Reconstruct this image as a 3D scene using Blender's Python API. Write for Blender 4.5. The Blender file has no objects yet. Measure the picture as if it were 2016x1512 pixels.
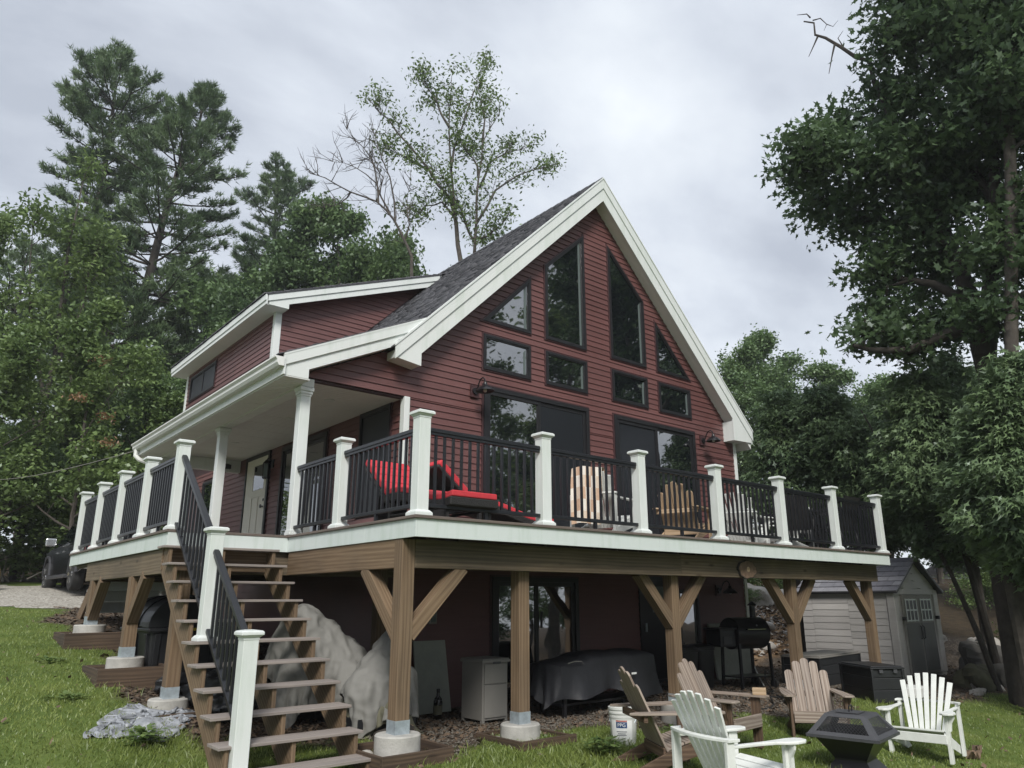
import bpy, math, random
import numpy as np
from mathutils import Vector, Matrix
R = math.radians
rng = np.random.default_rng(7)
random.seed(7)
scene = bpy.context.scene
COL = scene.collection

# ------------------------------------------------------------------ camera
cam_data = bpy.data.cameras.new('camera')
cam = bpy.data.objects.new('camera', cam_data)
COL.objects.link(cam)
def _cam_rot(yaw, pitch, roll):
    cy, sy, cp, sp = math.cos(yaw), math.sin(yaw), math.cos(pitch), math.sin(pitch)
    f = Vector((sy * cp, cy * cp, sp)); r = Vector((cy, -sy, 0)); u = r.cross(f)
    cr, sr = math.cos(roll), math.sin(roll)
    r2 = cr * r + sr * u; u2 = -sr * r + cr * u
    return Matrix((r2, u2, -f)).transposed()
CAM = Vector((-3.84906, -6.16074, -0.81106))
cam.matrix_world = Matrix.Translation(CAM) @ _cam_rot(0.701596, 0.272447, -0.003567).to_4x4()
cam_data.sensor_width = 36.0
cam_data.lens = 36.0 * 1451.52 / 2016.0
cam_data.shift_x = -21.24 / 2016.0
cam_data.shift_y = 21.82 / 2016.0
cam_data.clip_start = 0.05
cam_data.clip_end = 2000
scene.camera = cam

# ------------------------------------------------------------------ sky, sun, exposure
SUN_EL, SUN_AZ = R(41), R(217)          # azimuth clockwise from +Y: from the front left
scene.view_settings.view_transform = 'Standard'
scene.view_settings.look = 'None'
scene.view_settings.exposure = 1.30
scene.view_settings.gamma = 1.0
scene.view_settings.use_curve_mapping = False
world = bpy.data.worlds.new('World')
scene.world = world
world.use_nodes = True
wn, wl = world.node_tree.nodes, world.node_tree.links
wn.clear()
w_out = wn.new('ShaderNodeOutputWorld')
w_sky = wn.new('ShaderNodeTexSky')
w_sky.sky_type = 'NISHITA'; w_sky.sun_disc = False
w_sky.sun_elevation = SUN_EL; w_sky.sun_rotation = SUN_AZ
w_bg1 = wn.new('ShaderNodeBackground'); w_bg1.inputs[1].default_value = 0.05
wl.new(w_sky.outputs[0], w_bg1.inputs[0])
# a closed deck of clouds, the same all over the sky
w_tc = wn.new('ShaderNodeTexCoord')
w_sep = wn.new('ShaderNodeSeparateXYZ'); wl.new(w_tc.outputs['Generated'], w_sep.inputs[0])
w_zc = wn.new('ShaderNodeMath'); w_zc.operation = 'MAXIMUM'; w_zc.inputs[1].default_value = 0.02
wl.new(w_sep.outputs[2], w_zc.inputs[0])
w_za = wn.new('ShaderNodeMath'); w_za.operation = 'ADD'; w_za.inputs[1].default_value = 0.28
wl.new(w_zc.outputs[0], w_za.inputs[0])
w_div = wn.new('ShaderNodeVectorMath'); w_div.operation = 'DIVIDE'
w_cmb = wn.new('ShaderNodeCombineXYZ')
for k in range(3): wl.new(w_za.outputs[0], w_cmb.inputs[k])
wl.new(w_tc.outputs['Generated'], w_div.inputs[0]); wl.new(w_cmb.outputs[0], w_div.inputs[1])
w_map = wn.new('ShaderNodeMapping')
w_map.inputs['Location'].default_value = (3.1, 1.7, 0.0)
w_map.inputs['Rotation'].default_value = (0, 0, R(35))
w_map.inputs['Scale'].default_value = (1.0, 1.55, 0.0)
wl.new(w_div.outputs[0], w_map.inputs[0])
w_n1 = wn.new('ShaderNodeTexNoise'); w_n1.inputs['Scale'].default_value = 1.15
w_n1.inputs['Detail'].default_value = 7; w_n1.inputs['Roughness'].default_value = 0.52
w_n1.inputs['Distortion'].default_value = 0.35
wl.new(w_map.outputs[0], w_n1.inputs[0])
w_n2 = wn.new('ShaderNodeTexNoise'); w_n2.inputs['Scale'].default_value = 3.6
w_n2.inputs['Detail'].default_value = 6; w_n2.inputs['Roughness'].default_value = 0.55
wl.new(w_map.outputs[0], w_n2.inputs[0])
w_mx = wn.new('ShaderNodeMix'); w_mx.data_type = 'FLOAT'; w_mx.inputs[0].default_value = 0.3
wl.new(w_n1.outputs[0], w_mx.inputs[2]); wl.new(w_n2.outputs[0], w_mx.inputs[3])
w_rmp = wn.new('ShaderNodeValToRGB')
cr_ = w_rmp.color_ramp
cr_.elements[0].position = 0.36; cr_.elements[0].color = (0.400, 0.435, 0.500, 1)
cr_.elements[1].position = 0.66; cr_.elements[1].color = (0.74, 0.78, 0.82, 1)
e_ = cr_.elements.new(0.50); e_.color = (0.560, 0.600, 0.665, 1)
wl.new(w_mx.outputs[0], w_rmp.inputs[0])
w_bg2 = wn.new('ShaderNodeBackground'); w_bg2.inputs[1].default_value = 0.56
wl.new(w_rmp.outputs[0], w_bg2.inputs[0])
w_ms = wn.new('ShaderNodeMixShader'); w_ms.inputs[0].default_value = 0.93
wl.new(w_bg1.outputs[0], w_ms.inputs[1]); wl.new(w_bg2.outputs[0], w_ms.inputs[2])
wl.new(w_ms.outputs[0], w_out.inputs[0])
sun_data = bpy.data.lights.new('sun', 'SUN')
sun_data.energy = 1.5; sun_data.angle = R(18); sun_data.color = (1.0, 0.965, 0.91)
sun = bpy.data.objects.new('sun', sun_data); COL.objects.link(sun)
_d = Vector((math.sin(SUN_AZ) * math.cos(SUN_EL), math.cos(SUN_AZ) * math.cos(SUN_EL), math.sin(SUN_EL)))
sun.rotation_euler = _d.to_track_quat('Z', 'Y').to_euler()
scene.cycles.max_bounces = 7
scene.cycles.diffuse_bounces = 4
scene.cycles.glossy_bounces = 3
scene.cycles.transmission_bounces = 3
scene.cycles.transparent_max_bounces = 6
scene.cycles.use_denoising = True

# ------------------------------------------------------------------ materials
def nmat(name):
    m = bpy.data.materials.new(name); m.use_nodes = True
    nt = m.node_tree
    return m, nt.nodes, nt.links, nt.nodes['Principled BSDF']
def setp(b, col=None, rough=None, metal=None, spec=None):
    if col is not None: b.inputs['Base Color'].default_value = (*col, 1)
    if rough is not None: b.inputs['Roughness'].default_value = rough
    if metal is not None: b.inputs['Metallic'].default_value = metal
    if spec is not None: b.inputs['Specular IOR Level'].default_value = spec
def plain(name, col, rough=0.6, metal=0.0, var=0.12, scale=3.0, bump=0.0, bscale=40, spec=None, dirt=0.0):
    """a colour with soft mottling, optional relief and grime"""
    m, n, l, b = nmat(name); setp(b, col, rough, metal, spec)
    tc = n.new('ShaderNodeTexCoord')
    nz = n.new('ShaderNodeTexNoise'); nz.inputs['Scale'].default_value = scale; nz.inputs['Detail'].default_value = 6
    nz.inputs['Roughness'].default_value = 0.65
    l.new(tc.outputs['Object'], nz.inputs[0])
    rp = n.new('ShaderNodeValToRGB'); rp.color_ramp.elements[0].position = 0.3; rp.color_ramp.elements[1].position = 0.72
    a = [max(0, c * (1 - var)) for c in col]; c2 = [min(1, c * (1 + var)) for c in col]
    if dirt: a = [c * (1 - dirt) for c in a]
    rp.color_ramp.elements[0].color = (*a, 1); rp.color_ramp.elements[1].color = (*c2, 1)
    l.new(nz.outputs[0], rp.inputs[0]); l.new(rp.outputs[0], b.inputs['Base Color'])
    if bump:
        n2 = n.new('ShaderNodeTexNoise'); n2.inputs['Scale'].default_value = bscale; n2.inputs['Detail'].default_value = 5
        l.new(tc.outputs['Object'], n2.inputs[0])
        bp = n.new('ShaderNodeBump'); bp.inputs['Strength'].default_value = bump; bp.inputs['Distance'].default_value = 0.02
        l.new(n2.outputs[0], bp.inputs['Height']); l.new(bp.outputs[0], b.inputs['Normal'])
    return m
def wood(name, dark, light, grain=16.0, rough=0.75, stain=0.35, bump=0.25):
    """grain along U (each board gets its own UV offset)"""
    m, n, l, b = nmat(name); setp(b, light, rough)
    uv = n.new('ShaderNodeUVMap'); uv.uv_map = 'UVMap'
    mp = n.new('ShaderNodeMapping'); mp.inputs['Scale'].default_value = (0.40, 5.0, 1.0)
    l.new(uv.outputs[0], mp.inputs[0])
    wv = n.new('ShaderNodeTexWave'); wv.wave_type = 'BANDS'; wv.bands_direction = 'Y'
    wv.inputs['Scale'].default_value = grain / 11.0; wv.inputs['Distortion'].default_value = 10.0
    wv.inputs['Detail'].default_value = 3.0; wv.inputs['Detail Scale'].default_value = 0.55; wv.inputs['Detail Roughness'].default_value = 0.6
    l.new(mp.outputs[0], wv.inputs[0])
    mp2 = n.new('ShaderNodeMapping'); mp2.inputs['Scale'].default_value = (1.6, 60.0, 1.0)
    l.new(uv.outputs[0], mp2.inputs[0])
    nz = n.new('ShaderNodeTexNoise'); nz.inputs['Scale'].default_value = 1.0; nz.inputs['Detail'].default_value = 5
    l.new(mp2.outputs[0], nz.inputs[0])
    n3 = n.new('ShaderNodeTexNoise'); n3.inputs['Scale'].default_value = 1.1; n3.inputs['Detail'].default_value = 3
    l.new(uv.outputs[0], n3.inputs[0])
    ad = n.new('ShaderNodeMath'); ad.operation = 'MULTIPLY_ADD'; ad.inputs[1].default_value = 0.32
    l.new(wv.outputs[1], ad.inputs[0]); l.new(nz.outputs[0], ad.inputs[2])
    rp = n.new('ShaderNodeValToRGB'); rp.color_ramp.elements[0].position = 0.36; rp.color_ramp.elements[1].position = 0.86
    rp.color_ramp.elements[0].color = (*light, 1); rp.color_ramp.elements[1].color = (*dark, 1)
    l.new(ad.outputs[0], rp.inputs[0])
    mx = n.new('ShaderNodeMix'); mx.data_type = 'RGBA'; mx.blend_type = 'MULTIPLY'; mx.inputs[0].default_value = stain
    rp2 = n.new('ShaderNodeValToRGB'); rp2.color_ramp.elements[0].position = 0.35; rp2.color_ramp.elements[1].position = 0.65
    rp2.color_ramp.elements[0].color = (0.45, 0.45, 0.47, 1); rp2.color_ramp.elements[1].color = (1.1, 1.05, 1.0, 1)
    l.new(n3.outputs[0], rp2.inputs[0])
    l.new(rp.outputs[0], mx.inputs[6]); l.new(rp2.outputs[0], mx.inputs[7])
    mk = n.new('ShaderNodeMapping'); mk.inputs['Scale'].default_value = (1.5, 4.2, 1.0); l.new(uv.outputs[0], mk.inputs[0])
    vk = n.new('ShaderNodeTexVoronoi'); vk.inputs['Scale'].default_value = 1.0; l.new(mk.outputs[0], vk.inputs[0])
    rk = n.new('ShaderNodeValToRGB'); rk.color_ramp.elements[0].position = .035; rk.color_ramp.elements[1].position = .13
    rk.color_ramp.elements[0].color = (.30, .24, .20, 1); rk.color_ramp.elements[1].color = (1, 1, 1, 1); l.new(vk.outputs['Distance'], rk.inputs[0])
    mk2 = n.new('ShaderNodeMix'); mk2.data_type = 'RGBA'; mk2.blend_type = 'MULTIPLY'; mk2.inputs[0].default_value = .8
    l.new(mx.outputs[2], mk2.inputs[6]); l.new(rk.outputs[0], mk2.inputs[7]); l.new(mk2.outputs[2], b.inputs['Base Color'])
    bp = n.new('ShaderNodeBump'); bp.inputs['Strength'].default_value = bump; bp.inputs['Distance'].default_value = 0.004
    l.new(ad.outputs[0], bp.inputs['Height']); l.new(bp.outputs[0], b.inputs['Normal'])
    return m
def leafmat(name, c1, c2, trans=0.35, scale=0.6):
    m, n, l, b = nmat(name); n.remove(b)
    out = n['Material Output']
    tc = n.new('ShaderNodeTexCoord')
    nz = n.new('ShaderNodeTexNoise'); nz.inputs['Scale'].default_value = scale; nz.inputs['Detail'].default_value = 3
    l.new(tc.outputs['Object'], nz.inputs[0])
    at = n.new('ShaderNodeAttribute'); at.attribute_name = 'tone'
    md = n.new('ShaderNodeMath'); md.operation = 'MULTIPLY_ADD'; md.inputs[1].default_value = 0.55
    sb = n.new('ShaderNodeMath'); sb.operation = 'SUBTRACT'; sb.inputs[1].default_value = 0.25
    l.new(nz.outputs[0], sb.inputs[0]); l.new(at.outputs['Fac'], md.inputs[0]); l.new(sb.outputs[0], md.inputs[2])
    rp = n.new('ShaderNodeValToRGB'); rp.color_ramp.elements[0].position = 0.15; rp.color_ramp.elements[1].position = 0.85
    rp.color_ramp.elements[0].color = (*c1, 1); rp.color_ramp.elements[1].color = (*c2, 1)
    l.new(md.outputs[0], rp.inputs[0])
    d = n.new('ShaderNodeBsdfDiffuse'); t = n.new('ShaderNodeBsdfTranslucent'); mx = n.new('ShaderNodeMixShader')
    g = n.new('ShaderNodeBsdfGlossy'); g.inputs['Roughness'].default_value = 0.42; g.inputs['Color'].default_value = (0.8, 0.85, 0.9, 1)
    mg = n.new('ShaderNodeMixShader'); mg.inputs[0].default_value = 0.035
    mx.inputs[0].default_value = trans
    l.new(rp.outputs[0], d.inputs[0]); l.new(rp.outputs[0], t.inputs[0])
    l.new(d.outputs[0], mx.inputs[1]); l.new(t.outputs[0], mx.inputs[2])
    l.new(mx.outputs[0], mg.inputs[1]); l.new(g.outputs[0], mg.inputs[2]); l.new(mg.outputs[0], out.inputs[0])
    return m

M = {}
def siding_mat(name, col):
    m, n, l, b = nmat(name); setp(b, col, 0.46)
    tc = n.new('ShaderNodeTexCoord')
    nz = n.new('ShaderNodeTexNoise'); nz.inputs['Scale'].default_value = 0.8; nz.inputs['Detail'].default_value = 5
    mp = n.new('ShaderNodeMapping'); mp.inputs['Scale'].default_value = (2.5, 2.5, 60.0)
    n2 = n.new('ShaderNodeTexNoise'); n2.inputs['Scale'].default_value = 1.0; n2.inputs['Detail'].default_value = 4
    l.new(tc.outputs['Object'], nz.inputs[0]); l.new(tc.outputs['Object'], mp.inputs[0]); l.new(mp.outputs[0], n2.inputs[0])
    ad = n.new('ShaderNodeMath'); ad.operation = 'MULTIPLY_ADD'; ad.inputs[1].default_value = 0.5
    l.new(n2.outputs[0], ad.inputs[0]); l.new(nz.outputs[0], ad.inputs[2])
    rp = n.new('ShaderNodeValToRGB'); rp.color_ramp.elements[0].position = 0.45; rp.color_ramp.elements[1].position = 1.0
    rp.color_ramp.elements[0].color = (*[c * 0.86 for c in col], 1); rp.color_ramp.elements[1].color = (*[min(1, c * 1.2 + 0.006) for c in col], 1)
    l.new(ad.outputs[0], rp.inputs[0])
    oi = n.new('ShaderNodeObjectInfo'); mr = n.new('ShaderNodeMapRange'); mr.inputs[3].default_value = .90; mr.inputs[4].default_value = 1.10
    l.new(oi.outputs['Random'], mr.inputs[0]); vm = n.new('ShaderNodeVectorMath'); vm.operation = 'SCALE'; l.new(rp.outputs[0], vm.inputs[0]); l.new(mr.outputs[0], vm.inputs['Scale'])
    l.new(vm.outputs[0], b.inputs['Base Color'])
    return m
def weathered(name, col, rough, amt):
    m, n, l, b = nmat(name); setp(b, col, rough)
    tc = n.new('ShaderNodeTexCoord'); mp = n.new('ShaderNodeMapping'); mp.inputs['Scale'].default_value = (9, 9, 1.1); l.new(tc.outputs['Object'], mp.inputs[0])
    z1 = n.new('ShaderNodeTexNoise'); z1.inputs['Scale'].default_value = 1.0; z1.inputs['Detail'].default_value = 7; z1.inputs['Roughness'].default_value = .65; l.new(mp.outputs[0], z1.inputs[0])
    z2 = n.new('ShaderNodeTexNoise'); z2.inputs['Scale'].default_value = 1.6; z2.inputs['Detail'].default_value = 5; l.new(tc.outputs['Object'], z2.inputs[0])
    mu = n.new('ShaderNodeMath'); mu.operation = 'MULTIPLY_ADD'; mu.inputs[1].default_value = .6; l.new(z2.outputs[0], mu.inputs[0]); l.new(z1.outputs[0], mu.inputs[2])
    rp = n.new('ShaderNodeValToRGB'); rp.color_ramp.elements[0].position = .52; rp.color_ramp.elements[1].position = .82
    rp.color_ramp.elements[0].color = (col[0] * (1 - amt), col[1] * (1 - amt * .75), col[2] * (1 - amt * 1.05), 1); rp.color_ramp.elements[1].color = (*col, 1)
    l.new(mu.outputs[0], rp.inputs[0]); l.new(rp.outputs[0], b.inputs['Base Color']); return m
M['siding'] = siding_mat('dark red vinyl siding', (0.115, 0.048, 0.045))
M['shed_siding'] = siding_mat('taupe grey shed panel', (0.40, 0.385, 0.37))
M['white'] = weathered('white trim paint', (0.675, 0.705, 0.69), 0.45, .15)
M['soffit'] = plain('white soffit vinyl', (0.70, 0.71, 0.69), 0.5, var=0.05, scale=2)
M['fascia'] = weathered('off white composite fascia', (0.60, 0.655, 0.635), 0.5, .18)
M['rail'] = plain('black powder coat', (0.012, 0.013, 0.016), 0.36, var=0.2, scale=8)
M['frame'] = plain('bronze black window frame', (0.014, 0.014, 0.016), 0.42, var=0.2, scale=6)
M['casing'] = plain('brown window channel', (0.055, 0.024, 0.026), 0.5, var=0.15, scale=5)
M['jamb'] = plain('pale window jamb', (0.10, 0.125, 0.12), 0.5, var=0.1)
M['black'] = plain('black plastic', (0.014, 0.015, 0.017), 0.45, var=0.25, scale=6, bump=0.05)
M['steel_black'] = plain('black enamelled steel', (0.011, 0.011, 0.013), 0.30, var=0.25, scale=9)
M['charcoal'] = plain('charcoal steel', (0.055, 0.056, 0.062), 0.5, var=0.15, scale=7)
M['chrome'] = plain('bright metal', (0.6, 0.61, 0.62), 0.25, metal=0.9, var=0.06)
M['galv'] = plain('galvanised steel', (0.42, 0.48, 0.52), 0.45, metal=0.5, var=0.25, scale=14)
M['concrete'] = plain('poured concrete', (0.42, 0.41, 0.38), 0.9, var=0.16, scale=5, bump=0.25, bscale=60, dirt=0.15)
M['pt'] = wood('pressure treated lumber', (0.130, 0.086, 0.050), (0.222, 0.158, 0.098), stain=0.4)
M['pt_dark'] = wood('weathered beam lumber', (0.112, 0.085, 0.055), (0.192, 0.150, 0.100), stain=0.6)
M['tread'] = wood('grey brown composite tread', (0.235, 0.205, 0.187), (0.31, 0.275, 0.252), stain=0.25, bump=0.1)
M['decking'] = wood('brown composite decking', (0.12, 0.095, 0.082), (0.17, 0.14, 0.12), stain=0.2, bump=0.1)
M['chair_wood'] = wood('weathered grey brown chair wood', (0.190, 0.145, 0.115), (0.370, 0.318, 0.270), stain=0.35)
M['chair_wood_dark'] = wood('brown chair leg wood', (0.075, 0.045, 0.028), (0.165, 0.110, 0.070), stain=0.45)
M['chair_white'] = plain('white painted chair wood', (0.72, 0.74, 0.71), 0.5, var=0.06, scale=5, dirt=0.1)
M['edging'] = wood('brown timber edging', (0.055, 0.036, 0.024), (0.120, 0.082, 0.054), stain=0.6)
M['beige_wood'] = wood('pale new cedar', (0.36, 0.25, 0.15), (0.52, 0.39, 0.26), stain=0.15)
M['red'] = plain('red cushion fabric', (0.50, 0.035, 0.048), 0.85, var=0.12, scale=12, bump=0.15, bscale=120)
M['wicker'] = plain('black wicker', (0.014, 0.013, 0.013), 0.55, var=0.3, scale=60, bump=0.6, bscale=90)
M['canvas'] = plain('pale grey canvas tarp', (0.185, 0.182, 0.168), 0.75, var=0.07, scale=2, bump=0.08, bscale=160)
M['olive'] = plain('olive tarp', (0.13, 0.125, 0.085), 0.85, var=0.2, scale=6, bump=0.2, bscale=20)
M['silver_tarp'] = plain('silver grey tarp', (0.27, 0.285, 0.31), 0.42, var=0.4, scale=9, bump=0.3, bscale=30)
M['grill_cover'] = plain('charcoal vinyl grill cover', (0.018, 0.019, 0.023), 0.55, var=0.2, scale=5, bump=0.25, bscale=14)
M['cabinet'] = plain('taupe resin', (0.23, 0.22, 0.20), 0.6, var=0.06, scale=3)
M['door_paint'] = plain('cream white door paint', (0.62, 0.60, 0.53), 0.45, var=0.04)
M['ply'] = plain('pale grey board', (0.36, 0.38, 0.33), 0.8, var=0.12, scale=6)
M['bucket'] = plain('white plastic pail', (0.62, 0.63, 0.60), 0.4, var=0.08, scale=6, dirt=0.12)
M['label_blue'] = plain('printed dark blue', (0.02, 0.06, 0.16), 0.5)
M['label_red'] = plain('printed red', (0.45, 0.10, 0.07), 0.5)
M['print_grey'] = plain('printed grey', (0.22, 0.23, 0.25), 0.5)
M['yellow'] = plain('yellow sticker', (0.62, 0.44, 0.05), 0.5)
M['rock'] = plain('grey granite boulder', (0.085, 0.08, 0.072), 0.9, var=0.35, scale=2.5, bump=0.5, bscale=9)
M['rock_moss'] = plain('mossy granite', (0.085, 0.082, 0.05), 0.95, var=0.4, scale=2.2, bump=0.5, bscale=9)
M['rock_pale'] = plain('pale stone', (0.36, 0.34, 0.31), 0.9, var=0.25, scale=3, bump=0.4, bscale=10)
M['bark'] = plain('grey brown bark', (0.070, 0.060, 0.051), 0.95, var=0.4, scale=7, bump=0.8, bscale=11)
M['bark_dark'] = plain('dark furrowed bark', (0.045, 0.038, 0.032), 0.95, var=0.4, scale=7, bump=0.9, bscale=9)
M['bark_pale'] = plain('pale dead bark', (0.22, 0.20, 0.175), 0.95, var=0.3, scale=9, bump=0.4, bscale=14)
M['leaf_mid'] = leafmat('maple leaves', (0.062, 0.112, 0.044), (0.160, 0.240, 0.090))
M['leaf_bright'] = leafmat('young ash leaves', (0.074, 0.126, 0.040), (0.190, 0.265, 0.088))
M['leaf_dark'] = leafmat('deep shade leaves', (0.052, 0.094, 0.042), (0.130, 0.198, 0.082))
M['leaf_oak'] = leafmat('oak leaves', (0.040, 0.074, 0.034), (0.112, 0.172, 0.074), trans=0.42)
M['leaf_pine'] = leafmat('pine needles', (0.068, 0.116, 0.052), (0.165, 0.235, 0.105), trans=0.25)
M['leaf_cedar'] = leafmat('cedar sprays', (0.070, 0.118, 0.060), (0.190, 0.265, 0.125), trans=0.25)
M['leaf_red'] = leafmat('reddish new leaves', (0.20, 0.11, 0.06), (0.33, 0.20, 0.10))
M['grass'] = leafmat('lawn blades', (0.120, 0.165, 0.036), (0.280, 0.335, 0.092), trans=0.35, scale=0.5)
M['litter'] = plain('dry leaf litter', (0.125, 0.085, 0.055), 0.9, var=0.5, scale=18)
M['stone_chip'] = plain('grey gravel chips', (0.135, 0.12, 0.10), 0.9, var=0.6, scale=22)
M['bag'] = plain('black plastic bag', (0.015, 0.016, 0.018), 0.28, var=0.2, scale=9, bump=0.4, bscale=18)
M['truck'] = plain('black truck paint', (0.005, 0.006, 0.007), 0.25, spec=.3, var=0.1, scale=2)
M['tyre'] = plain('tyre rubber', (0.018, 0.018, 0.018), 0.85, var=0.2, scale=9)
M['cord'] = plain('black cord', (0.02, 0.02, 0.02), 0.6)
M['blanket_tan'] = plain('tan blanket stripe', (0.52, 0.36, 0.25), 0.9, var=0.08, scale=20)
M['blanket_cream'] = plain('cream blanket', (0.72, 0.68, 0.60), 0.9, var=0.08, scale=20)
M['blanket_mid'] = plain('pale tan blanket', (0.62, 0.52, 0.41), 0.9, var=0.08, scale=20)
M['door_grey'] = plain('dark taupe door panel', (0.12, 0.12, 0.112), 0.6, var=0.08, scale=3)
M['amber'] = plain('dark amber bottle', (0.012, 0.010, 0.008), 0.2)
M['cloth'] = plain('white cloth', (0.75, 0.76, 0.74), 0.9, var=0.06)
M['bulb'] = plain('frosted bulb', (0.6, 0.6, 0.56), 0.3)
M['end_grain'] = plain('log end grain', (0.16, 0.105, 0.07), 0.8, var=0.4, scale=16)
M['shutter'] = plain('dark grey blind', (0.020, 0.023, 0.028), 0.5, var=0.1)
M['shed_shingle'] = [plain('slate resin shingle', (0.20, 0.20, 0.225), 0.42, var=0.15, scale=6), plain('light slate resin shingle', (0.25, 0.25, 0.275), 0.42, var=0.15, scale=6), plain('dark slate resin shingle', (0.17, 0.17, 0.195), 0.42, var=0.15, scale=6)]
def glass_mat(name, col, ior, rough=0.02):
    m, n, l, b = nmat(name); setp(b, col, rough); b.inputs['IOR'].default_value = ior
    tc = n.new('ShaderNodeTexCoord'); nz = n.new('ShaderNodeTexNoise'); nz.inputs['Scale'].default_value = 1.3
    l.new(tc.outputs['Object'], nz.inputs[0])
    bp = n.new('ShaderNodeBump'); bp.inputs['Strength'].default_value = 0.06; bp.inputs['Distance'].default_value = 0.05
    l.new(nz.outputs[0], bp.inputs['Height']); l.new(bp.outputs[0], b.inputs['Normal'])
    return m
M['glass'] = glass_mat('dark window glass', (0.007, 0.009, 0.011), 3.5)
M['screen'] = glass_mat('insect screen over glass', (0.016, 0.018, 0.022), 1.5, 0.25)
def shingle_mat():
    m, n, l, b = nmat('charcoal asphalt shingle'); setp(b, (0.06, 0.06, 0.066), 0.92)
    tc = n.new('ShaderNodeTexCoord'); v = n.new('ShaderNodeTexVoronoi'); v.inputs['Scale'].default_value = 6
    nz = n.new('ShaderNodeTexNoise'); nz.inputs['Scale'].default_value = 90; nz.inputs['Detail'].default_value = 3
    at = n.new('ShaderNodeAttribute'); at.attribute_name = 'tone'
    l.new(tc.outputs['Object'], nz.inputs[0])
    ad = n.new('ShaderNodeMath'); ad.operation = 'MULTIPLY_ADD'; ad.inputs[1].default_value = 0.7
    l.new(at.outputs['Fac'], ad.inputs[0]); l.new(nz.outputs[0], ad.inputs[2])
    rp = n.new('ShaderNodeValToRGB'); rp.color_ramp.elements[0].position = 0.35; rp.color_ramp.elements[1].position = 1.1
    rp.color_ramp.elements[0].color = (0.030, 0.031, 0.036, 1); rp.color_ramp.elements[1].color = (0.125, 0.125, 0.140, 1)
    l.new(ad.outputs[0], rp.inputs[0]); l.new(rp.outputs[0], b.inputs['Base Color'])
    return m
M['shingle'] = shingle_mat()

# ------------------------------------------------------------------ mesh helpers
def link(o, parent=None):
    COL.objects.link(o)
    if parent is not None:
        o.parent = parent
        if parent.get('_w'):                       # parent stands somewhere, child mesh is in world coordinates
            o.matrix_parent_inverse = Matrix.Translation(-Vector(parent['_w']))
    return o
def tag(o, label=None, cat=None, group=None, kind=None):
    if label: o['label'] = label
    if cat: o['category'] = cat
    if group: o['group'] = group
    if kind: o['kind'] = kind
    return o
def thing(name, label, cat, loc=(0, 0, 0), rz=0.0, group=None, world=False):
    """Empty at the base of a thing; world=True: its parts are modelled in world coordinates"""
    o = bpy.data.objects.new(name, None); o.empty_display_size = 0.2
    COL.objects.link(o); o.location = loc; o.rotation_euler = (0, 0, rz)
    if world: o['_w'] = list(loc)
    return tag(o, label, cat, group)
def inst(name, mesh, parent=None, loc=(0, 0, 0), rot=(0, 0, 0), scale=None):
    o = bpy.data.objects.new(name, mesh); o.location = loc; o.rotation_euler = rot
    if scale: o.scale = scale
    return link(o, parent)
def copy_tree(o, parent=None):
    c = o.copy(); COL.objects.link(c)
    if parent is not None: c.parent = parent
    for ch in list(o.children): copy_tree(ch, c)
    return c

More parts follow.
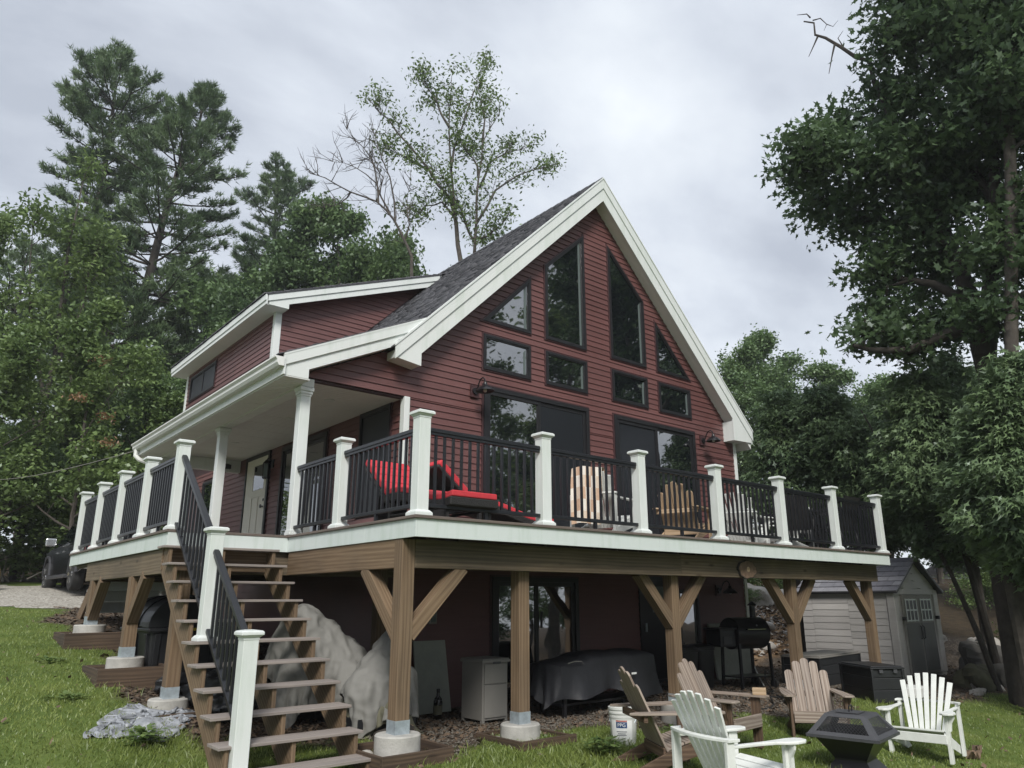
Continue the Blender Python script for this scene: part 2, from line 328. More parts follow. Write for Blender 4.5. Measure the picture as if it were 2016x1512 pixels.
class MB:
    def __init__(s): s.v = []; s.f = []; s.uv = []; s.sm = []
    def add(s, vs, fs, uvs=None, smooth=False):
        b = len(s.v); s.v += [tuple(p) for p in vs]
        ou, ov = random.uniform(0, 40), random.uniform(0, 40)
        for i, f in enumerate(fs):
            s.f.append([b + k for k in f]); s.sm.append(smooth)
            if uvs: s.uv += [(u + ou, w + ov) for u, w in uvs[i]]
            else:
                for k in f:
                    p = vs[k]; s.uv.append((p[0] + p[1] + ou, p[2] + ov))
        return s
    def hexa(s, P):
        """8 corners: bottom ring 0-3, top ring 4-7"""
        fs = [(3, 2, 1, 0), (4, 5, 6, 7), (0, 1, 5, 4), (1, 2, 6, 5), (2, 3, 7, 6), (3, 0, 4, 7)]
        V = [Vector(p) for p in P]
        dims = [(V[1] - V[0]).length, (V[3] - V[0]).length, (V[4] - V[0]).length]
        ax = [(V[1] - V[0]), (V[3] - V[0]), (V[4] - V[0])]
        k = dims.index(max(dims)); L = ax[k].normalized() if dims[k] > 0 else Vector((1, 0, 0))
        uvs = []
        for j, f in enumerate(fs):
            c = V[f[0]]; nrm = (V[f[1]] - c).cross(V[f[2]] - c)
            t = nrm.cross(L)
            if t.length < 1e-9 or abs(nrm.normalized().dot(L)) > 0.8:
                e = (V[f[1]] - c).normalized(); t = nrm.cross(e); 
                if t.length > 0: t.normalize()
                uvs.append([((V[q] - c).dot(e) * 0.3, (V[q] - c).dot(t) + 0.37 * j) for q in f])
            else:
                t.normalize()
                uvs.append([((V[q] - V[0]).dot(L), (V[q] - c).dot(t) + 0.37 * j) for q in f])
        return s.add(P, fs, uvs)
    def box(s, x0, x1, y0, y1, z0, z1):
        return s.hexa([(x0, y0, z0), (x1, y0, z0), (x1, y1, z0), (x0, y1, z0), (x0, y0, z1), (x1, y0, z1), (x1, y1, z1), (x0, y1, z1)])
    def bar(s, a, b, w, h, up=(0, 0, 1), w2=None, h2=None):
        """rectangular bar from a to b, w sideways, h along up"""
        a, b = Vector(a), Vector(b); d = (b - a).normalized(); up = Vector(up)
        sd = d.cross(up); sd.normalize(); u = sd.cross(d)
        w2 = w if w2 is None else w2; h2 = h if h2 is None else h2
        P = []
        for p, ww, hh in ((a, w, h), (b, w2, h2)):
            P += [p - sd * ww / 2 - u * hh / 2, p + sd * ww / 2 - u * hh / 2, p + sd * ww / 2 + u * hh / 2, p - sd * ww / 2 + u * hh / 2]
        return s.hexa([tuple(q) for q in P])
    def prism(s, poly, axis, d0, d1, ang=0.0):
        """polygon (list of 2D) extruded along axis 0,1,2 from d0 to d1"""
        def P(q, d):
            return (d, q[0], q[1]) if axis == 0 else ((q[0], d, q[1]) if axis == 1 else (q[0], q[1], d))
        n = len(poly); vs = [P(q, d0) for q in poly] + [P(q, d1) for q in poly]
        L = max(range(2), key=lambda k: max(q[k] for q in poly) - min(q[k] for q in poly))
        ca_, sa_ = math.cos(ang), math.sin(ang)
        cap = [(q[L] * ca_ + q[1 - L] * sa_, -q[L] * sa_ + q[1 - L] * ca_) for q in poly]
        fs = [tuple(range(n))[::-1], tuple(range(n, 2 * n))]; uvs = [cap[::-1], cap]
        for i in range(n):
            j = (i + 1) % n; e = math.dist(poly[i], poly[j])
            fs.append((i, j, n + j, n + i)); uvs.append([(0, 0), (e, 0), (e, abs(d1 - d0)), (0, abs(d1 - d0))])
        return s.add(vs, fs, uvs)
    def tube(s, pts, rad, n=8, cap=True):
        pts = [Vector(p) for p in pts]; m = len(pts)
        if not isinstance(rad, (list, tuple)): rad = [rad] * m
        vs = []; ref = Vector((0.13, 0.27, 1)); a = None
        for i, p in enumerate(pts):
            d = (pts[min(i + 1, m - 1)] - pts[max(i - 1, 0)]).normalized()
            if a is None:
                a = d.cross(ref if abs(d.dot(ref.normalized())) < 0.95 else Vector((1, 0, 0))).normalized()
            else:
                a = (a - d * a.dot(d)).normalized()
            b = d.cross(a)
            for k in range(n):
                t = 2 * math.pi * k / n
                vs.append(tuple(p + (a * math.cos(t) + b * math.sin(t)) * rad[i]))
        fs = []; uvs = []
        for i in range(m - 1):
            for k in range(n):
                j = (k + 1) % n
                fs.append((i * n + k, i * n + j, (i + 1) * n + j, (i + 1) * n + k))
                uvs.append([(i * .3, k / n), (i * .3, (k + 1) / n), (i * .3 + .3, (k + 1) / n), (i * .3 + .3, k / n)])
        if cap:
            fs.append(tuple(range(n))[::-1]); uvs.append([(0, 0)] * n)
            fs.append(tuple(range((m - 1) * n, m * n))); uvs.append([(0, 0)] * n)
        return s.add(vs, fs, uvs, True)
    def lathe(s, prof, n=20, c=(0, 0, 0), ax='z'):
        vs = []; m = len(prof)
        for r, z in prof:
            for k in range(n):
                t = 2 * math.pi * k / n
                p = (r * math.cos(t), r * math.sin(t), z)
                if ax == 'x': p = (p[2], p[0], p[1])
                if ax == 'y': p = (p[0], p[2], p[1])
                vs.append((c[0] + p[0], c[1] + p[1], c[2] + p[2]))
        fs = []
        for i in range(m - 1):
            for k in range(n):
                j = (k + 1) % n
                fs.append((i * n + k, i * n + j, (i + 1) * n + j, (i + 1) * n + k))
        fs.append(tuple(range(n))[::-1]); fs.append(tuple(range((m - 1) * n, m * n)))
        return s.add(vs, fs, None, True)
    def grid(s, fn, nu, nv, closed=False):
        vs = [fn(i / nu, j / nv) for j in range(nv + 1) for i in range(nu + 1)]
        fs = [(j * (nu + 1) + i, j * (nu + 1) + i + 1, (j + 1) * (nu + 1) + i + 1, (j + 1) * (nu + 1) + i) for j in range(nv) for i in range(nu)]
        return s.add(vs, fs, None, True)
    def mesh(s, name, mat):
        me = bpy.data.meshes.new(name); me.from_pydata(s.v, [], s.f)
        me.uv_layers.new(name='UVMap').data.foreach_set('uv', np.array(s.uv, dtype=np.float32).ravel())
        me.polygons.foreach_set('use_smooth', s.sm)
        if any(s.sm): me.set_sharp_from_angle(angle=R(40))
        me.materials.append(mat); me.update()
        return me
    def build(s, name, mat, parent=None, bevel=0.0, seg=2):
        o = bpy.data.objects.new(name, s.mesh(name, mat)); link(o, parent)
        if bevel:
            b = o.modifiers.new('bevel', 'BEVEL'); b.width = bevel; b.segments = seg; b.limit_method = 'ANGLE'; b.angle_limit = R(35)
        return o
def raw_mesh(name, V, F, mat, tone=None, smooth=False, edges_per=None):
    """fast mesh from arrays: V (n,3); F (m,k)"""
    me = bpy.data.meshes.new(name); n, (m, k) = len(V), F.shape
    me.vertices.add(n); me.vertices.foreach_set('co', np.ascontiguousarray(V, dtype=np.float32).ravel())
    me.loops.add(m * k); me.loops.foreach_set('vertex_index', np.ascontiguousarray(F, dtype=np.int32).ravel())
    me.polygons.add(m); me.polygons.foreach_set('loop_start', np.arange(0, m * k, k, dtype=np.int32))
    me.polygons.foreach_set('loop_total', np.full(m, k, dtype=np.int32))
    if smooth: me.polygons.foreach_set('use_smooth', np.ones(m, dtype=bool))
    me.update(calc_edges=True)
    if tone is not None:
        a = me.attributes.new('tone', 'FLOAT', 'POINT'); a.data.foreach_set('value', np.ascontiguousarray(tone, dtype=np.float32))
    me.materials.append(mat)
    return me

# ------------------------------------------------------------------ terrain
_cp = np.array([(-3.85, -6.2, -2.45), (-8, -8, -2.5), (2, -8, -2.8), (8, -8, -3.2), (6.06, -1.83, -2.67), (5.4, -.94, -2.52), (3.79, -.94, -2.43),
    (2.44, -1.32, -2.38), (2.1, -2.23, -2.47), (0, 0, -2.24), (-.8, .2, -2.34), (2, .3, -2.23), (5, .6, -2.27), (8.5, 0, -2.39), (10, .4, -2.36),
    (2, 3, -2.28), (5, 3, -2.29), (10, 3, -2.32), (11.3, -1, -2.62), (8, -3, -2.9), (13, -3, -2.9), (12, 1, -2.36), (14, 1, -2.36), (10.8, 3.2, -2.18),
    (12, 4, -2.3), (17.4, 7, -1.15), (21.6, 9.6, -.6), (30, 15, .5), (25, 2, -1.3), (20, -3, -2.2), (-1.4, 2.2, -2.02), (-1.4, 4.6, -1.68), (-1.4, 7, -1.35),
    (0, 5, -1.88), (1, 9, -1.25), (-2.4, 12, -.88), (-2, 18, -.5), (-5, 10, -1.12), (-5, 4, -1.85), (-5, 0, -2.22), (-10, 10, -1), (-10, 0, -2.1),
    (-4, 25, -.1), (0, 40, 1.4), (10, 40, 1.6), (25, 35, 1.6), (-20, 25, 0), (-20, 0, -1.8), (45, 0, -.4), (30, -15, -2.6), (0, -20, -4.0), (20, -20, -4.4), (-20, -20, -3.2),
    (70, 60, 3), (-60, 60, 3), (70, -60, -5), (-60, -60, -4), (0, 90, 4), (90, 10, 2), (-90, 0, 0), (0, -90, -5)], dtype=float)
def _tps_fit(P, z, reg=0.6):
    n = len(P); d = np.sqrt(((P[:, None] - P[None]) ** 2).sum(-1)); K = d.copy() + reg * 0
    A = np.zeros((n + 3, n + 3)); A[:n, :n] = K - np.eye(n) * reg * 0.05
    A[:n, n] = 1; A[:n, n + 1:] = P; A[n, :n] = 1; A[n + 1:, :n] = P.T
    return np.linalg.solve(A, np.concatenate([z, [0, 0, 0]]))
_tw = _tps_fit(_cp[:, :2], _cp[:, 2])
def gz_arr(X, Y):
    X = np.asarray(X, float); Y = np.asarray(Y, float); sh = X.shape
    p = np.stack([X.ravel(), Y.ravel()], 1); out = np.empty(len(p))
    for i in range(0, len(p), 20000):
        q = p[i:i + 20000]
        d = np.sqrt(((q[:, None] - _cp[None, :, :2]) ** 2).sum(-1))
        out[i:i + 20000] = d @ _tw[:-3] + _tw[-3] + q @ _tw[-2:]
    x, y = p[:, 0], p[:, 1]
    out += 0.018 * np.sin(1.7 * x + 0.6 * y) * np.sin(1.3 * y - 0.5 * x) + 0.010 * np.sin(4.1 * x + 1.0) * np.sin(3.7 * y)
    return out.reshape(sh)
def gz(x, y): return float(gz_arr(np.array([x]), np.array([y]))[0])
# ------------------------------------------------------------------ house
WY = 3.03                     # gable wall plane
XA, ZR = 5.78, 7.32           # ridge
HX0, HX1, HY1 = 1.66, 10.0, 13.3
house = thing('house', 'dark red lake house with steep gable, white trim, side porch and long dormer', 'house', (5.8, 8.0, -2.3), world=True)

def seg_minus(iv, holes):
    segs = [iv]
    for a, b in holes:
        out = []
        for s, e in segs:
            if b <= s or a >= e: out.append((s, e)); continue
            if a > s: out.append((s, a))
            if b < e: out.append((b, e))
        segs = out
    return [t for t in segs if t[1] - t[0] > 0.01]
NB = [0]
def siding(W, z0, z1, left, right, holes=(), step=0.105, parent=house, mat='siding', joined=False):
    """one board object per run of a course; left(z), right(z) bounds; holes: functions z -> (a, b) or None"""
    z = z0; mb = MB()
    while z < z1 - 0.02:
        za, zb = z, min(z + step, z1); zm = (za + zb) / 2
        L, Rr = left(zm), right(zm)
        hs = [(h(zm), h) for h in holes]; hs = [t for t in hs if t[0]]
        ends = {}
        for (a, b), h in hs:
            ends[round(a, 5)] = h; ends[round(b, 5)] = h
        for s, e in seg_minus((L, Rr), [t[0] for t in hs]):
            def endp(u, zz, side):
                h = ends.get(round(u, 5))
                if h is None:
                    if abs(u - L) < 1e-6 and side == 0: return left(zz)
                    if abs(u - Rr) < 1e-6 and side == 1: return right(zz)
                    return u
                r = h(zz)
                if r is None: return u
                return r[0] if abs(u - h(zm)[0]) < 1e-4 else r[1]
            a0, a1, b0, b1 = endp(s, za, 0), endp(s, zb, 0), endp(e, za, 1), endp(e, zb, 1)
            if b0 - a0 < 0.005 and b1 - a1 < 0.005: continue
            b0 = max(b0, a0 + .002); b1 = max(b1, a1 + .002)
            o_, i_ = 0.018 + random.uniform(-.001, .001), 0.003
            runs = [(a0, a1, b0, b1)]
            if b0 - a0 > 3.3 and not joined:              # long courses are two lengths, lapped at a seam
                m_ = a0 + (b0 - a0) * random.uniform(.3, .7); runs = [(a0, a1, m_ - .0015, m_ - .0015), (m_ + .0015, m_ + .0015, b0, b1)]
            for (c0, c1, e0, e1) in runs:
                oo = o_ + random.uniform(-.0015, .0015)
                mb.hexa([W(c0, oo, za), W(e0, oo, za), W(e0, -.004, za), W(c0, -.004, za), W(c1, i_, zb), W(e1, i_, zb), W(e1, -.004, zb), W(c1, -.004, zb)])
                if not joined: mb.build('siding_board', M[mat], parent); mb = MB(); NB[0] += 1
        z = zb
    if joined: mb.build('siding', M[mat], parent)['kind'] = 'stuff'
GW = lambda u, d, z: (u, WY - d, z)                       # gable wall, faces -y
def SW(xw): return lambda u, d, z: (xw - d, u, z)         # side wall, faces -x
def FW(yw): return lambda u, d, z: (u, yw - d, z)

def poly_iv(poly):
    def h(z):
        xs = []
        n = len(poly)
        for i in range(n):
            (x0, z0), (x1, z1) = poly[i], poly[(i + 1) % n]
            if (z0 <= z < z1) or (z1 <= z < z0): xs.append(x0 + (x1 - x0) * (z - z0) / (z1 - z0))
        return (min(xs), max(xs)) if len(xs) >= 2 else None
    return h
def inset(poly, d):
    n = len(poly); out = []
    A = sum(poly[i][0] * poly[(i + 1) % n][1] - poly[(i + 1) % n][0] * poly[i][1] for i in range(n))
    sg = 1 if A > 0 else -1
    lines = []
    for i in range(n):
        p, q = Vector(poly[i]), Vector(poly[(i + 1) % n]); e = (q - p).normalized(); nn = Vector((-e.y, e.x)) * sg
        lines.append((p + nn * d, e))
    for i in range(n):
        (p, e), (q, f) = lines[i - 1], lines[i]
        den = e.x * f.y - e.y * f.x; t = ((q.x - p.x) * f.y - (q.y - p.y) * f.x) / den
        r = p + e * t; out.append((r.x, r.y))
    return out
def ring(mb, W, outer, inner, d0, d1):
    n = len(outer)
    for i in range(n):
        j = (i + 1) % n
        mb.hexa([W(*_u(outer[i], d0)), W(*_u(outer[j], d0)), W(*_u(inner[j], d0)), W(*_u(inner[i], d0)),
                 W(*_u(outer[i], d1)), W(*_u(outer[j], d1)), W(*_u(inner[j], d1)), W(*_u(inner[i], d1))])
def _u(p, d): return (p[0], d, p[1])
def plate(mb, W, poly, d0, d1):
    n = len(poly); A = [W(p[0], d0, p[1]) for p in poly]; B = [W(p[0], d1, p[1]) for p in poly]
    mb.add(A + B, [tuple(range(n))[::-1], tuple(range(n, 2 * n))] + [(i, (i + 1) % n, n + (i + 1) % n, n + i) for i in range(n)])
holes_gable = []
def window(W, poly, holes=None, fw=0.043, jamb=True, name='window', mid=None, pane='glass', label=None):
    casing = inset(poly, -0.024)
    if holes is not None: holes.append(poly_iv(inset(poly, -0.02)))
    w = MB(); ring(w, W, casing, inset(poly, 0.012), 0.0, 0.030)
    win = w.build(name, M['casing'], house)
    if label: win['label'] = label
    f = MB(); ring(f, W, poly, inset(poly, fw), 0.0, 0.045); 
    f2 = inset(poly, fw - .004)
    ring(f, W, f2, inset(poly, fw + .022), 0.0, 0.034)
    f.build('frame', M['frame'], win)
    inner = inset(poly, fw + .018)
    g = MB(); plate(g, W, inner, 0.004, 0.014); g.build('pane', M[pane], win)
    if jamb:
        z0 = min(p[1] for p in inner); xr = max(p[0] for p in inner)
        h = poly_iv(inner)
        zt = max(p[1] for p in inner if abs(p[0] - xr) < 0.02)
        zb = min(p[1] for p in inner if abs(p[0] - xr) < 0.02)
        if zt - zb > 0.2:
            j = MB(); plate(j, W, [(xr - .085, zb + .004), (xr - .035, zb + .004), (xr - .035, zt - .02), (xr - .085, zt - .085)], 0.0145, 0.017)
            j.build('jamb', M['jamb'], win)
    return win
def rect(a, b, c, d): return [(a, c), (b, c), (b, d), (a, d)]
s_ = 0.985
# the gable glass: four raked windows over four low ones, mirrored about the ridge
raked = [[(4.43, 3.68), (5.44, 3.68), (5.44, 6.03), (4.43, 5.10)], [(6.12, 3.68), (7.13, 3.68), (7.13, 5.10), (6.12, 6.03)],
         [(3.03, 3.68), (4.08, 3.68), (4.08, 4.74)], [(7.48, 3.68), (8.53, 3.68), (7.48, 4.74)]]
for p, lb in zip(raked, ('tall raked window left of the ridge line', 'tall raked window right of the ridge line', 'triangular window on the left', 'triangular window on the right')):
    window(GW, p, holes_gable, label=lb)
for x in (3.05, 4.43, 6.12, 7.49): window(GW, rect(x, x + 1.015, 2.84, 3.45), holes_gable)

def slider(x0, x1, zb, zt, W, holes, screens):
    poly = rect(x0, x1, zb, zt)
    if holes is not None: holes.append(poly_iv(inset(poly, -0.02)))
    w = MB(); ring(w, W, inset(poly, -.03), inset(poly, .012), 0, .03); dr = w.build('sliding_door', M['casing'], house)
    f = MB(); ring(f, W, poly, inset(poly, .07), 0, .05); f.build('frame', M['frame'], dr)
    xm = (x0 + x1) / 2
    for k, (a, b) in enumerate(((x0 + .07, xm + .03), (xm - .03, x1 - .07))):
        d = .018 + .014 * (1 - k)
        q = rect(a, b, zb + .07, zt - .07)
        s = MB(); ring(s, W, q, inset(q, .065), .002, d); s.build('sash', M['frame'], dr)
        g = MB(); plate(g, W, inset(q, .06), .003, .010); g.build('pane', M['screen' if screens == k else 'glass'], dr)
    h = MB(); h.box(0, 0, 0, 0, 0, 0) if False else None
    hm = MB(); hm.bar(W(xm + .07, .05, 1.0 + zb), W(xm + .07, .05, 1.25 + zb), .025, .03, up=(0, 1, 0)); hm.build('handle', M['frame'], dr)
    return dr
slider(3.07, 5.45, 0.03, 2.56, GW, holes_gable, 1)
slider(6.13, 8.56, 0.03, 2.56, GW, holes_gable, 0)
holes_base = []
slider(3.27, 5.08, -2.22, -0.45, GW, holes_base, None)

# structural body (behind the boards)
def top_l(z):                         # left edge of gable siding under the porch roof / main soffit
    if z < 2.125: return 1.70
    if z < 2.16: return 0.06
    x = (z - 2.14) / 0.48
    if x < 1.42: return max(0.06, x)
    return max(1.42, XA - (6.86 - z)) if z > 2.8 else 1.42
top_r = lambda z: min(9.97, XA + (6.86 - z))
siding(GW, 2.125, 6.84, top_l, top_r, holes_gable)
siding(GW, -0.20 + .2, 2.125, lambda z: 1.70, lambda z: 9.97, holes_gable)
bd_door = rect(6.65, 7.55, -2.2, -0.42); bd_win = rect(7.72, 8.34, -2.12, -0.62)
holes_base += [poly_iv(bd_door)]
window(GW, bd_win, holes_base, label='narrow basement window behind the bins')
siding(GW, -2.42, -0.24, lambda z: 1.70, lambda z: 9.93, holes_base, joined=True)
w = MB(); w.prism([(1.68, -3.0), (9.98, -3.0), (9.98, 2.66), (XA, 6.84), (1.68, 2.74)], 1, WY + .002, HY1); w.build('wall', M['casing'], house)
w = MB(); w.prism([(0.08, 2.13), (1.66, 2.13), (1.66, 2.88), (0.08, 2.2)], 1, WY + .002, WY + .12); w.build('wall', M['casing'], house)
b = MB(); b.box(1.64, 9.99, WY - .03, WY - .0045, -3.0, -2.424); b.build('foundation', M['concrete'], house)

# basement door
d = MB(); ring(d, GW, inset(bd_door, -.03), inset(bd_door, .035), 0, .04); bdr = d.build('door', M['frame'], house); bdr['label'] = 'dark basement door with a half window'
d = MB(); plate(d, GW, inset(bd_door, .03), .002, .02); d.build('door_leaf', M['frame'], bdr)
d = MB(); plate(d, GW, rect(6.98, 7.30, -1.02, -.56), .021, .028); d.build('pane', M['jamb'], bdr)
d = MB(); d.bar(GW(6.74, .06, -1.35), GW(6.74, .06, -1.2), .03, .03, up=(0, 1, 0)); d.build('handle', M['galv'], bdr)

# side wall under the porch
S = SW(HX0); holes_side = []
door_y0, door_y1 = 8.18, 9.02
holes_side.append(lambda z: (door_y0 - .1, door_y1 + .34) if z < 2.1 else None)
holes_side.append(lambda z: (3.42, 4.42) if .45 < z < 2.12 else None)
holes_side.append(lambda z: (5.55, 7.52) if z < 2.06 else None)
holes_side.append(lambda z: (11.3, 12.2) if .75 < z < 1.95 else None)
siding(S, 0.0, 2.16, lambda z: WY + .09, lambda z: HY1, holes_side, joined=True)
siding(S, -2.42, -0.03, lambda z: WY + .09, lambda z: HY1, (), 0.12, joined=True)
window(S, rect(3.44, 4.40, .47, 2.10), None, jamb=False, pane='shutter', label='dark screened window beside the porch corner')
window(S, rect(11.32, 12.18, .77, 1.93), None, jamb=False, label='window beyond the porch')
slid = slider(5.57, 7.50, .03, 2.04, S, None, None); slid['label'] = 'dark glass door beside the cream door'
d = MB(); ring(d, S, rect(door_y0 - .1, door_y1 + .34, 0, 2.10), rect(door_y0 - .02, door_y1 + .28, .03, 2.02), 0, .05)
dr = d.build('door', M['frame'], house); dr['label'] = 'cream panelled front door with a small square light'
d = MB(); plate(d, S, rect(door_y1 + .02, door_y1 + .28, .03, 2.02), .004, .03); d.build('side_trim', M['door_paint'], dr)
d = MB(); plate(d, S, rect(door_y0, door_y1, .03, 2.02), .004, .022)
for (a, b, c, e) in ((door_y0 + .0, door_y0 + .13, .03, 2.02), (door_y1 - .13, door_y1, .03, 2.02), (door_y0 + .13, door_y1 - .13, 1.88, 2.02), (door_y0 + .13, door_y1 - .13, 1.22, 1.36),
                     (door_y0 + .13, door_y1 - .13, .03, .27), ((door_y0 + door_y1) / 2 - .05, (door_y0 + door_y1) / 2 + .05, .27, 1.22)):
    plate(d, S, rect(a, b, c, e), .0225, .036)
d.build('door_leaf', M['door_paint'], dr)
d = MB(); plate(d, S, rect(door_y0 + .15, door_y1 - .15, 1.37, 1.87), .0225, .03); d.build('pane', M['glass'], dr)
d = MB(); d.lathe([(.012, -.07), (.035, -.065), (.035, -.045), (.012, -.04), (.012, 0)], 12, (HX0 - .03, door_y0 + .07, 1.0), 'x'); d.lathe([(.03, -.015), (.03, 0)], 12, (HX0 - .03, door_y0 + .07, 1.13), 'x'); d.build('handle', M['frame'], dr)

# corner boards
def cb(x0, x1, y0, y1, z0, z1, nm='corner_board', m='white', par=house):
    b = MB(); b.box(x0, x1, y0, y1, z0, z1); return b.build(nm, M[m], par, bevel=.006)
cb(1.605, 1.70, WY - .032, WY + .088, 0.012, 2.12)
cb(9.94, 10.035, WY - .032, WY + .088, -2.42, 2.60)
cb(1.605, 1.70, WY - .032, WY + .088, -2.42, -.26)

# roofs: slab + shingle courses
def roof_slab(prof, y0, y1, mat='soffit', nm='roof'):
    b = MB(); b.prism(prof, 1, y0, y1); return b.build(nm, M[mat], house)
OY = 2.745
main = roof_slab([(1.30, 2.38 + .45), (XA, 6.86), (10.26, 2.38), (10.26, 2.72), (XA, 7.27), (1.30, 2.79)], OY + .03, HY1 + .28)
def shingles(parent, p0, p1, y0, y1fn, rows, lift=.012, tw=.30, thick=.016):
    """tabs laid from eave p0 (x,z) up to ridge p1, between y0 and y1fn(t)"""
    d = Vector((p1[0] - p0[0], p1[1] - p0[1])); Ln = d.length; d /= Ln; nrm = Vector((-d.y, d.x))
    if nrm.y < 0: nrm = -nrm
    V, F, T = [], [], []
    for r in range(rows):
        s0 = Ln * r / rows - (.0 if r else .03); s1 = Ln * (r + 1) / rows + .03
        y = y0 - random.uniform(0, tw) * (r % 2) * .5; yend = y1fn((r + .5) / rows)
        first = True
        while y < yend:
            w = tw * random.uniform(.6, 1.35); ya = max(y, y0); yb = min(y + w - .006, yend)
            if yb - ya > .02:
                k = len(V); h = thick + random.choice((0, 0, .006)); o = -.012 * random.random()
                def P(s, hh, yy):
                    q = Vector(p0) + d * s + nrm * (lift + hh); return (q.x, yy, q.y)
                V += [P(s0 + o, 0, ya), P(s0 + o, 0, yb), P(s1, 0, yb), P(s1, 0, ya), P(s0 + o, h, ya), P(s0 + o, h, yb), P(s1, .003, yb), P(s1, .003, ya)]
                F += [(k + 4, k + 5, k + 6, k + 7), (k, k + 1, k + 5, k + 4), (k + 1, k + 2, k + 6, k + 5), (k + 3, k, k + 4, k + 7)]
                T += [random.random()] * 8
            y += w
    F = np.array(F)
    fl = np.cross(np.array(V)[F[0][1]] - np.array(V)[F[0][0]], np.array(V)[F[0][2]] - np.array(V)[F[0][0]])
    if fl[2] < 0: F = F[:, ::-1]
    me = raw_mesh('shingles', np.array(V), F, M['shingle'], np.array(T))
    o = bpy.data.objects.new('shingles', me); link(o, parent); o['kind'] = 'stuff'; return o
DY = 7.6                       # dormer front wall
DX = 1.31                      # dormer side wall
shingles(main, (1.25, 2.75), (XA, 7.28), OY - .005, lambda t: HY1 + .3 if t > 1 else DY + .35, 44)
shingles(main, (10.31, 2.69), (XA, 7.28), OY - .005, lambda t: HY1 + .3, 44)
rc = MB()
y = OY - .01
while y < HY1 + .2:
    rc.hexa([(XA - .13, y, 7.20), (XA + .13, y, 7.20), (XA + .13, y + .26, 7.19), (XA - .13, y + .26, 7.19), (XA - .02, y, 7.325), (XA + .02, y, 7.325), (XA + .02, y + .26, 7.312), (XA - .02, y + .26, 7.312)])
    y += .215
rc.build('ridge_cap', M['shingle'], main)['kind'] = 'stuff'

# main rake boards: two stepped boards each side, boxed ends
def rake(side):
    s = 1 if side > 0 else -1
    X = lambda x: XA + s * x
    mb = MB()
    def strip(za, zb, y0, y1, xe):
        pts = [(X(0), ZR + zb), (X(xe), ZR + zb - xe), (X(xe), ZR + za - xe), (X(0), ZR + za)]
        mb.prism(pts, 1, y0, y1)
    if s < 0: pts = [(XA, ZR - .20), (1.30, ZR - .20 - (XA - 1.30)), (1.30, 2.595), (1.71, 2.545), (1.71, ZR - .51 - (XA - 1.71)), (XA, ZR - .51)]
    else: pts = [(XA, ZR - .51), (9.62, ZR - .51 - (9.62 - XA)), (9.62, 2.50), (10.27, 2.52), (10.27, ZR - .20 - (10.27 - XA)), (XA, ZR - .20)]
    mb.prism(pts, 1, OY, OY + .028)
    strip(-.235, -.035, OY - .022, OY - .0005, 4.52)
    r = mb.build('rake_board', M['white'], house)
    t = MB(); t.prism([(X(0), ZR + .005), (X(4.53), ZR - 4.525), (X(4.53), ZR - 4.56), (X(0), ZR - .030)], 1, OY - .035, OY + .02)
    t.build('drip_edge', M['white'], r)
    return r
rake(-1); rake(1)
b = MB(); b.prism([(1.285, 2.605), (1.705, 2.55), (1.705, 2.80), (1.285, 2.72)], 1, OY + .029, OY + .27); b.build('eave_box', M['white'], house)
b = MB(); b.prism([(9.625, 2.505), (10.265, 2.525), (10.265, 2.70), (9.625, 2.93)], 1, OY + .029, OY + .29); b.build('eave_box', M['white'], house)
b = MB(); b.box(10.262, 10.29, OY, HY1 + .28, 2.50, 2.74); b.build('eave_fascia', M['white'], house)

# porch roof and ceiling
PZ = lambda x: 2.29 + .48 * (x + .36)
py1 = 10.0
pr = roof_slab([(-.36, 2.10), (0.0, 2.165), (1.62, 2.94), (1.62, PZ(1.62) - .03), (-.36, PZ(-.36) - .03)], OY + .055, py1, nm='porch_roof')
shingles(pr, (-.40, PZ(-.40)), (1.80, PZ(1.80)), OY - .0, lambda t: py1, 20)
mb = MB(); mb.prism([(-.33, 2.02), (0.0, 2.02), (0.0, 2.155), (1.42, 2.837), (2.2, 3.26), (2.2, 3.36), (-.33, 2.2)], 1, OY + .030, OY + .050)
prk = mb.build('rake_board', M['white'], house)
mb = MB(); mb.prism([(-.36, 2.14), (2.2, 3.369), (2.2, 3.508), (-.36, 2.28)], 1, OY + .006, OY + .0295); mb.build('rake_trim', M['white'], prk)
mb = MB(); mb.prism([(-.36, 2.275), (2.05, 3.432), (2.05, 3.467), (-.36, 2.31)], 1, OY + .002, OY + .045); mb.build('drip_edge', M['white'], prk)
mb = MB(); mb.box(-.355, -.33, OY + .0, py1, 2.02, 2.27); mb.build('eave_fascia', M['white'], house)
g = MB(); g.prism([(-.358, 2.12), (-.43, 2.12), (-.455, 2.16), (-.455, 2.195), (-.485, 2.225), (-.485, 2.245), (-.474, 2.245), (-.474, 2.23), (-.445, 2.20), (-.445, 2.165), (-.425, 2.131), (-.358, 2.131)], 1, OY - .01, py1 + .02)
g.build('gutter', M['soffit'], house)
g = MB(); g.prism([(-.358, 2.121), (-.43, 2.121), (-.455, 2.16), (-.455, 2.195), (-.48, 2.225), (-.48, 2.24), (-.358, 2.24)], 1, OY - .016, OY - .0105); g.build('gutter_cap', M['soffit'], house)
for k in range(9):                                                     # soffit panels, ribbed
    b = MB(); y0 = OY + .03 + k * .81; y1 = min(y0 + .80, py1)
    n = 8
    for q in range(n):
        b.box(-.33, .02, y0 + (y1 - y0) * q / n + .004, y0 + (y1 - y0) * (q + 1) / n - .004, 2.005, 2.02)
    b.build('soffit_panel', M['soffit'], house)
b = MB(); b.box(.02, .19, WY - .02, py1 - .1, 1.99, 2.10); b.build('porch_beam', M['white'], house)
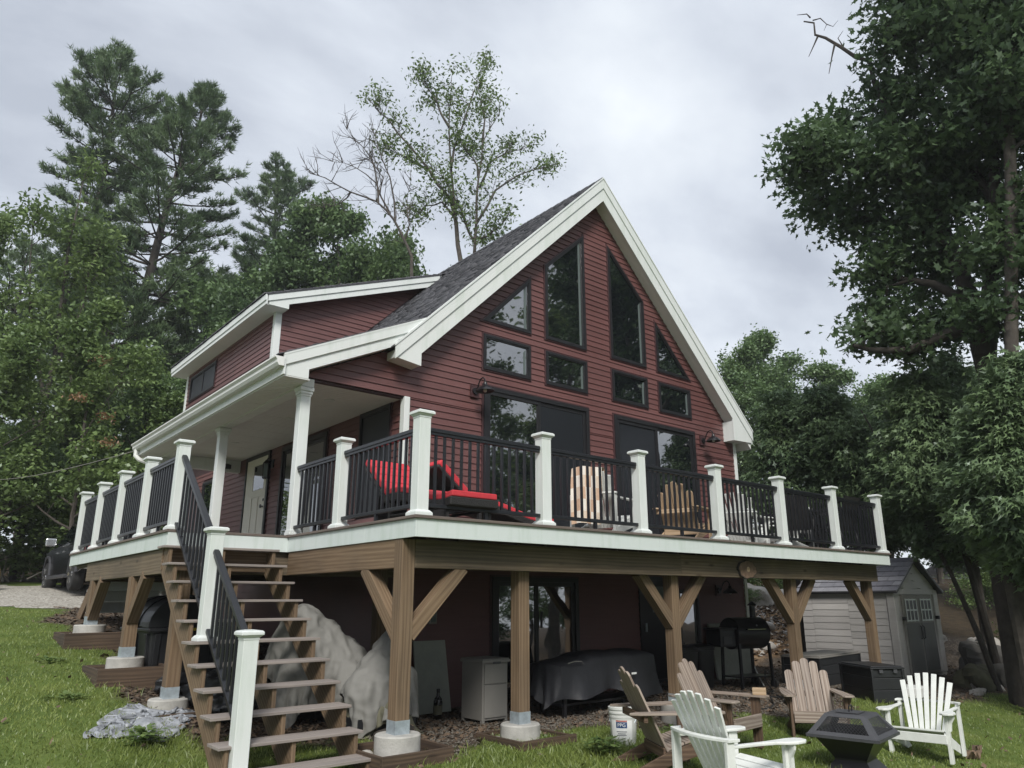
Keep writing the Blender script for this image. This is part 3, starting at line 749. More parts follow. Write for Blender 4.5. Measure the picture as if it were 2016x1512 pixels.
for k in range(12):                                                    # beadboard ceiling
    b = MB(); y0 = WY + .13 + k * .57; y1 = min(y0 + .565, py1 - .13); n = 6
    for q in range(n):
        b.box(.19, 1.645, y0 + (y1 - y0) * q / n + .004, y0 + (y1 - y0) * (q + 1) / n - .004, 2.115, 2.128)
    b.build('ceiling_panel', M['soffit'], house)
b = MB(); b.box(.19, 1.645, WY + .02, py1 - .1, 2.13, 2.15); b.build('porch_ceiling', M['soffit'], house)
b = MB(); b.box(.19, 1.64, py1 - .24, py1 - .1, 1.86, 2.11); b.build('porch_beam', M['white'], house)
b = MB(); b.box(.03, 1.66, WY + .025, WY + .11, 2.095, 2.128); b.build('ceiling_trim', M['casing'], house)
for y in (3.9, 5.4, 7.9):
    b = MB(); b.lathe([(.075, 2.104), (.075, 2.113)], 20, (.85, y, 0)); b.build('recessed_light', M['white'], house)
def column(y):
    c = MB(); c.box(.03, .17, y - .07, y + .07, .02, 1.989); col = c.build('porch_column', M['white'], house, bevel=.006)
    c = MB()
    for (a, z0, z1) in ((.085, 0.012, .05), (.078, .0505, .08)): c.box(.1 - a, .1 + a, y - a, y + a, z0, z1)
    c.build('base_trim', M['white'], col, bevel=.006)
    c = MB()
    for (a, z0, z1) in ((.078, 1.86, 1.89), (.088, 1.8905, 1.93), (.10, 1.9305, 1.985)): c.box(.1 - a, .1 + a, y - a, y + a, z0, z1)
    c.build('capital', M['white'], col, bevel=.006)
for y in (3.11, 6.28, 9.75): column(y)
# downspout at the far end of the gutter
b = MB(); b.tube([(-.41, 9.85, 2.12), (-.41, 9.85, 2.0), (-.36, 9.8, 1.93), (.05, 9.75, 1.80), (.30, 9.70, 1.72), (.34, 9.7, 1.6), (.34, 9.7, -.6), (.34, 9.68, -1.0), (.10, 9.5, -1.12)], .045, 8); b.build('downspout', M['soffit'], house)

# dormer
DZ = lambda x: 5.04 + .397 * (x - 1.03)
d = MB(); d.prism([(DX + .02, 3.5), (5.78, 6.7), (5.78, 6.72), (DX + .02, DZ(DX) - .17)], 1, DY + .004, HY1); d.build('dormer_wall', M['casing'], house)
FD = FW(DY)
roofline = lambda z: z - (ZR - XA) - .02
def dl(z): return DX + .1
def drr(z):                     # right bound: roof line of main roof, or soffit line of dormer
    return roofline(z)
holes_d = []
def dorm_left(z): return max(DX + .1, 1.03 + (z + .16 - 5.04) / .397)
siding(FD, 3.20, 6.60, dorm_left, lambda z: max(roofline(z), dorm_left(z) + .002), (), 0.105)
wd = rect(11.05, 12.92, 4.03, 4.66)
holes_ds = [poly_iv(wd)]
siding(SW(DX), 2.95, 4.86, lambda z: DY + .1, lambda z: HY1 - .1, holes_ds, 0.105)
ww = window(SW(DX), wd, None, jamb=False, pane='shutter', label='wide dark window in the dormer side')
mb = MB(); plate(mb, SW(DX), rect(11.95, 12.02, 4.08, 4.61), .0145, .03); mb.build('mullion', M['frame'], ww)
cb(DX - .03, DX + .1, DY - .03, DY + .1, 3.0, 4.86)
cb(DX - .03, DX + .06, HY1 - .1, HY1 + .03, 3.0, 4.86)
dy0 = 7.30
dr_ = roof_slab([(.99, DZ(.99) - .20), (1.40, DZ(.99) - .20), (1.40, DZ(1.40) - .17), (XA, DZ(XA) - .17), (XA, DZ(XA) - .03), (.99, DZ(.99) - .03)], dy0 + .03, HY1 + .3, nm='dormer_roof')
shingles(dr_, (.96, DZ(.96)), (XA, DZ(XA)), dy0 - .005, lambda t: HY1 + .3, 40)
mb = MB(); mb.prism([(1.03, 4.81), (1.43, 4.81), (1.43, DZ(1.43) - .285), (4.95, DZ(4.95) - .285), (4.95, DZ(4.95) - .04), (1.03, DZ(1.03) - .04)], 1, dy0, dy0 + .028)
drk = mb.build('rake_board', M['white'], house)
mb = MB(); mb.prism([(1.0, DZ(1.0) - .155), (4.97, DZ(4.97) - .155), (4.97, DZ(4.97) - .03), (1.0, DZ(1.0) - .03)], 1, dy0 - .022, dy0 - .0005); mb.build('rake_trim', M['white'], drk)
mb = MB(); mb.prism([(.97, DZ(.97) - .03), (5.02, DZ(5.02) - .03), (5.02, DZ(5.02) + .004), (.97, DZ(.97) + .004)], 1, dy0 - .032, dy0 + .02); mb.build('drip_edge', M['shingle'], drk)
mb = MB(); mb.box(.965, .988, dy0 - .02, HY1 + .3, 4.80, 4.88); mb.box(.945, .985, dy0 - .02, HY1 + .3, 4.882, 5.0); mb.build('eave_fascia', M['white'], house)
mb = MB(); mb.box(.99, 1.42, dy0 + .029, HY1 + .3, 4.80, 4.815); mb.build('soffit_panel', M['soffit'], house)

# things fixed to the house walls
def barn_lamp(x, z, label):
    t = thing('wall_lamp', label, 'lamp', (x, WY - .02, z), 0, 'gooseneck barn lamps beside the sliding doors'); t.scale = (.84, .9, .84)
    b = MB(); b.box(-.095, .095, -.03, 0, -.12, .12); b.build('mount_block', M['casing'], t)
    b = MB(); b.lathe([(.06, -.06), (.065, -.03)], 18, (0, 0, 0), 'y'); b.build('wall_plate', M['steel_black'], t)
    b = MB(); b.tube([(0, -.05, .0), (0, -.10, .03), (0, -.14, .13), (0, -.19, .20), (0, -.26, .215), (0, -.31, .17), (0, -.325, .09)], .013, 8); b.build('arm', M['steel_black'], t)
    b = MB(); b.lathe([(.02, .11), (.035, .10), (.04, .06), (.055, .04), (.11, .01), (.155, -.035), (.17, -.07), (.165, -.07), (.15, -.04), (.10, .0), (.03, .02)], 24, (0, -.325, 0)); b.build('shade', M['steel_black'], t)
    b = MB(); b.lathe([(.012, .01), (.03, -.03), (.034, -.06), (.02, -.085), (.004, -.09)], 14, (0, -.325, 0)); b.build('bulb', M['bulb'], t)
    return t
barn_lamp(2.88, 2.42, 'black gooseneck wall lamp left of the left sliding door')
barn_lamp(8.82, 2.42, 'black gooseneck wall lamp at the far right near the roof corner')
t = barn_lamp(9.0, -.62, 'dark barn lamp on the basement wall above the bins'); t['group'] = 'gooseneck barn lamps beside the sliding doors'
t = thing('porch_lantern', 'dark glass box lantern hanging beside the cream door', 'lamp', (HX0, 7.98, 1.75))
b = MB(); b.box(-.03, 0, -.06, .06, -.02, .14); b.build('wall_plate', M['frame'], t)
b = MB(); b.tube([(-.02, 0, .08), (-.07, 0, .16), (-.12, 0, .16), (-.13, 0, .12)], .01, 6); b.build('arm', M['frame'], t)
b = MB(); b.lathe([(.02, .13), (.075, .06), (.08, .05)], 4, (-.13, 0, 0)); b.lathe([(.07, -.25), (.075, -.22)], 4, (-.13, 0, 0))
for k in range(4): 
    a = math.pi / 2 * k; b.tube([(-.13 + .07 * math.cos(a), .07 * math.sin(a), .05), (-.13 + .07 * math.cos(a), .07 * math.sin(a), -.23)], .007, 5)
b.build('cage', M['frame'], t)
b = MB(); b.lathe([(.055, -.21), (.055, .04)], 4, (-.13, 0, 0)); b.build('pane', M['jamb'], t)
t = thing('flood_light', 'small black flood light under the far end of the porch ceiling', 'lamp', (1.35, py1 - .24, 1.97))
b = MB(); b.box(-.05, .05, -.03, 0, -.05, .05); b.build('base', M['frame'], t)
b = MB(); b.box(-.06, .06, -.10, -.035, -.06, .03); b.build('head', M['frame'], t)
t = tag(MB().box(2.12, 2.25, 2.95, 3.012, -1.12, -.92).build('outlet_box', M['cabinet'], None, bevel=.012), 'small grey outdoor outlet box on the dark basement wall', 'outlet')
b = MB(); b.box(2.15, 2.22, 2.94, 2.9495, -1.09, -.95); b.build('cover', M['jamb'], t)
# ------------------------------------------------------------------ deck
W, D0, W2, L2 = 10.05, 3.03, 1.43, 5.77
deck = thing('deck', 'raised timber deck with pale fascia wrapping two sides of the house', 'deck', (4, 1.5, -2.25), world=True)
y = .16
while y < 2.98:
    b = MB(); b.box(.16, W - .16, y, y + .135, -.028, -.002); b.build('floor_board', M['decking'], deck); y += .141
y = D0 + .02
while y < D0 + L2 - .16:
    b = MB(); b.box(-W2 + .14, HX0 - .02, y, y + .135, -.028, -.002); b.build('floor_board', M['decking'], deck); y += .141
def edge(x0, x1, y0, y1):
    b = MB(); b.box(x0, x1, y0, y1, -.030, 0.0); b.build('edge_board', M['decking'], deck, bevel=.004)
edge(-.025, 3.1, -.025, .155); edge(3.104, 6.9, -.025, .155); edge(6.904, W + .025, -.025, .155)
edge(-.025, .155, .159, D0 - .004); edge(W - .155, W + .025, .159, D0 - .1)
edge(-W2 - .025, HX0 - 1.6, D0 - .028, D0 + .015); edge(-W2 - .025, -W2 + .135, D0 + .019, D0 + L2 * .55); edge(-W2 - .025, -W2 + .135, D0 + L2 * .55 + .004, D0 + L2 + .02)
def fascia(x0, x1, y0, y1):
    b = MB(); b.box(x0, x1, y0, y1, -.208, -.0305); b.build('fascia_board', M['fascia'], deck, bevel=.002)
for a, c in ((.022, 3.62), (3.623, 7.24), (7.243, W)): fascia(a, c, 0, .02)
fascia(0, .02, 0, 1.02); fascia(0, .02, 1.0225, D0 - .022)
fascia(W - .02, W, .022, D0 - .1)
fascia(-W2, .02, D0 - .02, D0)
for a, c in ((D0 + .002, D0 + 1.72), (D0 + 1.723, D0 + 3.9), (D0 + 3.903, D0 + L2)): fascia(-W2, -W2 + .02, a, c)
fascia(-W2 + .022, .2, D0 + L2 - .02, D0 + L2)
FY = .25
jm = MB().box(-.02, .02, FY + .08, D0 - .05, -.25, -.035).mesh('joist', M['pt_dark'])
for k in range(24): inst('joist', jm, deck, (.35 + k * .405, 0, 0)).matrix_parent_inverse = Matrix.Translation(-Vector(deck['_w']))
jm2 = MB().box(-.02, .02, D0 + .1, D0 + L2 - .05, -.25, -.035).mesh('joist', M['pt_dark'])
for k in range(7): inst('joist', jm2, deck, (-1.3 + k * .45, 0, 0)).matrix_parent_inverse = Matrix.Translation(-Vector(deck['_w']))
def beam(x0, x1, y0, y1, z0=-.49, z1=-.209, m='pt_dark'):
    b = MB(); b.box(x0, x1, y0, y1, z0, z1); return b.build('beam', M[m], deck, bevel=.004)
PX = (.01, 1.61, 4.28, 7.28, 9.88)        # front posts, left faces
pw = .15
beam(.162, 4.35, FY, FY + .12); beam(4.352, 10.03, FY, FY + .12)
beam(.015, .135, FY + .152, D0 - .03, m='pt'); 
beam(-W2 + .035, -W2 + .155, 3.06, 7.45); beam(-W2 + .157, 1.6, 3.08, 3.2)
beam(-W2 + .157, 1.6, 7.30, 7.42)
galv_h = .12
def post(x0, y0, zb, ztop, label=None):
    b = MB(); b.box(x0, x0 + pw, y0, y0 + pw, zb + .03, ztop); p = b.build('support_post', M['pt'], deck, bevel=.006)
    g = MB(); t = .004
    for (a, c, e, f) in ((x0 - t, x0 + pw + t, y0 - t, y0 - .0006), (x0 - t, x0 + pw + t, y0 + pw + .0006, y0 + pw + t), (x0 - t, x0 - .0006, y0 - .0004, y0 + pw), (x0 + pw + .0006, x0 + pw + t, y0 - .0004, y0 + pw)):
        g.box(a, c, e, f, zb, zb + galv_h)
    g.build('post_base', M['galv'], p)
    return p
def brace(a, b_):
    m = MB(); m.bar(a, b_, .135, .135, up=(0, 0, 1)); return m.build('brace', M['pt'], deck, bevel=.004)
pier_pts = []
for k, x in enumerate(PX):
    zb = (-2.0, -2.08, -2.10, -2.12, -2.16)[k]
    post(x, FY + (.0 if k == 0 else .125), zb, -.212 if k == 0 else -.212)
    pier_pts.append((x + pw / 2, FY + pw / 2 + (0 if k == 0 else .125), zb))
yb = FY + .20
def vbrace(xc, dirn):
    brace((xc + dirn * .04, yb, -1.12), (xc + dirn * .66, yb, -.46))
c0, c2, c3, c4 = [PX[k] + pw / 2 for k in (0, 2, 3, 4)]
brace((c0 + .05, FY + .075, -1.13), (c0 + .68, FY + .075, -.47))
brace((c0, FY + .11, -1.13), (c0, FY + .80, -.47))
for c, ds in ((c2, (-1, 1)), (c3, (-1, 1)), (c4, (-1,))):
    for d_ in ds: vbrace(c, d_)
# left section
LP = [(-W2 + .02, 6.85, -1.13), (-W2 + .02, 4.50, -1.47), (-1.25, 3.06, -1.84), (.05, 7.28, -1.30), (1.35, 3.06, -2.1)]
for (x, y, z) in LP:
    post(x, y, z, -.492 if x < -1.3 else -.212); pier_pts.append((x + pw / 2, y + pw / 2, z))
for (x, y, z) in LP[:2]:
    brace((x + pw / 2, y + .03, -1.02), (x + pw / 2, y - .50, -.48))
brace((.05 + pw / 2, 7.35, -1.0), (.62, 7.35, -.48))

labels = ['round concrete pier under the near corner post of the deck', 'round concrete pier under the second front post, beside the pail', 'round concrete pier behind the middle wooden chair',
          'round concrete pier behind the front-facing wooden chair', 'round concrete pier under the far right deck post', 'round concrete pier farthest back on the lawn side',
          'round concrete pier left of the black domed bin', 'round concrete pier beside the silver tarp', 'round concrete pier far under the deck behind the domed bin', 'round concrete pier deep under the deck by the house wall']
for (x, y, z), lb in zip(pier_pts, labels):
    g = gz(x, y)
    t = MB(); r = .215
    t.lathe([(r, min(g, z - .1) - .15), (r, z - .012), (r - .012, z), (0.02, z)], 28, (x, y, 0)); o = t.build('concrete_pier', M['concrete'])
    tag(o, lb, 'pier', 'concrete piers under the deck posts')
frame_labels = ['timber edging box around the pier at the foot of the stairs', 'timber edging box around the pier beside the pail', None, None, None, 'timber edging box farthest back on the lawn', 'timber edging box left of the black domed bin', 'timber edging box in front of the silver tarp']
for i, lb in enumerate(frame_labels):
    if not lb: continue
    x, y, z = pier_pts[i]; g = gz(x, y)
    if i >= 5: x0, x1, y0, y1 = x - .40, x + .42, y - .52, y + .38
    elif i == 0: x0, x1, y0, y1 = x - .34, x + .42, y - .32, y + .40
    else: x0, x1, y0, y1 = x - .36, x + .40, y - .46, y + .36
    t = thing('timber_edging', lb, 'edging', ((x0 + x1) / 2, (y0 + y1) / 2, g), 0, 'timber edging boxes around the piers', world=True)
    zt = z - (.10 if i else .12); zb_ = zt - .34
    for (a, c, e, f) in ((x0, x1, y0, y0 + .038), (x0, x1, y1 - .038, y1), (x0, x0 + .038, y0 + .039, y1 - .039), (x1 - .038, x1, y0 + .039, y1 - .039)):
        b = MB(); b.box(a, c, e, f, zb_, zt + random.uniform(-.008, .008)); b.build('board', M['edging'], t, bevel=.004)
    fl = MB(); fl.box(x0 + .039, x1 - .039, y0 + .039, y1 - .039, zb_, zt - .10); fl.build('gravel_fill', M['litter'], t)['kind'] = 'stuff'
    # a few stones in the box
    for q in range(3):
        sx, sy = random.choice((x0 + .09, x1 - .09)), random.uniform(y0 + .09, y1 - .1)
        st = MB(); rr = random.uniform(.035, .07)
        st.grid(lambda u, v: (sx + rr * 1.2 * math.cos(2 * math.pi * u) * math.sin(math.pi * v), sy + rr * math.sin(2 * math.pi * u) * math.sin(math.pi * v), zt - .085 + rr * .8 * math.cos(math.pi * v) + .03), 10, 6)
        o = st.build('stone', M['rock_pale']); tag(o, ('first', 'second', 'third')[q] + ' pale cobble in the ' + lb.replace('timber edging ', '').replace('in front of', 'by').replace('farthest back on the lawn', 'farthest back'), 'stone', 'pale cobbles inside the edging boxes')

# ------------------------------------------------------------------ railings
def post_meshes(h=1.07):
    p = MB(); a = .066; p.box(-a, a, -a, a, 0.0, h - .055); pm = p.mesh('post', M['white'])
    c = MB()
    for (r0, r1, z0, z1) in ((.070, .070, h - .085, h - .066), (.070, .092, h - .0655, h - .045), (.098, .098, h - .0445, h - .02), (.098, .085, h - .0195, h - .008), (.085, .03, h - .0075, h)):
        c.hexa([(-r0, -r0, z0), (r0, -r0, z0), (r0, r0, z0), (-r0, r0, z0), (-r1, -r1, z1), (r1, -r1, z1), (r1, r1, z1), (-r1, r1, z1)])
    cm = c.mesh('cap', M['white'])
    b = MB()
    for (r0, r1, z0, z1) in ((.098, .098, .001, .03), (.096, .074, .0305, .055)):
        b.hexa([(-r0, -r0, z0), (r0, -r0, z0), (r0, r0, z0), (-r0, r0, z0), (-r1, -r1, z1), (r1, -r1, z1), (r1, r1, z1), (-r1, r1, z1)])
    bm = b.mesh('base_trim', M['white'])
    return pm, cm, bm
PM = post_meshes(); 
def rpost(par, x, y, z=0, meshes=PM):
    p = inst('post', meshes[0], par, (x, y, z))
    for m_, nm in ((meshes[1], 'cap'), (meshes[2], 'base_trim')):
        c = bpy.data.objects.new(nm, m_); COL.objects.link(c); c.parent = p
        bv = c.modifiers.new('bevel', 'BEVEL'); bv.width = .003; bv.segments = 1
    bv = p.modifiers.new('bevel', 'BEVEL'); bv.width = .005; bv.segments = 2
    return p
bal = MB(); bal.box(-.0125, .0125, -.0125, .0125, 0, 1); BALM = bal.mesh('baluster', M['rail'])
def rail_section(par, a, b, n, zt=.90, zb=.09):
    """a, b (x,y,z) deck points at post faces; level or raked"""
    a, b = Vector(a), Vector(b)
    t = MB()
    up = Vector((0, 0, 1))
    d = (b - a).normalized()
    t.bar(a + up * (zt - .022), b + up * (zt - .022), .062, .036); 
    t.bar(a + up * (zt - .0005), b + up * (zt - .0005), .046, .007)
    t.bar(a + up * (zt - .056), b + up * (zt - .056), .044, .032)
    t.build('top_rail', M['rail'], par, bevel=.006)
    t = MB(); t.bar(a + up * (zb + .02), b + up * (zb + .02), .044, .04); t.build('bottom_rail', M['rail'], par, bevel=.004)
    L = (b - a)
    for k in range(n):
        p = a + L * ((k + 1) / (n + 1))
        o = inst('baluster', BALM, par, (p.x, p.y, p.z + zb + .04), scale=(1, 1, zt - zb - .11))
        # feet
    if abs(L.z) < .1:
        m = (a + b) / 2; f = MB(); f.box(m.x - .018, m.x + .018, m.y - .018, m.y + .018, m.z + .002, m.z + zb); f.build('rail_foot', M['rail'], par)
e = .085
rf = thing('deck_railing', 'long black baluster railing with seven white posts along the front deck edge', 'railing', (0, 0, 0), 0, 'deck railings')
xs = [e + (W - 2 * e) * i / 6 for i in range(7)]
for i, x in enumerate(xs):
    rpost(rf, x, e)
    if i < 6: rail_section(rf, (x + .066, e, 0), (xs[i + 1] - .066, e, 0), 13)
rl = thing('deck_railing', 'short black railing between the near corner post and the porch column', 'railing', (0, 0, 0), 0, 'deck railings')
rpost(rl, e, 1.79)
rail_section(rl, (e, e + .066, 0), (e, 1.79 - .066, 0), 13); rail_section(rl, (e, 1.79 + .066, 0), (e, 3.04, 0), 10)
rr = thing('deck_railing', 'black railing with white posts receding along the far right deck end', 'railing', (0, 0, 0), 0, 'deck railings')
rpost(rr, W - e, 2.8); rail_section(rr, (W - e, e + .066, 0), (W - e, 2.8 - .066, 0), 20)
rb = thing('deck_railing', 'black railing with five white posts receding along the left porch side', 'railing', (0, 0, 0), 0, 'deck railings')
ys = [3.11 + 1.4 * i for i in range(5)]
for i, y in enumerate(ys):
    rpost(rb, -W2 + e, y)
    if i < 4: rail_section(rb, (-W2 + e, y + .066, 0), (-W2 + e, ys[i + 1] - .066, 0), 11)

# ------------------------------------------------------------------ stairs
stair = thing('staircase', 'open timber stairs with grey treads climbing from the lawn to the porch', 'stairs', (-.85, 1.3, -2.3), world=True)
RISE, RUN, NT = .1955, .2555, 11
SX0, SX1 = -1.52, -.20
Y1 = 2.755                      # nose of the top tread
def tread_z(k): return -RISE * k - .002
for k in range(1, NT + 1):
    yn = Y1 - RUN * (k - 1); zt = tread_z(k)
    for q, (ya, yb_) in enumerate(((yn, yn + .136), (yn + .142, yn + .278))):
        b = MB(); b.box(SX0, SX1, ya, yb_, zt - .026, zt); b.build('tread', M['tread'], stair, bevel=.004)
def stringer(x0, x1):
    poly = []
    for k in range(0, NT + 1):
        yn = Y1 - RUN * (k - 1) + .025; z = tread_z(k) - .0265
        if k > 0: poly.append((yn, z))
        if k == 0: poly.append((D0 - .022, -.235)); poly.append((D0 - .022 - .0, tread_z(1) - .0265)) if False else None
        if k > 0 and k < NT: poly.append((yn, tread_z(k + 1) - .0265))
    poly[0] = (D0 - .022, -.24)
    pts = [(D0 - .022, tread_z(1) - .0265), (Y1 + .025, tread_z(1) - .0265)]
    for k in range(1, NT):
        yn = Y1 - RUN * (k - 1) + .025
        pts.append((yn, tread_z(k + 1) - .0265)); pts.append((Y1 - RUN * k + .025, tread_z(k + 1) - .0265))
    yl = Y1 - RUN * (NT - 1) + .025
    pts += [(yl, -2.42), (yl + .24, -2.42)]
    sl = RISE / RUN
    pts += [(D0 - .022, -2.42 + (D0 - .022 - yl - .24) * sl)]
    b = MB(); b.prism(pts, 0, x0, x1, math.atan2(RISE, RUN)); b.build('stringer', M['pt'], stair)
for x in (-1.46, -.88, -.28): stringer(x, x + .038)
b = MB(); b.box(SX0 + .05, SX1 - .03, D0 - .06, D0 - .0225, -.46, -.21); b.build('header', M['pt'], stair)

srail = thing('stair_railing', 'sloping black stair railing with two white newel posts on the left', 'railing', (0, 0, 0))
NX = -1.345
PN2 = post_meshes(1.10); PN3 = post_meshes(1.26)
yA, yB, yC = 3.11, 1.615, .47
zB, zC = tread_z(6), -2.30
rpost(srail, NX, yB, zB, PN2); rpost(srail, NX, yC, zC, PN3)
sl = RISE / RUN
def stair_rail(y0, y1, n, z_at, zt, zb):
    rail_section(srail, (NX, y0, z_at), (NX, y1, z_at - (y0 - y1) * sl), n, zt, zb)
stair_rail(yA - .066, yB + .066, 10, -.02, .90, .07)
z2 = -.02 - (yA - .066 - (yB - .066)) * sl
stair_rail(yB - .066, yC + .066, 8, z2, .86, .07)

# log slice hanging on the beam
t = thing('log_slice', 'round slice of log fixed to the front beam under the deck', 'wood slice', (5.86, FY - .03, -.375))
ns = 26; rr_ = [.155 * (1 + .05 * math.sin(k * 2.1) + .035 * math.sin(k * 5.3)) for k in range(ns)]
b = MB(); b.prism([(rr_[k] * 1.5 * math.cos(2 * math.pi * k / ns), rr_[k] * .85 * math.sin(2 * math.pi * k / ns)) for k in range(ns)], 1, -.004, .028); b.build('bark_ring', M['bark_dark'], t)
b = MB()
for q, (r0, d) in enumerate(((.92, .008), (.70, .010), (.46, .012), (.24, .014))):
    b.prism([(rr_[k] * 1.5 * r0 * math.cos(2 * math.pi * k / ns), rr_[k] * r0 * .85 * math.sin(2 * math.pi * k / ns)) for k in range(ns)], 1, -d, -.0041 + .0 if q == 0 else -.0042)
b.build('face', M['end_grain'], t)
b = MB(); b.lathe([(.035, -.018), (.04, -.0142)], 14, (0, 0, 0), 'y'); b.build('knot', M['beige_wood'], t)
# ------------------------------------------------------------------ lawn chairs
def slat_mesh(w, ln, th, mat, rounded, nm='back_slat', w2=None):
    """slat standing along local z, rounded top, thickness along y"""
    w2 = w if w2 is None else w2
    b = MB()
    if rounded:
        pts = [(-w / 2, 0), (w / 2, 0)]
        r = w2 / 2
        for k in range(9):
            a = math.pi * k / 8; pts.append((r * math.cos(a), ln - r * .8 + r * .8 * math.sin(a)))
    else: pts = [(-w / 2, 0), (w / 2, 0), (w2 / 2, ln), (-w2 / 2, ln)]
    b.prism(pts, 1, -th / 2, th / 2)
    return b.mesh(nm, mat)
def bev(o, w=.004, s=2):
    m = o.modifiers.new('bevel', 'BEVEL'); m.width = w; m.segments = s; m.limit_method = 'ANGLE'; m.angle_limit = R(35); return o
def adirondack_wood(loc, yaw, label, group, mats=('chair_wood', 'chair_wood_dark'), slats5=True):
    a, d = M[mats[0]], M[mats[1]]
    t = thing('adirondack_chair', label, 'chair', loc, yaw, group)
    base, top = Vector((0, -.40, .20)), Vector((0, -.74, .93))
    dv = (top - base); ang = math.atan2(-dv.y, dv.z)
    for k, ln in ((-2, .70), (-1, .82), (0, .86), (1, .82), (2, .70)):
        x = k * .112
        o = inst('back_slat', slat_mesh(.105, ln - .04, .021, a, True), t, (x, base.y, base.z), (ang, 0, 0)); bev(o, .003)
    for k in range(5):
        y0 = .03 - k * .092; z0 = .372 - k * .027
        b = MB(); b.hexa([(-.27, y0 - .084, z0 - .046), (.27, y0 - .084, z0 - .046), (.27, y0, z0 - .021), (-.27, y0, z0 - .021), (-.27, y0 - .084, z0 - .025), (.27, y0 - .084, z0 - .025), (.27, y0, z0), (-.27, y0, z0)])
        bev(b.build('seat_slat', a, t))
    b = MB(); b.box(-.31, .31, .034, .056, .235, .372); bev(b.build('apron', a, t))
    for s in (-1, 1):
        b = MB()
        pts = [(.262, -.70), (.315, -.78), (.36, -.70), (.40, -.35), (.425, -.05), (.42, .09), (.395, .125), (.30, .125), (.272, .09), (.268, -.2)]
        b.prism([(s * p[0], p[1]) for p in (pts if s > 0 else pts[::-1])], 2, .542, .565); bev(b.build('arm', a, t), .005)
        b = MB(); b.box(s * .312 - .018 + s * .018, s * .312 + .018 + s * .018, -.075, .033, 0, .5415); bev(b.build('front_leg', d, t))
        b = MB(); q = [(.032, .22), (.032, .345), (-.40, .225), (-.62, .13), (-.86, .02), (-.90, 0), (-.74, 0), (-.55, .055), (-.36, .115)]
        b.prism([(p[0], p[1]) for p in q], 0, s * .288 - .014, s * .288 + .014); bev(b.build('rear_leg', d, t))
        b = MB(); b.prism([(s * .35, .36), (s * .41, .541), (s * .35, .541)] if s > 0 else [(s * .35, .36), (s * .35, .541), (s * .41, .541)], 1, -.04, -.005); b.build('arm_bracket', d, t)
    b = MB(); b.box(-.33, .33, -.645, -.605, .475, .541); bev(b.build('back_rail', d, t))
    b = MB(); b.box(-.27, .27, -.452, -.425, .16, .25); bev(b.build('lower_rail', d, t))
    return t
def adirondack_white(loc, yaw, label, group, mat='chair_white', n=7):
    m = M[mat]
    t = thing('adirondack_chair', label, 'chair', loc, yaw, group)
    base, top = Vector((0, -.38, .16)), Vector((0, -.72, .96))
    dv = top - base; ang = math.atan2(-dv.y, dv.z)
    for k in range(n):
        f = (k - (n - 1) / 2) / ((n - 1) / 2)
        ln = .86 - .10 * f * f - .012
        o = inst('back_slat', slat_mesh(.048, ln, .02, m, False, w2=.062), t, (f * .165, base.y, base.z), (ang, 0, 0))
        o.rotation_euler = (Matrix.Rotation(ang, 3, 'X') @ Matrix.Rotation(f * .155, 3, 'Y')).to_euler(); bev(o, .004)
    for k in range(5):
        y0 = .03 - k * .085; z0 = .365 - k * .03
        b = MB(); b.hexa([(-.29, y0 - .074, z0 - .048), (.29, y0 - .074, z0 - .048), (.29, y0, z0 - .022), (-.29, y0, z0 - .022), (-.29, y0 - .074, z0 - .026), (.29, y0 - .074, z0 - .026), (.29, y0, z0), (-.29, y0, z0)])
        bev(b.build('seat_slat', m, t), .004)
    b = MB(); b.box(-.315, .315, .034, .056, .215, .315); bev(b.build('apron', m, t))
    # curved rail behind the slats, on two back posts
    b = MB(); npt = 10
    top_, bot_ = [], []
    for k in range(npt + 1):
        f = -1 + 2 * k / npt; yy = -.615 - .075 * (1 - f * f) + .02
        top_.append((f * .37, yy - .055)); bot_.append((f * .37, yy + .008 + .05 * (abs(f) > .9)))
    b.prism(bot_ + top_[::-1], 2, .592, .617); bev(b.build('back_rail', m, t), .004)
    for s in (-1, 1):
        b = MB(); b.hexa([(s * .335 - .018, -.66, 0), (s * .335 + .018, -.66, 0), (s * .335 + .018, -.58, 0), (s * .335 - .018, -.58, 0), (s * .335 - .018, -.66, .5915), (s * .335 + .018, -.66, .5915), (s * .335 + .018, -.58, .5915), (s * .335 - .018, -.58, .5915)])
        bev(b.build('back_post', m, t))
        pts = [(.300, -.60), (.350, -.60), (.352, -.30), (.372, -.16), (.418, -.08), (.440, .0), (.428, .09), (.39, .14), (.33, .145), (.285, .11), (.272, .02), (.285, -.1), (.300, -.25)]
        b = MB(); b.prism([(s * p[0], p[1]) for p in (pts if s > 0 else pts[::-1])], 2, .542, .566); bev(b.build('arm', m, t), .006)
        b = MB(); b.box(s * .328 - .019, s * .328 + .019, -.06, .033, 0, .5415); bev(b.build('front_leg', m, t))
        b = MB(); q = [(.032, .20), (.032, .335), (-.42, .19), (-.62, .11), (-.82, .0), (-.66, 0), (-.5, .05), (-.3, .11)]
        b.prism(q, 0, s * .298 - .0105, s * .298 + .0105); bev(b.build('rear_leg', m, t))
        b = MB(); q = [(-.03, .541), (-.03, .34), (.005, .36), (.02, .44), (.075 if s else 0, .50), (.085, .541)]
        bx = [(s * (.348 + (p[0] + .03) * .62), p[1]) for p in q]
        b.prism(bx if s > 0 else bx[::-1], 1, -.03, -.008); b.build('arm_bracket', m, t)
    return t
GRP = 'adirondack chairs round the fire pit'
def on_ground(x, y, dz=0.0): return (x, y, gz(x, y) + dz)
adirondack_white((6.06, -1.83, -2.67), R(99), 'white fan-backed adirondack chair on the lawn right of the fire pit', GRP)
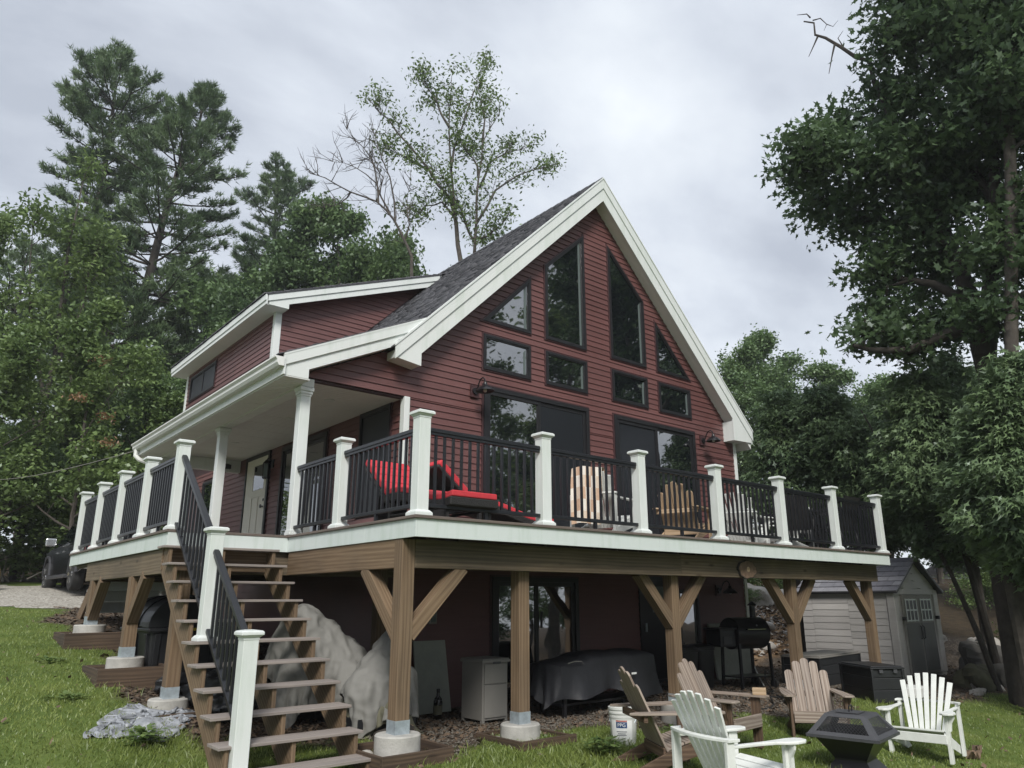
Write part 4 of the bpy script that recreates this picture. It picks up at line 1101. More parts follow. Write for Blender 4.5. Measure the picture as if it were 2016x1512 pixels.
adirondack_wood((5.40, -.94, -2.52), R(130), 'weathered wooden adirondack chair facing the camera in front of the black deck box', GRP)
mid_chair = adirondack_wood((3.79, -.94, -2.43), R(186), 'weathered wooden adirondack chair with a wood block on its arm', GRP)
adirondack_wood((2.44, -1.32, -2.37), R(240), 'brown wooden adirondack chair seen from behind, beside the white pail', GRP, ('chair_wood', 'chair_wood_dark'))
adirondack_white((2.10, -2.23, -2.47), R(256), 'white adirondack chair seen from behind at the bottom edge', GRP)
# wood block on an arm
def local(x, y, z, loc, yaw):
    c, s = math.cos(yaw), math.sin(yaw); return (loc[0] + c * x - s * y, loc[1] + s * x + c * y, loc[2] + z)
p = local(-.345, .03, .566, (3.79, -.94, -2.43), R(186))
b = MB(); b.box(-.05, .05, -.075, .075, 0, .075); t = b.build('wood_block', M['beige_wood'], None, bevel=.004); t.location = p; t.rotation_euler = (0, 0, R(210)); tag(t, 'small block of cut timber lying on the wooden chair arm', 'wood block')
p = local(.08, -.15, .335, (2.44, -1.32, -2.37), R(240))
b = MB(); b.grid(lambda u, v: (.16 * (u - .5) * (1 + .2 * math.sin(7 * v)), .26 * (v - .5), .02 + .018 * math.sin(9 * u + 4 * v) + .02 * math.sin(14 * v) * u), 14, 14)
t = b.build('cloth', M['cloth']); t.location = p; t.rotation_euler = (0, 0, .6); sm = t.modifiers.new('solid', 'SOLIDIFY'); sm.thickness = .006; tag(t, 'crumpled white cloth on the seat of the brown chair', 'cloth')

# ------------------------------------------------------------------ fire pit
fp = thing('fire_pit', 'black square fire pit with a mesh spark hood on the lawn', 'fire pit', (4.36, -1.89, -2.53), R(9)); fp.scale = (.9, .9, .98)
def frustum_frame(mb, r0, z0, r1, z1, th=.02): pass
b = MB()
w0, w1, w2_ = .27, .16, .37      # foot, waist, rim
for (ra, za, rb_, zb_) in ((w0, 0, w1 + .02, .10), (w1 + .02, .10, w1 + .02, .12), (w1 + .02, .12, w2_ - .02, .36)):
    b.add([(-ra, -ra, za), (ra, -ra, za), (ra, ra, za), (-ra, ra, za), (-rb_, -rb_, zb_), (rb_, -rb_, zb_), (rb_, rb_, zb_), (-rb_, rb_, zb_)], [(0, 1, 5, 4), (1, 2, 6, 5), (2, 3, 7, 6), (3, 0, 4, 7)])
b.build('bowl', M['steel_black'], fp)
r0, r1, z0, z1 = .40, .228, .362, .565
b = MB()
for k in range(4):
    a = math.pi / 2 * k; c, s = round(math.cos(a)), round(math.sin(a))
    rt = lambda x, y: (c * x - s * y, s * x + c * y)
    def Q(u, f): 
        r = r0 + (r1 - r0) * f; x, y = rt(u * r, -r); return (x, y, z0 + (z1 - z0) * f)
    for (ua, ub, fa, fb, uc, ud) in ((-1, 1, 0, .17, -1, 1), (-1, 1, .86, 1, -1, 1)):
        b.add([Q(ua, fa), Q(ub, fa), Q(ud, fb), Q(uc, fb)], [(0, 1, 2, 3)])
    for sgn in (-1, 1):
        A_, B_ = (.80, 1) if sgn > 0 else (-1, -.80)
        A2, B2 = (.74, 1) if sgn > 0 else (-1, -.74)
        b.add([Q(A_, .17), Q(B_, .17), Q(B2, .86), Q(A2, .86)], [(0, 1, 2, 3)])
    x0_, y0_ = rt(-r0, -r0); x1_, y1_ = rt(r0, -r0)
    b.bar((x0_, y0_, z0 - .012), (x1_, y1_, z0 - .012), .02, .025)
b.add([(-r1, -r1, z1), (r1, -r1, z1), (r1, r1, z1), (-r1, r1, z1)], [(0, 1, 2, 3)])
o = b.build('hood', M['charcoal'], fp); sm = o.modifiers.new('solid', 'SOLIDIFY'); sm.thickness = .004
b = MB(); b.box(-.13, .13, -.13, .13, z1 + .006, z1 + .012); b.build('lid_plate', M['charcoal'], fp)
b = MB(); b.tube([(-.05, 0, z1 + .012), (-.05, 0, z1 + .07), (.05, 0, z1 + .07), (.05, 0, z1 + .012)], .007, 6); b.build('lid_handle', M['steel_black'], fp)
b = MB()
for k in range(4):
    a = math.pi / 2 * k; c, s = round(math.cos(a)), round(math.sin(a))
    def Q(u, f):
        r = r0 + (r1 - r0) * f - .006; x, y = u * r, -r; return Vector((c * x - s * y, s * x + c * y, z0 + (z1 - z0) * f))
    nv = 13
    for i in range(-17, 19):
        for sg in (-1, 1):
            p0, p1 = None, None
            u0 = i / 9.0
            f0, f1 = .15, .88
            ua, ub = u0 - sg * .32, u0 + sg * .32
            # clip to |u| <= .8
            lo, hi = 0.0, 1.0
            if abs(ub - ua) > 0:
                t0, t1 = sorted(((-.8 - ua) / (ub - ua), (.8 - ua) / (ub - ua))); lo, hi = max(lo, t0), min(hi, t1)
            if hi - lo < .05: continue
            A_, B_ = Q(ua + (ub - ua) * lo, f0 + (f1 - f0) * lo), Q(ua + (ub - ua) * hi, f0 + (f1 - f0) * hi)
            b.bar(A_, B_, .0035, .0035)
o = b.build('mesh_screen', M['charcoal'], fp); o['kind'] = 'stuff'

# ------------------------------------------------------------------ things under the deck
gb = lambda x, y: gz(x, y)
# pale panel leaning on the wall
t = MB().hexa([(1.90, 2.80, -2.26), (2.42, 2.80, -2.26), (2.42, 2.83, -2.26), (1.90, 2.83, -2.26), (1.88, 2.965, -1.34), (2.40, 2.965, -1.34), (2.40, 2.995, -1.34), (1.88, 2.995, -1.34)]).build('leaning_board', M['ply'])
tag(t, 'pale grey board leaning against the dark basement wall', 'board')
t = MB().hexa([(8.55, 2.80, -2.30), (9.75, 2.80, -2.30), (9.75, 2.84, -2.30), (8.55, 2.84, -2.30), (8.55, 2.955, -1.25), (9.75, 2.955, -1.25), (9.75, 2.995, -1.25), (8.55, 2.995, -1.25)]).build('leaning_board', M['ply'])
tag(t, 'pale board leaning on the wall behind the pellet smoker', 'board')
# resin cabinet
t = thing('storage_cabinet', 'narrow taupe resin cabinet with two front panels under the deck', 'cabinet', (2.27, 1.86, -2.26))
b = MB(); b.box(-.20, .20, -.22, .22, .03, .70); b.build('body', M['cabinet'], t, bevel=.006)
b = MB(); b.box(-.225, .225, -.25, .235, .7005, .735); b.box(-.215, .215, -.24, .225, .7355, .75); b.build('lid', M['cabinet'], t, bevel=.008)
for z0_, z1_ in ((.06, .44), (.452, .685)):
    b = MB(); b.box(-.175, .175, -.236, -.2205, z0_, z1_); b.build('door', M['cabinet'], t, bevel=.004)
b = MB(); b.box(-.06, .06, -.258, -.2505, .690, .712); b.build('handle', M['charcoal'], t)
for x in (-.18, .18):
    for y in (-.2, .2):
        b = MB(); b.box(x - .02, x + .02, y - .02, y + .02, -.02, .0295); b.build('foot', M['cabinet'], t)
# dark bottle
p = on_ground(1.86, 2.30)
t = thing('bottle', 'tall dark amber bottle standing by the leaning board', 'bottle', p)
b = MB(); b.lathe([(.05, 0), (.058, .01), (.058, .22), (.045, .26), (.02, .29), (.02, .34)], 18); b.build('body', M['amber'], t)
b = MB(); b.lathe([(.023, .341), (.023, .375)], 14); b.build('cap', M['frame'], t)
b = MB(); b.lathe([(.0586, .07), (.0586, .18)], 18); b.build('label', M['olive'], t)
p = on_ground(1.52, 2.45)
t = thing('shovel', 'black handled shovel leaning on the wall behind the corner post', 'shovel', p)
b = MB(); b.tube([(0, 0, .2), (.05, .4, 1.0)], .016, 8); b.build('shaft', M['rail'], t)
b = MB(); b.tube([(-.05, .41, 1.01), (.15, .41, 1.01)], .014, 8); b.build('grip', M['rail'], t)
b = MB(); b.prism([(-.1, .28), (.1, .28), (.1, .08), (.0, -.02), (-.1, .08)], 1, -.02, -.008); b.build('blade', M['charcoal'], t)

# covered grill table
def cover(t, x0, x1, y0, y1, ztop, zbot, mat, bulge):
    b = MB(); n = 48
    def fn(u, v):
        a = 2 * math.pi * u
        # rounded rectangle
        cx, cy = math.cos(a), math.sin(a); k = 1 / max(abs(cx), abs(cy)) ** .82
        fx, fy = cx * k, cy * k
        fx = max(-1, min(1, fx)); fy = max(-1, min(1, fy))
        mx, my = (x0 + x1) / 2, (y0 + y1) / 2; hx, hy = (x1 - x0) / 2, (y1 - y0) / 2
        if v < .45:
            r = v / .45; z = ztop + bulge(fx * r, fy * r)
            return (mx + hx * fx * r, my + hy * fy * r, z - .03 * r ** 6)
        w = (v - .45) / .55
        fold = .035 * w * (math.sin(a * 9 + 1) + .6 * math.sin(a * 17)) * (.4 + w)
        zb_ = zbot + .07 * math.sin(a * 3 + .7) + .04 * math.sin(a * 7)
        z = (ztop - .03) * (1 - w) + zb_ * w + bulge(fx, fy) * (1 - w)
        return (mx + (hx + fold + .05 * w) * fx, my + (hy + fold + .05 * w) * fy, z)
    b.grid(fn, 96, 26)
    return b.build('cover', M[mat], t)
t = thing('covered_griddle', 'wide griddle table under a charcoal vinyl cover below the deck', 'grill', (4.1, 1.62, -2.28), world=True)
cover(t, 3.05, 5.02, 1.30, 1.98, -1.57, -2.06, 'grill_cover', lambda a, c: (.05 + .045 * math.exp(-((a + .1) / .35) ** 2) + .05 * math.exp(-((a - .6) / .22) ** 2)) * (1 - .5 * c * c) + .01 * math.sin(9 * a) - .05 * (1 if a < -.35 else 0) * min(1, (-.35 - a) / .1 if a < -.35 else 0))
for x in (3.25, 4.85):
    for y in (1.42, 1.86):
        b = MB(); b.box(x - .022, x + .022, y - .022, y + .022, gz(x, y) - .02, -1.66); b.build('leg', M['steel_black'], t)
b = MB(); b.box(3.2, 4.9, 1.40, 1.9, -1.70, -1.66); b.box(3.2, 4.9, 1.42, 1.86, -2.14, -2.11); b.build('shelf', M['steel_black'], t)
b = MB(); b.tube([(3.18, 1.27, -1.60), (3.30, 1.25, -1.575), (3.42, 1.25, -1.585), (3.46, 1.27, -1.62)], .008, 6); b.build('drawstring', M['chrome'], t)
b = MB(); b.box(4.36, 4.46, 1.222, 1.226, -1.80, -1.775); b.build('tag', M['cloth'], t)

# trash cans
def can(x, y, lb):
    t = thing('trash_can', lb, 'trash can', on_ground(x, y), 0, 'black trash cans by the basement wall')
    b = MB(); b.lathe([(.19, 0), (.20, .02), (.25, .62), (.262, .63), (.262, .655), (.25, .66)], 28); b.build('body', M['black'], t)
    for k in range(10):
        pass
    b = MB(); b.lathe([(.27, .662), (.272, .69), (.20, .72), (.06, .735), (.03, .74)], 28); b.build('lid', M['black'], t)
    b = MB(); b.tube([(-.06, 0, .735), (-.05, 0, .775), (.05, 0, .775), (.06, 0, .735)], .012, 6); b.build('handle', M['black'], t)
can(6.95, 2.35, 'ribless black trash can left of its twin by the basement window'); can(7.55, 2.45, 'black trash can nearest the pellet smoker')

# pellet smoker
sx, sy = 8.38, 2.05
t = thing('pellet_smoker', 'black barrel pellet smoker on legs with a capped chimney', 'smoker', on_ground(sx, sy), R(-12)); t.scale = (1.08, 1.08, 1.08)
prof = [(.0, -.36), (.24, -.355), (.255, -.34), (.255, .34), (.24, .355), (.0, .36)]
b = MB(); b.lathe([(r if r else .01, z) for r, z in prof], 30, (0, 0, .86), 'x'); b.build('barrel', M['steel_black'], t)
b = MB(); b.tube([(-.2, -.285, .93), (.2, -.285, .93)], .012, 8); b.build('handle', M['chrome'], t)
for x in (-.2, .2):
    b = MB(); b.bar((x, -.25, .93), (x, -.285, .93), .02, .02); b.build('handle_bracket', M['steel_black'], t)
b = MB(); b.lathe([(.05, 1.06), (.05, 1.30)], 16, (.28, .06, 0)); b.build('chimney', M['steel_black'], t)
b = MB(); b.lathe([(.085, 1.305), (.08, 1.315), (.02, 1.37), (.005, 1.375)], 16, (.28, .06, 0)); b.build('chimney_cap', M['steel_black'], t)
b = MB(); b.box(-.70, -.37, -.17, .17, .66, .93); b.build('hopper', M['steel_black'], t, bevel=.012)
b = MB(); b.box(-.74, -.34, -.20, .19, .9305, .955); b.build('hopper_lid', M['steel_black'], t, bevel=.008)
b = MB(); b.box(-.46, -.36, -.26, -.24, .90, .96) if False else b.box(-.64, -.46, -.18, -.171, .70, .82); b.build('control_panel', M['charcoal'], t)
for x in (-.33, .33):
    for y in (-.2, .2):
        b = MB(); b.bar((x * 1.05, y * 1.1, -.03), (x, y, .70), .04, .04, up=(0, 1, 0)); b.build('leg', M['steel_black'], t)
b = MB(); b.box(-.36, .36, -.21, .21, .17, .19); b.build('shelf', M['steel_black'], t)
b = MB(); b.lathe([(.075, -.02), (.08, 0), (.075, .02)], 18, (.37, -.22, .06), 'x'); b.build('wheel', M['tyre'], t)
b = MB(); b.lathe([(.075, -.02), (.08, 0), (.075, .02)], 18, (.37, .22, .06), 'x'); b.build('wheel', M['tyre'], t)
b = MB(); b.tube([(.02, -.262, .99), (.07, -.235, .985)], .01, 6); b.build('badge', M['chrome'], t)
# cords on the ground
def cord(pts, lb, mat='cord', r=.012):
    b = MB(); b.tube([(x, y, gz(x, y) + r + dz) for x, y, dz in pts], r, 6); tag(b.build('hose' if mat != 'cord' else 'power_cord', M[mat]), lb, 'cord')
cord([(8.2, 1.6, 0), (7.9, 1.2, 0), (7.6, .9, .02), (7.3, .95, .05), (7.0, .7, .0), (6.6, .5, 0), (6.2, .45, 0)], 'black cord looping over the gravel in front of the smoker')
cord([(8.7, 1.9, .25), (8.45, 1.75, .12), (8.2, 1.45, .01), (7.6, 1.3, 0), (6.9, 1.2, 0)], 'second black cord trailing from the smoker legs')
cord([(8.9, 2.3, .42), (8.75, 2.1, .2), (8.55, 1.85, .02)], 'thin white hose sloping down beside the smoker', 'soffit', .012)

# paint pail
bx, by = 2.52, -.28
t = thing('pail', 'white plastic paint pail with a torn label on the grass', 'bucket', on_ground(bx, by, -.01), R(-55))
b = MB(); b.lathe([(.128, 0), (.132, .01), (.145, .27), (.149, .271), (.149, .29), (.146, .292), (.150, .31), (.155, .312), (.155, .33), (.150, .332), (.152, .35), (.159, .352), (.159, .372), (.146, .374), (.140, .30), (.125, .02)], 36); b.build('body', M['bucket'], t)
def curved(a0, a1, z0_, z1_, r, mat, nm, torn=0):
    b = MB(); b.grid(lambda u, v: ((r + .0125 * ((z0_ + (z1_ - z0_) * v) / .27 - .5)) * math.cos(a0 + (a1 - a0) * u), (r + .0125 * ((z0_ + (z1_ - z0_) * v) / .27 - .5)) * math.sin(a0 + (a1 - a0) * u), z0_ + (z1_ - z0_) * v + (torn * (1 - v) * (math.sin(u * 17) + math.sin(u * 41)) if torn else 0)), 20, 6)
    return b.build(nm, M[mat], t)
aC = R(-90)
curved(aC - .85, aC + .85, .06, .25, .1395, 'cloth', 'label', .006)
curved(aC - .42, aC + .42, .175, .235, .1402, 'label_blue', 'label_print'); curved(aC - .42, aC + .42, .238, .250, .1402, 'label_red', 'label_print')
for z_, w_ in ((.135, .40), (.115, .30), (.10, .36)): curved(aC - w_, aC + w_, z_, z_ + .009, .1402, 'print_grey', 'label_print')
# letters PPG on the blue band, bent round the pail
fc = bpy.data.curves.new('letters', 'FONT'); fc.body = 'PPG'; fc.size = .05; fc.align_x = 'CENTER'; fc.extrude = 0; fc.resolution_u = 3
tmp = bpy.data.objects.new('letters', fc); COL.objects.link(tmp)
me = bpy.data.meshes.new_from_object(tmp.evaluated_get(bpy.context.evaluated_depsgraph_get())); bpy.data.objects.remove(tmp)
for v in me.vertices:
    a = aC + v.co.x / .1405; z = .188 + v.co.y; r = .1408 + .0125 * (z / .27 - .5)
    v.co = (r * math.cos(a), r * math.sin(a), z)
me.materials.clear(); me.materials.append(M['cloth'])
inst('lettering', me, t)
b = MB(); b.tube([(.15, 0, .30)] + [(.15 * math.cos(k * math.pi / 8), -.03 - .06 * math.sin(k * math.pi / 8), .30 - .16 * math.sin(k * math.pi / 8)) for k in range(1, 8)] + [(-.15, 0, .30)], .003, 5); b.build('handle', M['galv'], t)
p = on_ground(2.86, -.05); t = thing('spigot', 'small black hose timer on the grass behind the pail', 'hose timer', p)
b = MB(); b.lathe([(.035, 0), (.05, .03), (.05, .11), (.03, .13)], 14); b.build('body', M['black'], t)
b = MB(); b.box(-.03, .03, -.06, -.045, .04, .10); b.build('dial', M['cloth'], t)

# canvas covered machine under the stairs
from mathutils import noise as mn
def drape(nm, origin, size, n, rot, balls, mat, parent=None, steps=260, seed=1, squeeze=(1, 1), floor=True, th=.003, pins=(), wr=0.0, rough=.01):
    """a sheet of cloth let fall over round obstacles and the ground (position based springs)"""
    r = np.random.default_rng(seed); nx_, ny_ = n
    u, v = np.meshgrid(np.linspace(-.5, .5, nx_), np.linspace(-.5, .5, ny_)); c, s_ = math.cos(rot), math.sin(rot)
    X, Y = u * size[0] * squeeze[0], v * size[1] * squeeze[1]
    P = np.stack([origin[0] + c * X - s_ * Y, origin[1] + s_ * X + c * Y, np.full_like(X, origin[2])], -1)
    P[..., 2] += .05 * np.sin(9 * u + 4 * v) * np.cos(7 * v - 3 * u) + r.normal(0, rough, X.shape); P[..., :2] += r.normal(0, rough * .5, X.shape + (2,))
    Q = P.copy(); lx, ly = size[0] / (nx_ - 1), size[1] / (ny_ - 1); B = np.array(balls, float) if balls else np.zeros((0, 6))
    fl = gz_arr(P[..., 0], P[..., 1]) + .012
    def con(ia, ib, L, k):
        A_, B_ = P[ia], P[ib]; d = B_ - A_; l = np.linalg.norm(d, axis=-1, keepdims=True) + 1e-9; e = d * ((l - L) / l) * (.5 * k); P[ia] += e; P[ib] -= e
    S = np.s_
    pairs = []
    for p in (0, 1):
        pairs += [(S[:, p:-1:2], S[:, p + 1::2], lx, 1.0), (S[p:-1:2, :], S[p + 1::2, :], ly, 1.0)]
    dg = math.hypot(lx, ly)
    for p in (0, 1):
        pairs += [(S[p:-1:2, :-1], S[p + 1::2, 1:], dg, .35), (S[p:-1:2, 1:], S[p + 1::2, :-1], dg, .35)]
    def trim(ia, ib):
        a_, b_ = P[ia].shape, P[ib].shape; m, k = min(a_[0], b_[0]), min(a_[1], b_[1]); return m, k
    idx = np.arange(nx_ * ny_).reshape(ny_, nx_); lst = []
    for ia, ib, L, k in pairs:
        A_, B_ = idx[ia], idx[ib]; m, q = min(A_.shape[0], B_.shape[0]), min(A_.shape[1], B_.shape[1]); lst.append((A_[:m, :q].ravel(), B_[:m, :q].ravel(), L, k))
    for p in range(4): # bending
        A_, B_ = idx[:, p:-2:4], idx[:, p + 2::4]; q = min(A_.shape[1], B_.shape[1]); lst.append((A_[:, :q].ravel(), B_[:, :q].ravel(), 2 * lx, .06))
        A_, B_ = idx[p:-2:4, :], idx[p + 2::4, :]; q = min(A_.shape[0], B_.shape[0]); lst.append((A_[:q].ravel(), B_[:q].ravel(), 2 * ly, .06))
    P = P.reshape(-1, 3); Q = Q.reshape(-1, 3); fl = fl.ravel()
    pn = [(int(round(v_ * (ny_ - 1))) * nx_ + int(round(u_ * (nx_ - 1))), np.array(p_, float)) for u_, v_, p_ in pins]; P0s = [P[i_].copy() for i_, _ in pn]
    for st in range(steps):
        ease = min(1, st / 80)
        V = (P - Q) * .965; Q = P.copy(); P = P + V; P[:, 2] -= .0016
        for it in range(5):
            for ia, ib, L, k in lst:
                d = P[ib] - P[ia]; l = np.linalg.norm(d, axis=1)[:, None] + 1e-9; e = d * ((l - L) / l) * (.5 * k); P[ia] += e; P[ib] -= e
            for b_ in B:
                q = (P - b_[:3]) / b_[3:]; l = np.linalg.norm(q, axis=1); h = l < 1
                if h.any(): tgt = b_[:3] + q[h] / l[h][:, None] * b_[3:]; P[h] = tgt; Q[h] = Q[h] * .04 + tgt * .96
            for (i_, t_), p0_ in zip(pn, P0s): P[i_] = p0_ + (t_ - p0_) * ease
            if floor:
                if st % 20 == 0 and it == 0: fl = gz_arr(P[:, 0], P[:, 1]) + .012
                h = P[:, 2] < fl; P[h, 2] = fl[h]; Q[h] = Q[h] * .3 + P[h] * .7
    if wr:
        G = P.reshape(ny_, nx_, 3); N_ = np.cross(np.gradient(G, axis=1), np.gradient(G, axis=0)).reshape(-1, 3); N_ /= np.linalg.norm(N_, axis=1)[:, None] + 1e-9
        h = []
        for p in P:                                   # long creases running down the cloth, and shorter cross folds
            q = Vector((p[0] * 6.5, p[1] * 6.5, p[2] * 1.6)) + mn.noise_vector(Vector(p) * 2.0) * .8; q2 = Vector((p[0] * 5, p[1] * 5, p[2] * 9)) + mn.noise_vector(Vector(p) * 3.0) * .9
            h.append(max(0, 1 - abs(mn.noise(q)) * 3.2) * 1.3 + max(0, 1 - abs(mn.noise(q2)) * 4.5) * .45 + .35 * mn.noise(q * .6))
        h = np.array(h); P = P + N_ * (h * wr)[:, None]
    F = np.stack([idx[:-1, :-1], idx[:-1, 1:], idx[1:, 1:], idx[1:, :-1]], -1).reshape(-1, 4)
    o = bpy.data.objects.new(nm, raw_mesh(nm, P, F, M[mat], smooth=True)); link(o, parent)
    sb = o.modifiers.new('soft', 'SUBSURF'); sb.levels = sb.render_levels = 1
    s = o.modifiers.new('solid', 'SOLIDIFY'); s.thickness = th
    return o
t = thing('covered_tractor', 'large machine under crumpled pale grey canvas behind the stairs', 'covered machine', (.75, 2.2, -2.1), world=True)
drape('skirt', (.60, 1.62, -1.45), (1.15, 1.15), (40, 40), -.2, [(.58, 1.62, -1.92, .36, .40, .26)], 'olive', t, 160, 5, th=.004)
drape('cover', (.20, 2.38, -.80), (1.75, 1.65), (74, 70), -.15, [(.08, 2.55, -1.50, .34, .40, .64), (.30, 2.42, -1.55, .26, .36, .52), (.50, 2.25, -1.66, .26, .34, .42), (-.10, 2.2, -1.66, .22, .22, .34), (.42, 1.95, -1.72, .16, .14, .26)], 'canvas', t, 240, 3, squeeze=(.94, .94), floor=False, th=.004, rough=.02, wr=.030)
drape('cover', (.66, 1.60, -1.00), (1.15, 1.20), (56, 58), -.15, [(.86, 1.74, -1.46, .15, .17, .42), (.74, 1.68, -1.58, .18, .24, .40), (.56, 1.60, -1.72, .22, .28, .36), (.36, 1.54, -1.82, .20, .26, .28), (.80, 1.42, -1.72, .14, .12, .22), (.52, 1.34, -1.78, .10, .08, .16)], 'canvas', t, 240, 9, squeeze=(.94, .94), floor=False, th=.004, rough=.02, wr=.026)
for (x, y) in ((.55, 1.62), (.85, 1.85), (.1, 2.4)):
    b = MB(); b.lathe([(.12, -.07), (.19, -.06), (.20, 0), (.19, .06), (.12, .07)], 20, (x, y, gz(x, y) + .19), 'y'); b.build('wheel', M['tyre'], t)
b = MB(); b.box(.2, .9, 1.3, 2.5, -2.12, -2.0); b.build('chassis', M['black'], t)
t = thing('firewood_piece', 'rough split log on the dirt under the canvas', 'log', on_ground(.42, .95))
b = MB(); b.tube([(-.22, -.05, .07), (0, 0, .08), (.25, .08, .075)], [.075, .085, .07], 9); b.build('log', M['bark_dark'], t)
b = MB(); b.lathe([(.07, -.004), (.072, 0)], 9, (.255, .08, .075), 'x'); b.build('cut_end', M['beige_wood'], t)

# domed black bin left of the stairs
t = thing('composter', 'large black bin with a domed lid beside the stairs', 'bin', (-.70, 5.0, -1.98), R(6))
b = MB()
h1 = .80
b.add([(-.40, -.42, 0), (.40, -.42, 0), (.40, .42, 0), (-.40, .42, 0), (-.46, -.48, h1), (.46, -.48, h1), (.46, .48, h1), (-.46, .48, h1)], [(0, 1, 5, 4), (1, 2, 6, 5), (2, 3, 7, 6), (3, 0, 4, 7), (0, 3, 2, 1)])
b.build('body', M['black'], t, bevel=.05, seg=3)
b = MB()
for (x, y) in ((-.36, -.47), (0, -.47), (.36, -.47)):
    b.hexa([(x - .035, y + .03, .02), (x + .035, y + .03, .02), (x + .035, y + .06, .02), (x - .035, y + .06, .02), (x - .04, y - .025, h1 - .02), (x + .04, y - .025, h1 - .02), (x + .04, y + .01, h1 - .02), (x - .04, y + .01, h1 - .02)])
for y in (-.36, 0, .36):
    b.hexa([(-.43, y - .035, .02), (-.40, y - .035, .02), (-.40, y + .035, .02), (-.43, y + .035, .02), (-.485, y - .04, h1 - .02), (-.45, y - .04, h1 - .02), (-.45, y + .04, h1 - .02), (-.485, y + .04, h1 - .02)])
b.build('rib', M['black'], t, bevel=.008)
b = MB(); b.box(-.50, .50, -.52, .52, h1 + .0005, h1 + .05); b.build('rim', M['black'], t, bevel=.012)
b = MB()
arc = [(.48 * math.cos(math.pi * k / 18), h1 + .051 + .40 * math.sin(math.pi * k / 18)) for k in range(19)]
b.prism(arc, 1, -.47, .47); 
o = b.build('lid', M['black'], t, bevel=.02)
for y0_ in (-.475, -.10, .27):
    b = MB(); ao = [(.495 * math.cos(math.pi * k / 18), h1 + .0515 + .415 * math.sin(math.pi * k / 18)) for k in range(19)]
    b.prism(ao, 1, y0_, y0_ + .20); b.build('lid_rib', M['black'], t, bevel=.008)
b = MB(); b.box(.02, .20, -.5265, -.5205, h1 + .008, h1 + .042); b.build('sticker', M['yellow'], t)

# silver tarp and black bags by the stair pier
t = drape('tarp', (-1.52, 2.52, gz(-1.5, 2.5) + .30), (1.75, 1.25), (64, 48), R(60), [(-1.28, 2.98, gz(-1.3, 3.0) + .10, .16, .16, .16), (-1.62, 2.25, gz(-1.6, 2.2) + .02, .10, .12, .08)], 'silver_tarp', None, 260, 7, squeeze=(.62, .50), th=.003, rough=.03); tag(t, 'crumpled silver grey tarp on the grass beside the pier', 'tarp')
def bag(x, y, r, lb, k):
    b = MB()
    def fn(u, v):
        a, ph = 2 * math.pi * u, math.pi * v
        rr_ = r * (1 + .10 * math.sin(5 * a + k) * math.sin(ph) + .07 * math.sin(9 * ph + 3 * a) + .05 * math.sin(13 * a + 7 * ph))
        return (x + rr_ * 1.2 * math.cos(a) * math.sin(ph), y + rr_ * math.sin(a) * math.sin(ph), gz(x, y) + r * .72 + rr_ * .8 * math.cos(ph))
    b.grid(fn, 40, 26); tag(b.build('trash_bag', M['bag']), lb, 'bag', 'black plastic bags under the stairs')
bag(-.72, 3.0, .27, 'shiny black plastic bag behind the stair pier', 1); bag(-.75, 2.45, .22, 'smaller black plastic bag in front of the other under the stairs', 3)
bag(-.95, 3.75, .17, 'black bag bundle between the bin and the silver tarp', 5)

# deck boxes on the right
def deck_box(x, y, rz, sx_, sy_, h, lb, lidmat='black'):
    t = thing('deck_box', lb, 'storage box', on_ground(x, y, 0.0), rz, 'black storage boxes under the right end of the deck')
    for z0_, z1_ in ((0, h * .36), (h * .37, h * .71), (h * .72, h * .96)):
        b = MB(); b.box(-sx_ / 2, sx_ / 2, -sy_ / 2, sy_ / 2, z0_, z1_); b.build('panel', M['black'], t, bevel=.008)
    for x_ in (-sx_ / 2, sx_ / 2):
        for y_ in (-sy_ / 2, sy_ / 2):
            b = MB(); b.box(x_ - .022, x_ + .022, y_ - .022, y_ + .022, -.08, h * .965); b.build('corner_post', M['black'], t, bevel=.006)
    b = MB(); b.box(-sx_ / 2 - .03, sx_ / 2 + .03, -sy_ / 2 - .03, sy_ / 2 + .03, h * .97, h * 1.02); b.box(-sx_ / 2, sx_ / 2, -sy_ / 2, sy_ / 2, h * 1.0205, h * 1.06); b.build('lid', M[lidmat], t, bevel=.012)
    for x_ in (-sx_ / 2, sx_ / 2):
        for y_ in (-.12, .12):
            b = MB(); sgn = 1 if x_ > 0 else -1; b.box(x_ + sgn * .026 - .012, x_ + sgn * .026 + .012, y_ - .03, y_ + .03, h * .86, h * .96); b.build('latch', M['charcoal'], t)
    return t
deck_box(9.02, .10, R(55), .98, .52, .52, 'nearest black panelled storage box by the far right post')
deck_box(10.25, 1.62, R(6), 1.9, .70, .50, 'longer black storage box with a flat pale lid behind the near one', 'cabinet')
t = thing('garden_cart', 'black slatted garden cart tipped on its wheels by the dirt slope', 'cart', on_ground(12.1, 5.3, .0), R(20))
b = MB(); b.hexa([(-.45, -.3, .25), (.45, -.3, .10), (.45, .3, .10), (-.45, .3, .25), (-.45, -.3, .80), (.45, -.3, .62), (.45, .3, .62), (-.45, .3, .80)]); b.build('tub', M['black'], t, bevel=.02)
for x in (-.25, .25):
    b = MB(); b.lathe([(.08, -.04), (.16, -.035), (.17, 0), (.16, .035), (.08, .04)], 18, (x, -.34, .15), 'y'); b.build('wheel', M['tyre'], t)
b = MB(); b.tube([(-.45, -.2, .78), (-.75, -.2, .98), (-.75, .2, .98), (-.45, .2, .78)], .016, 7); b.build('handle', M['chrome'], t)
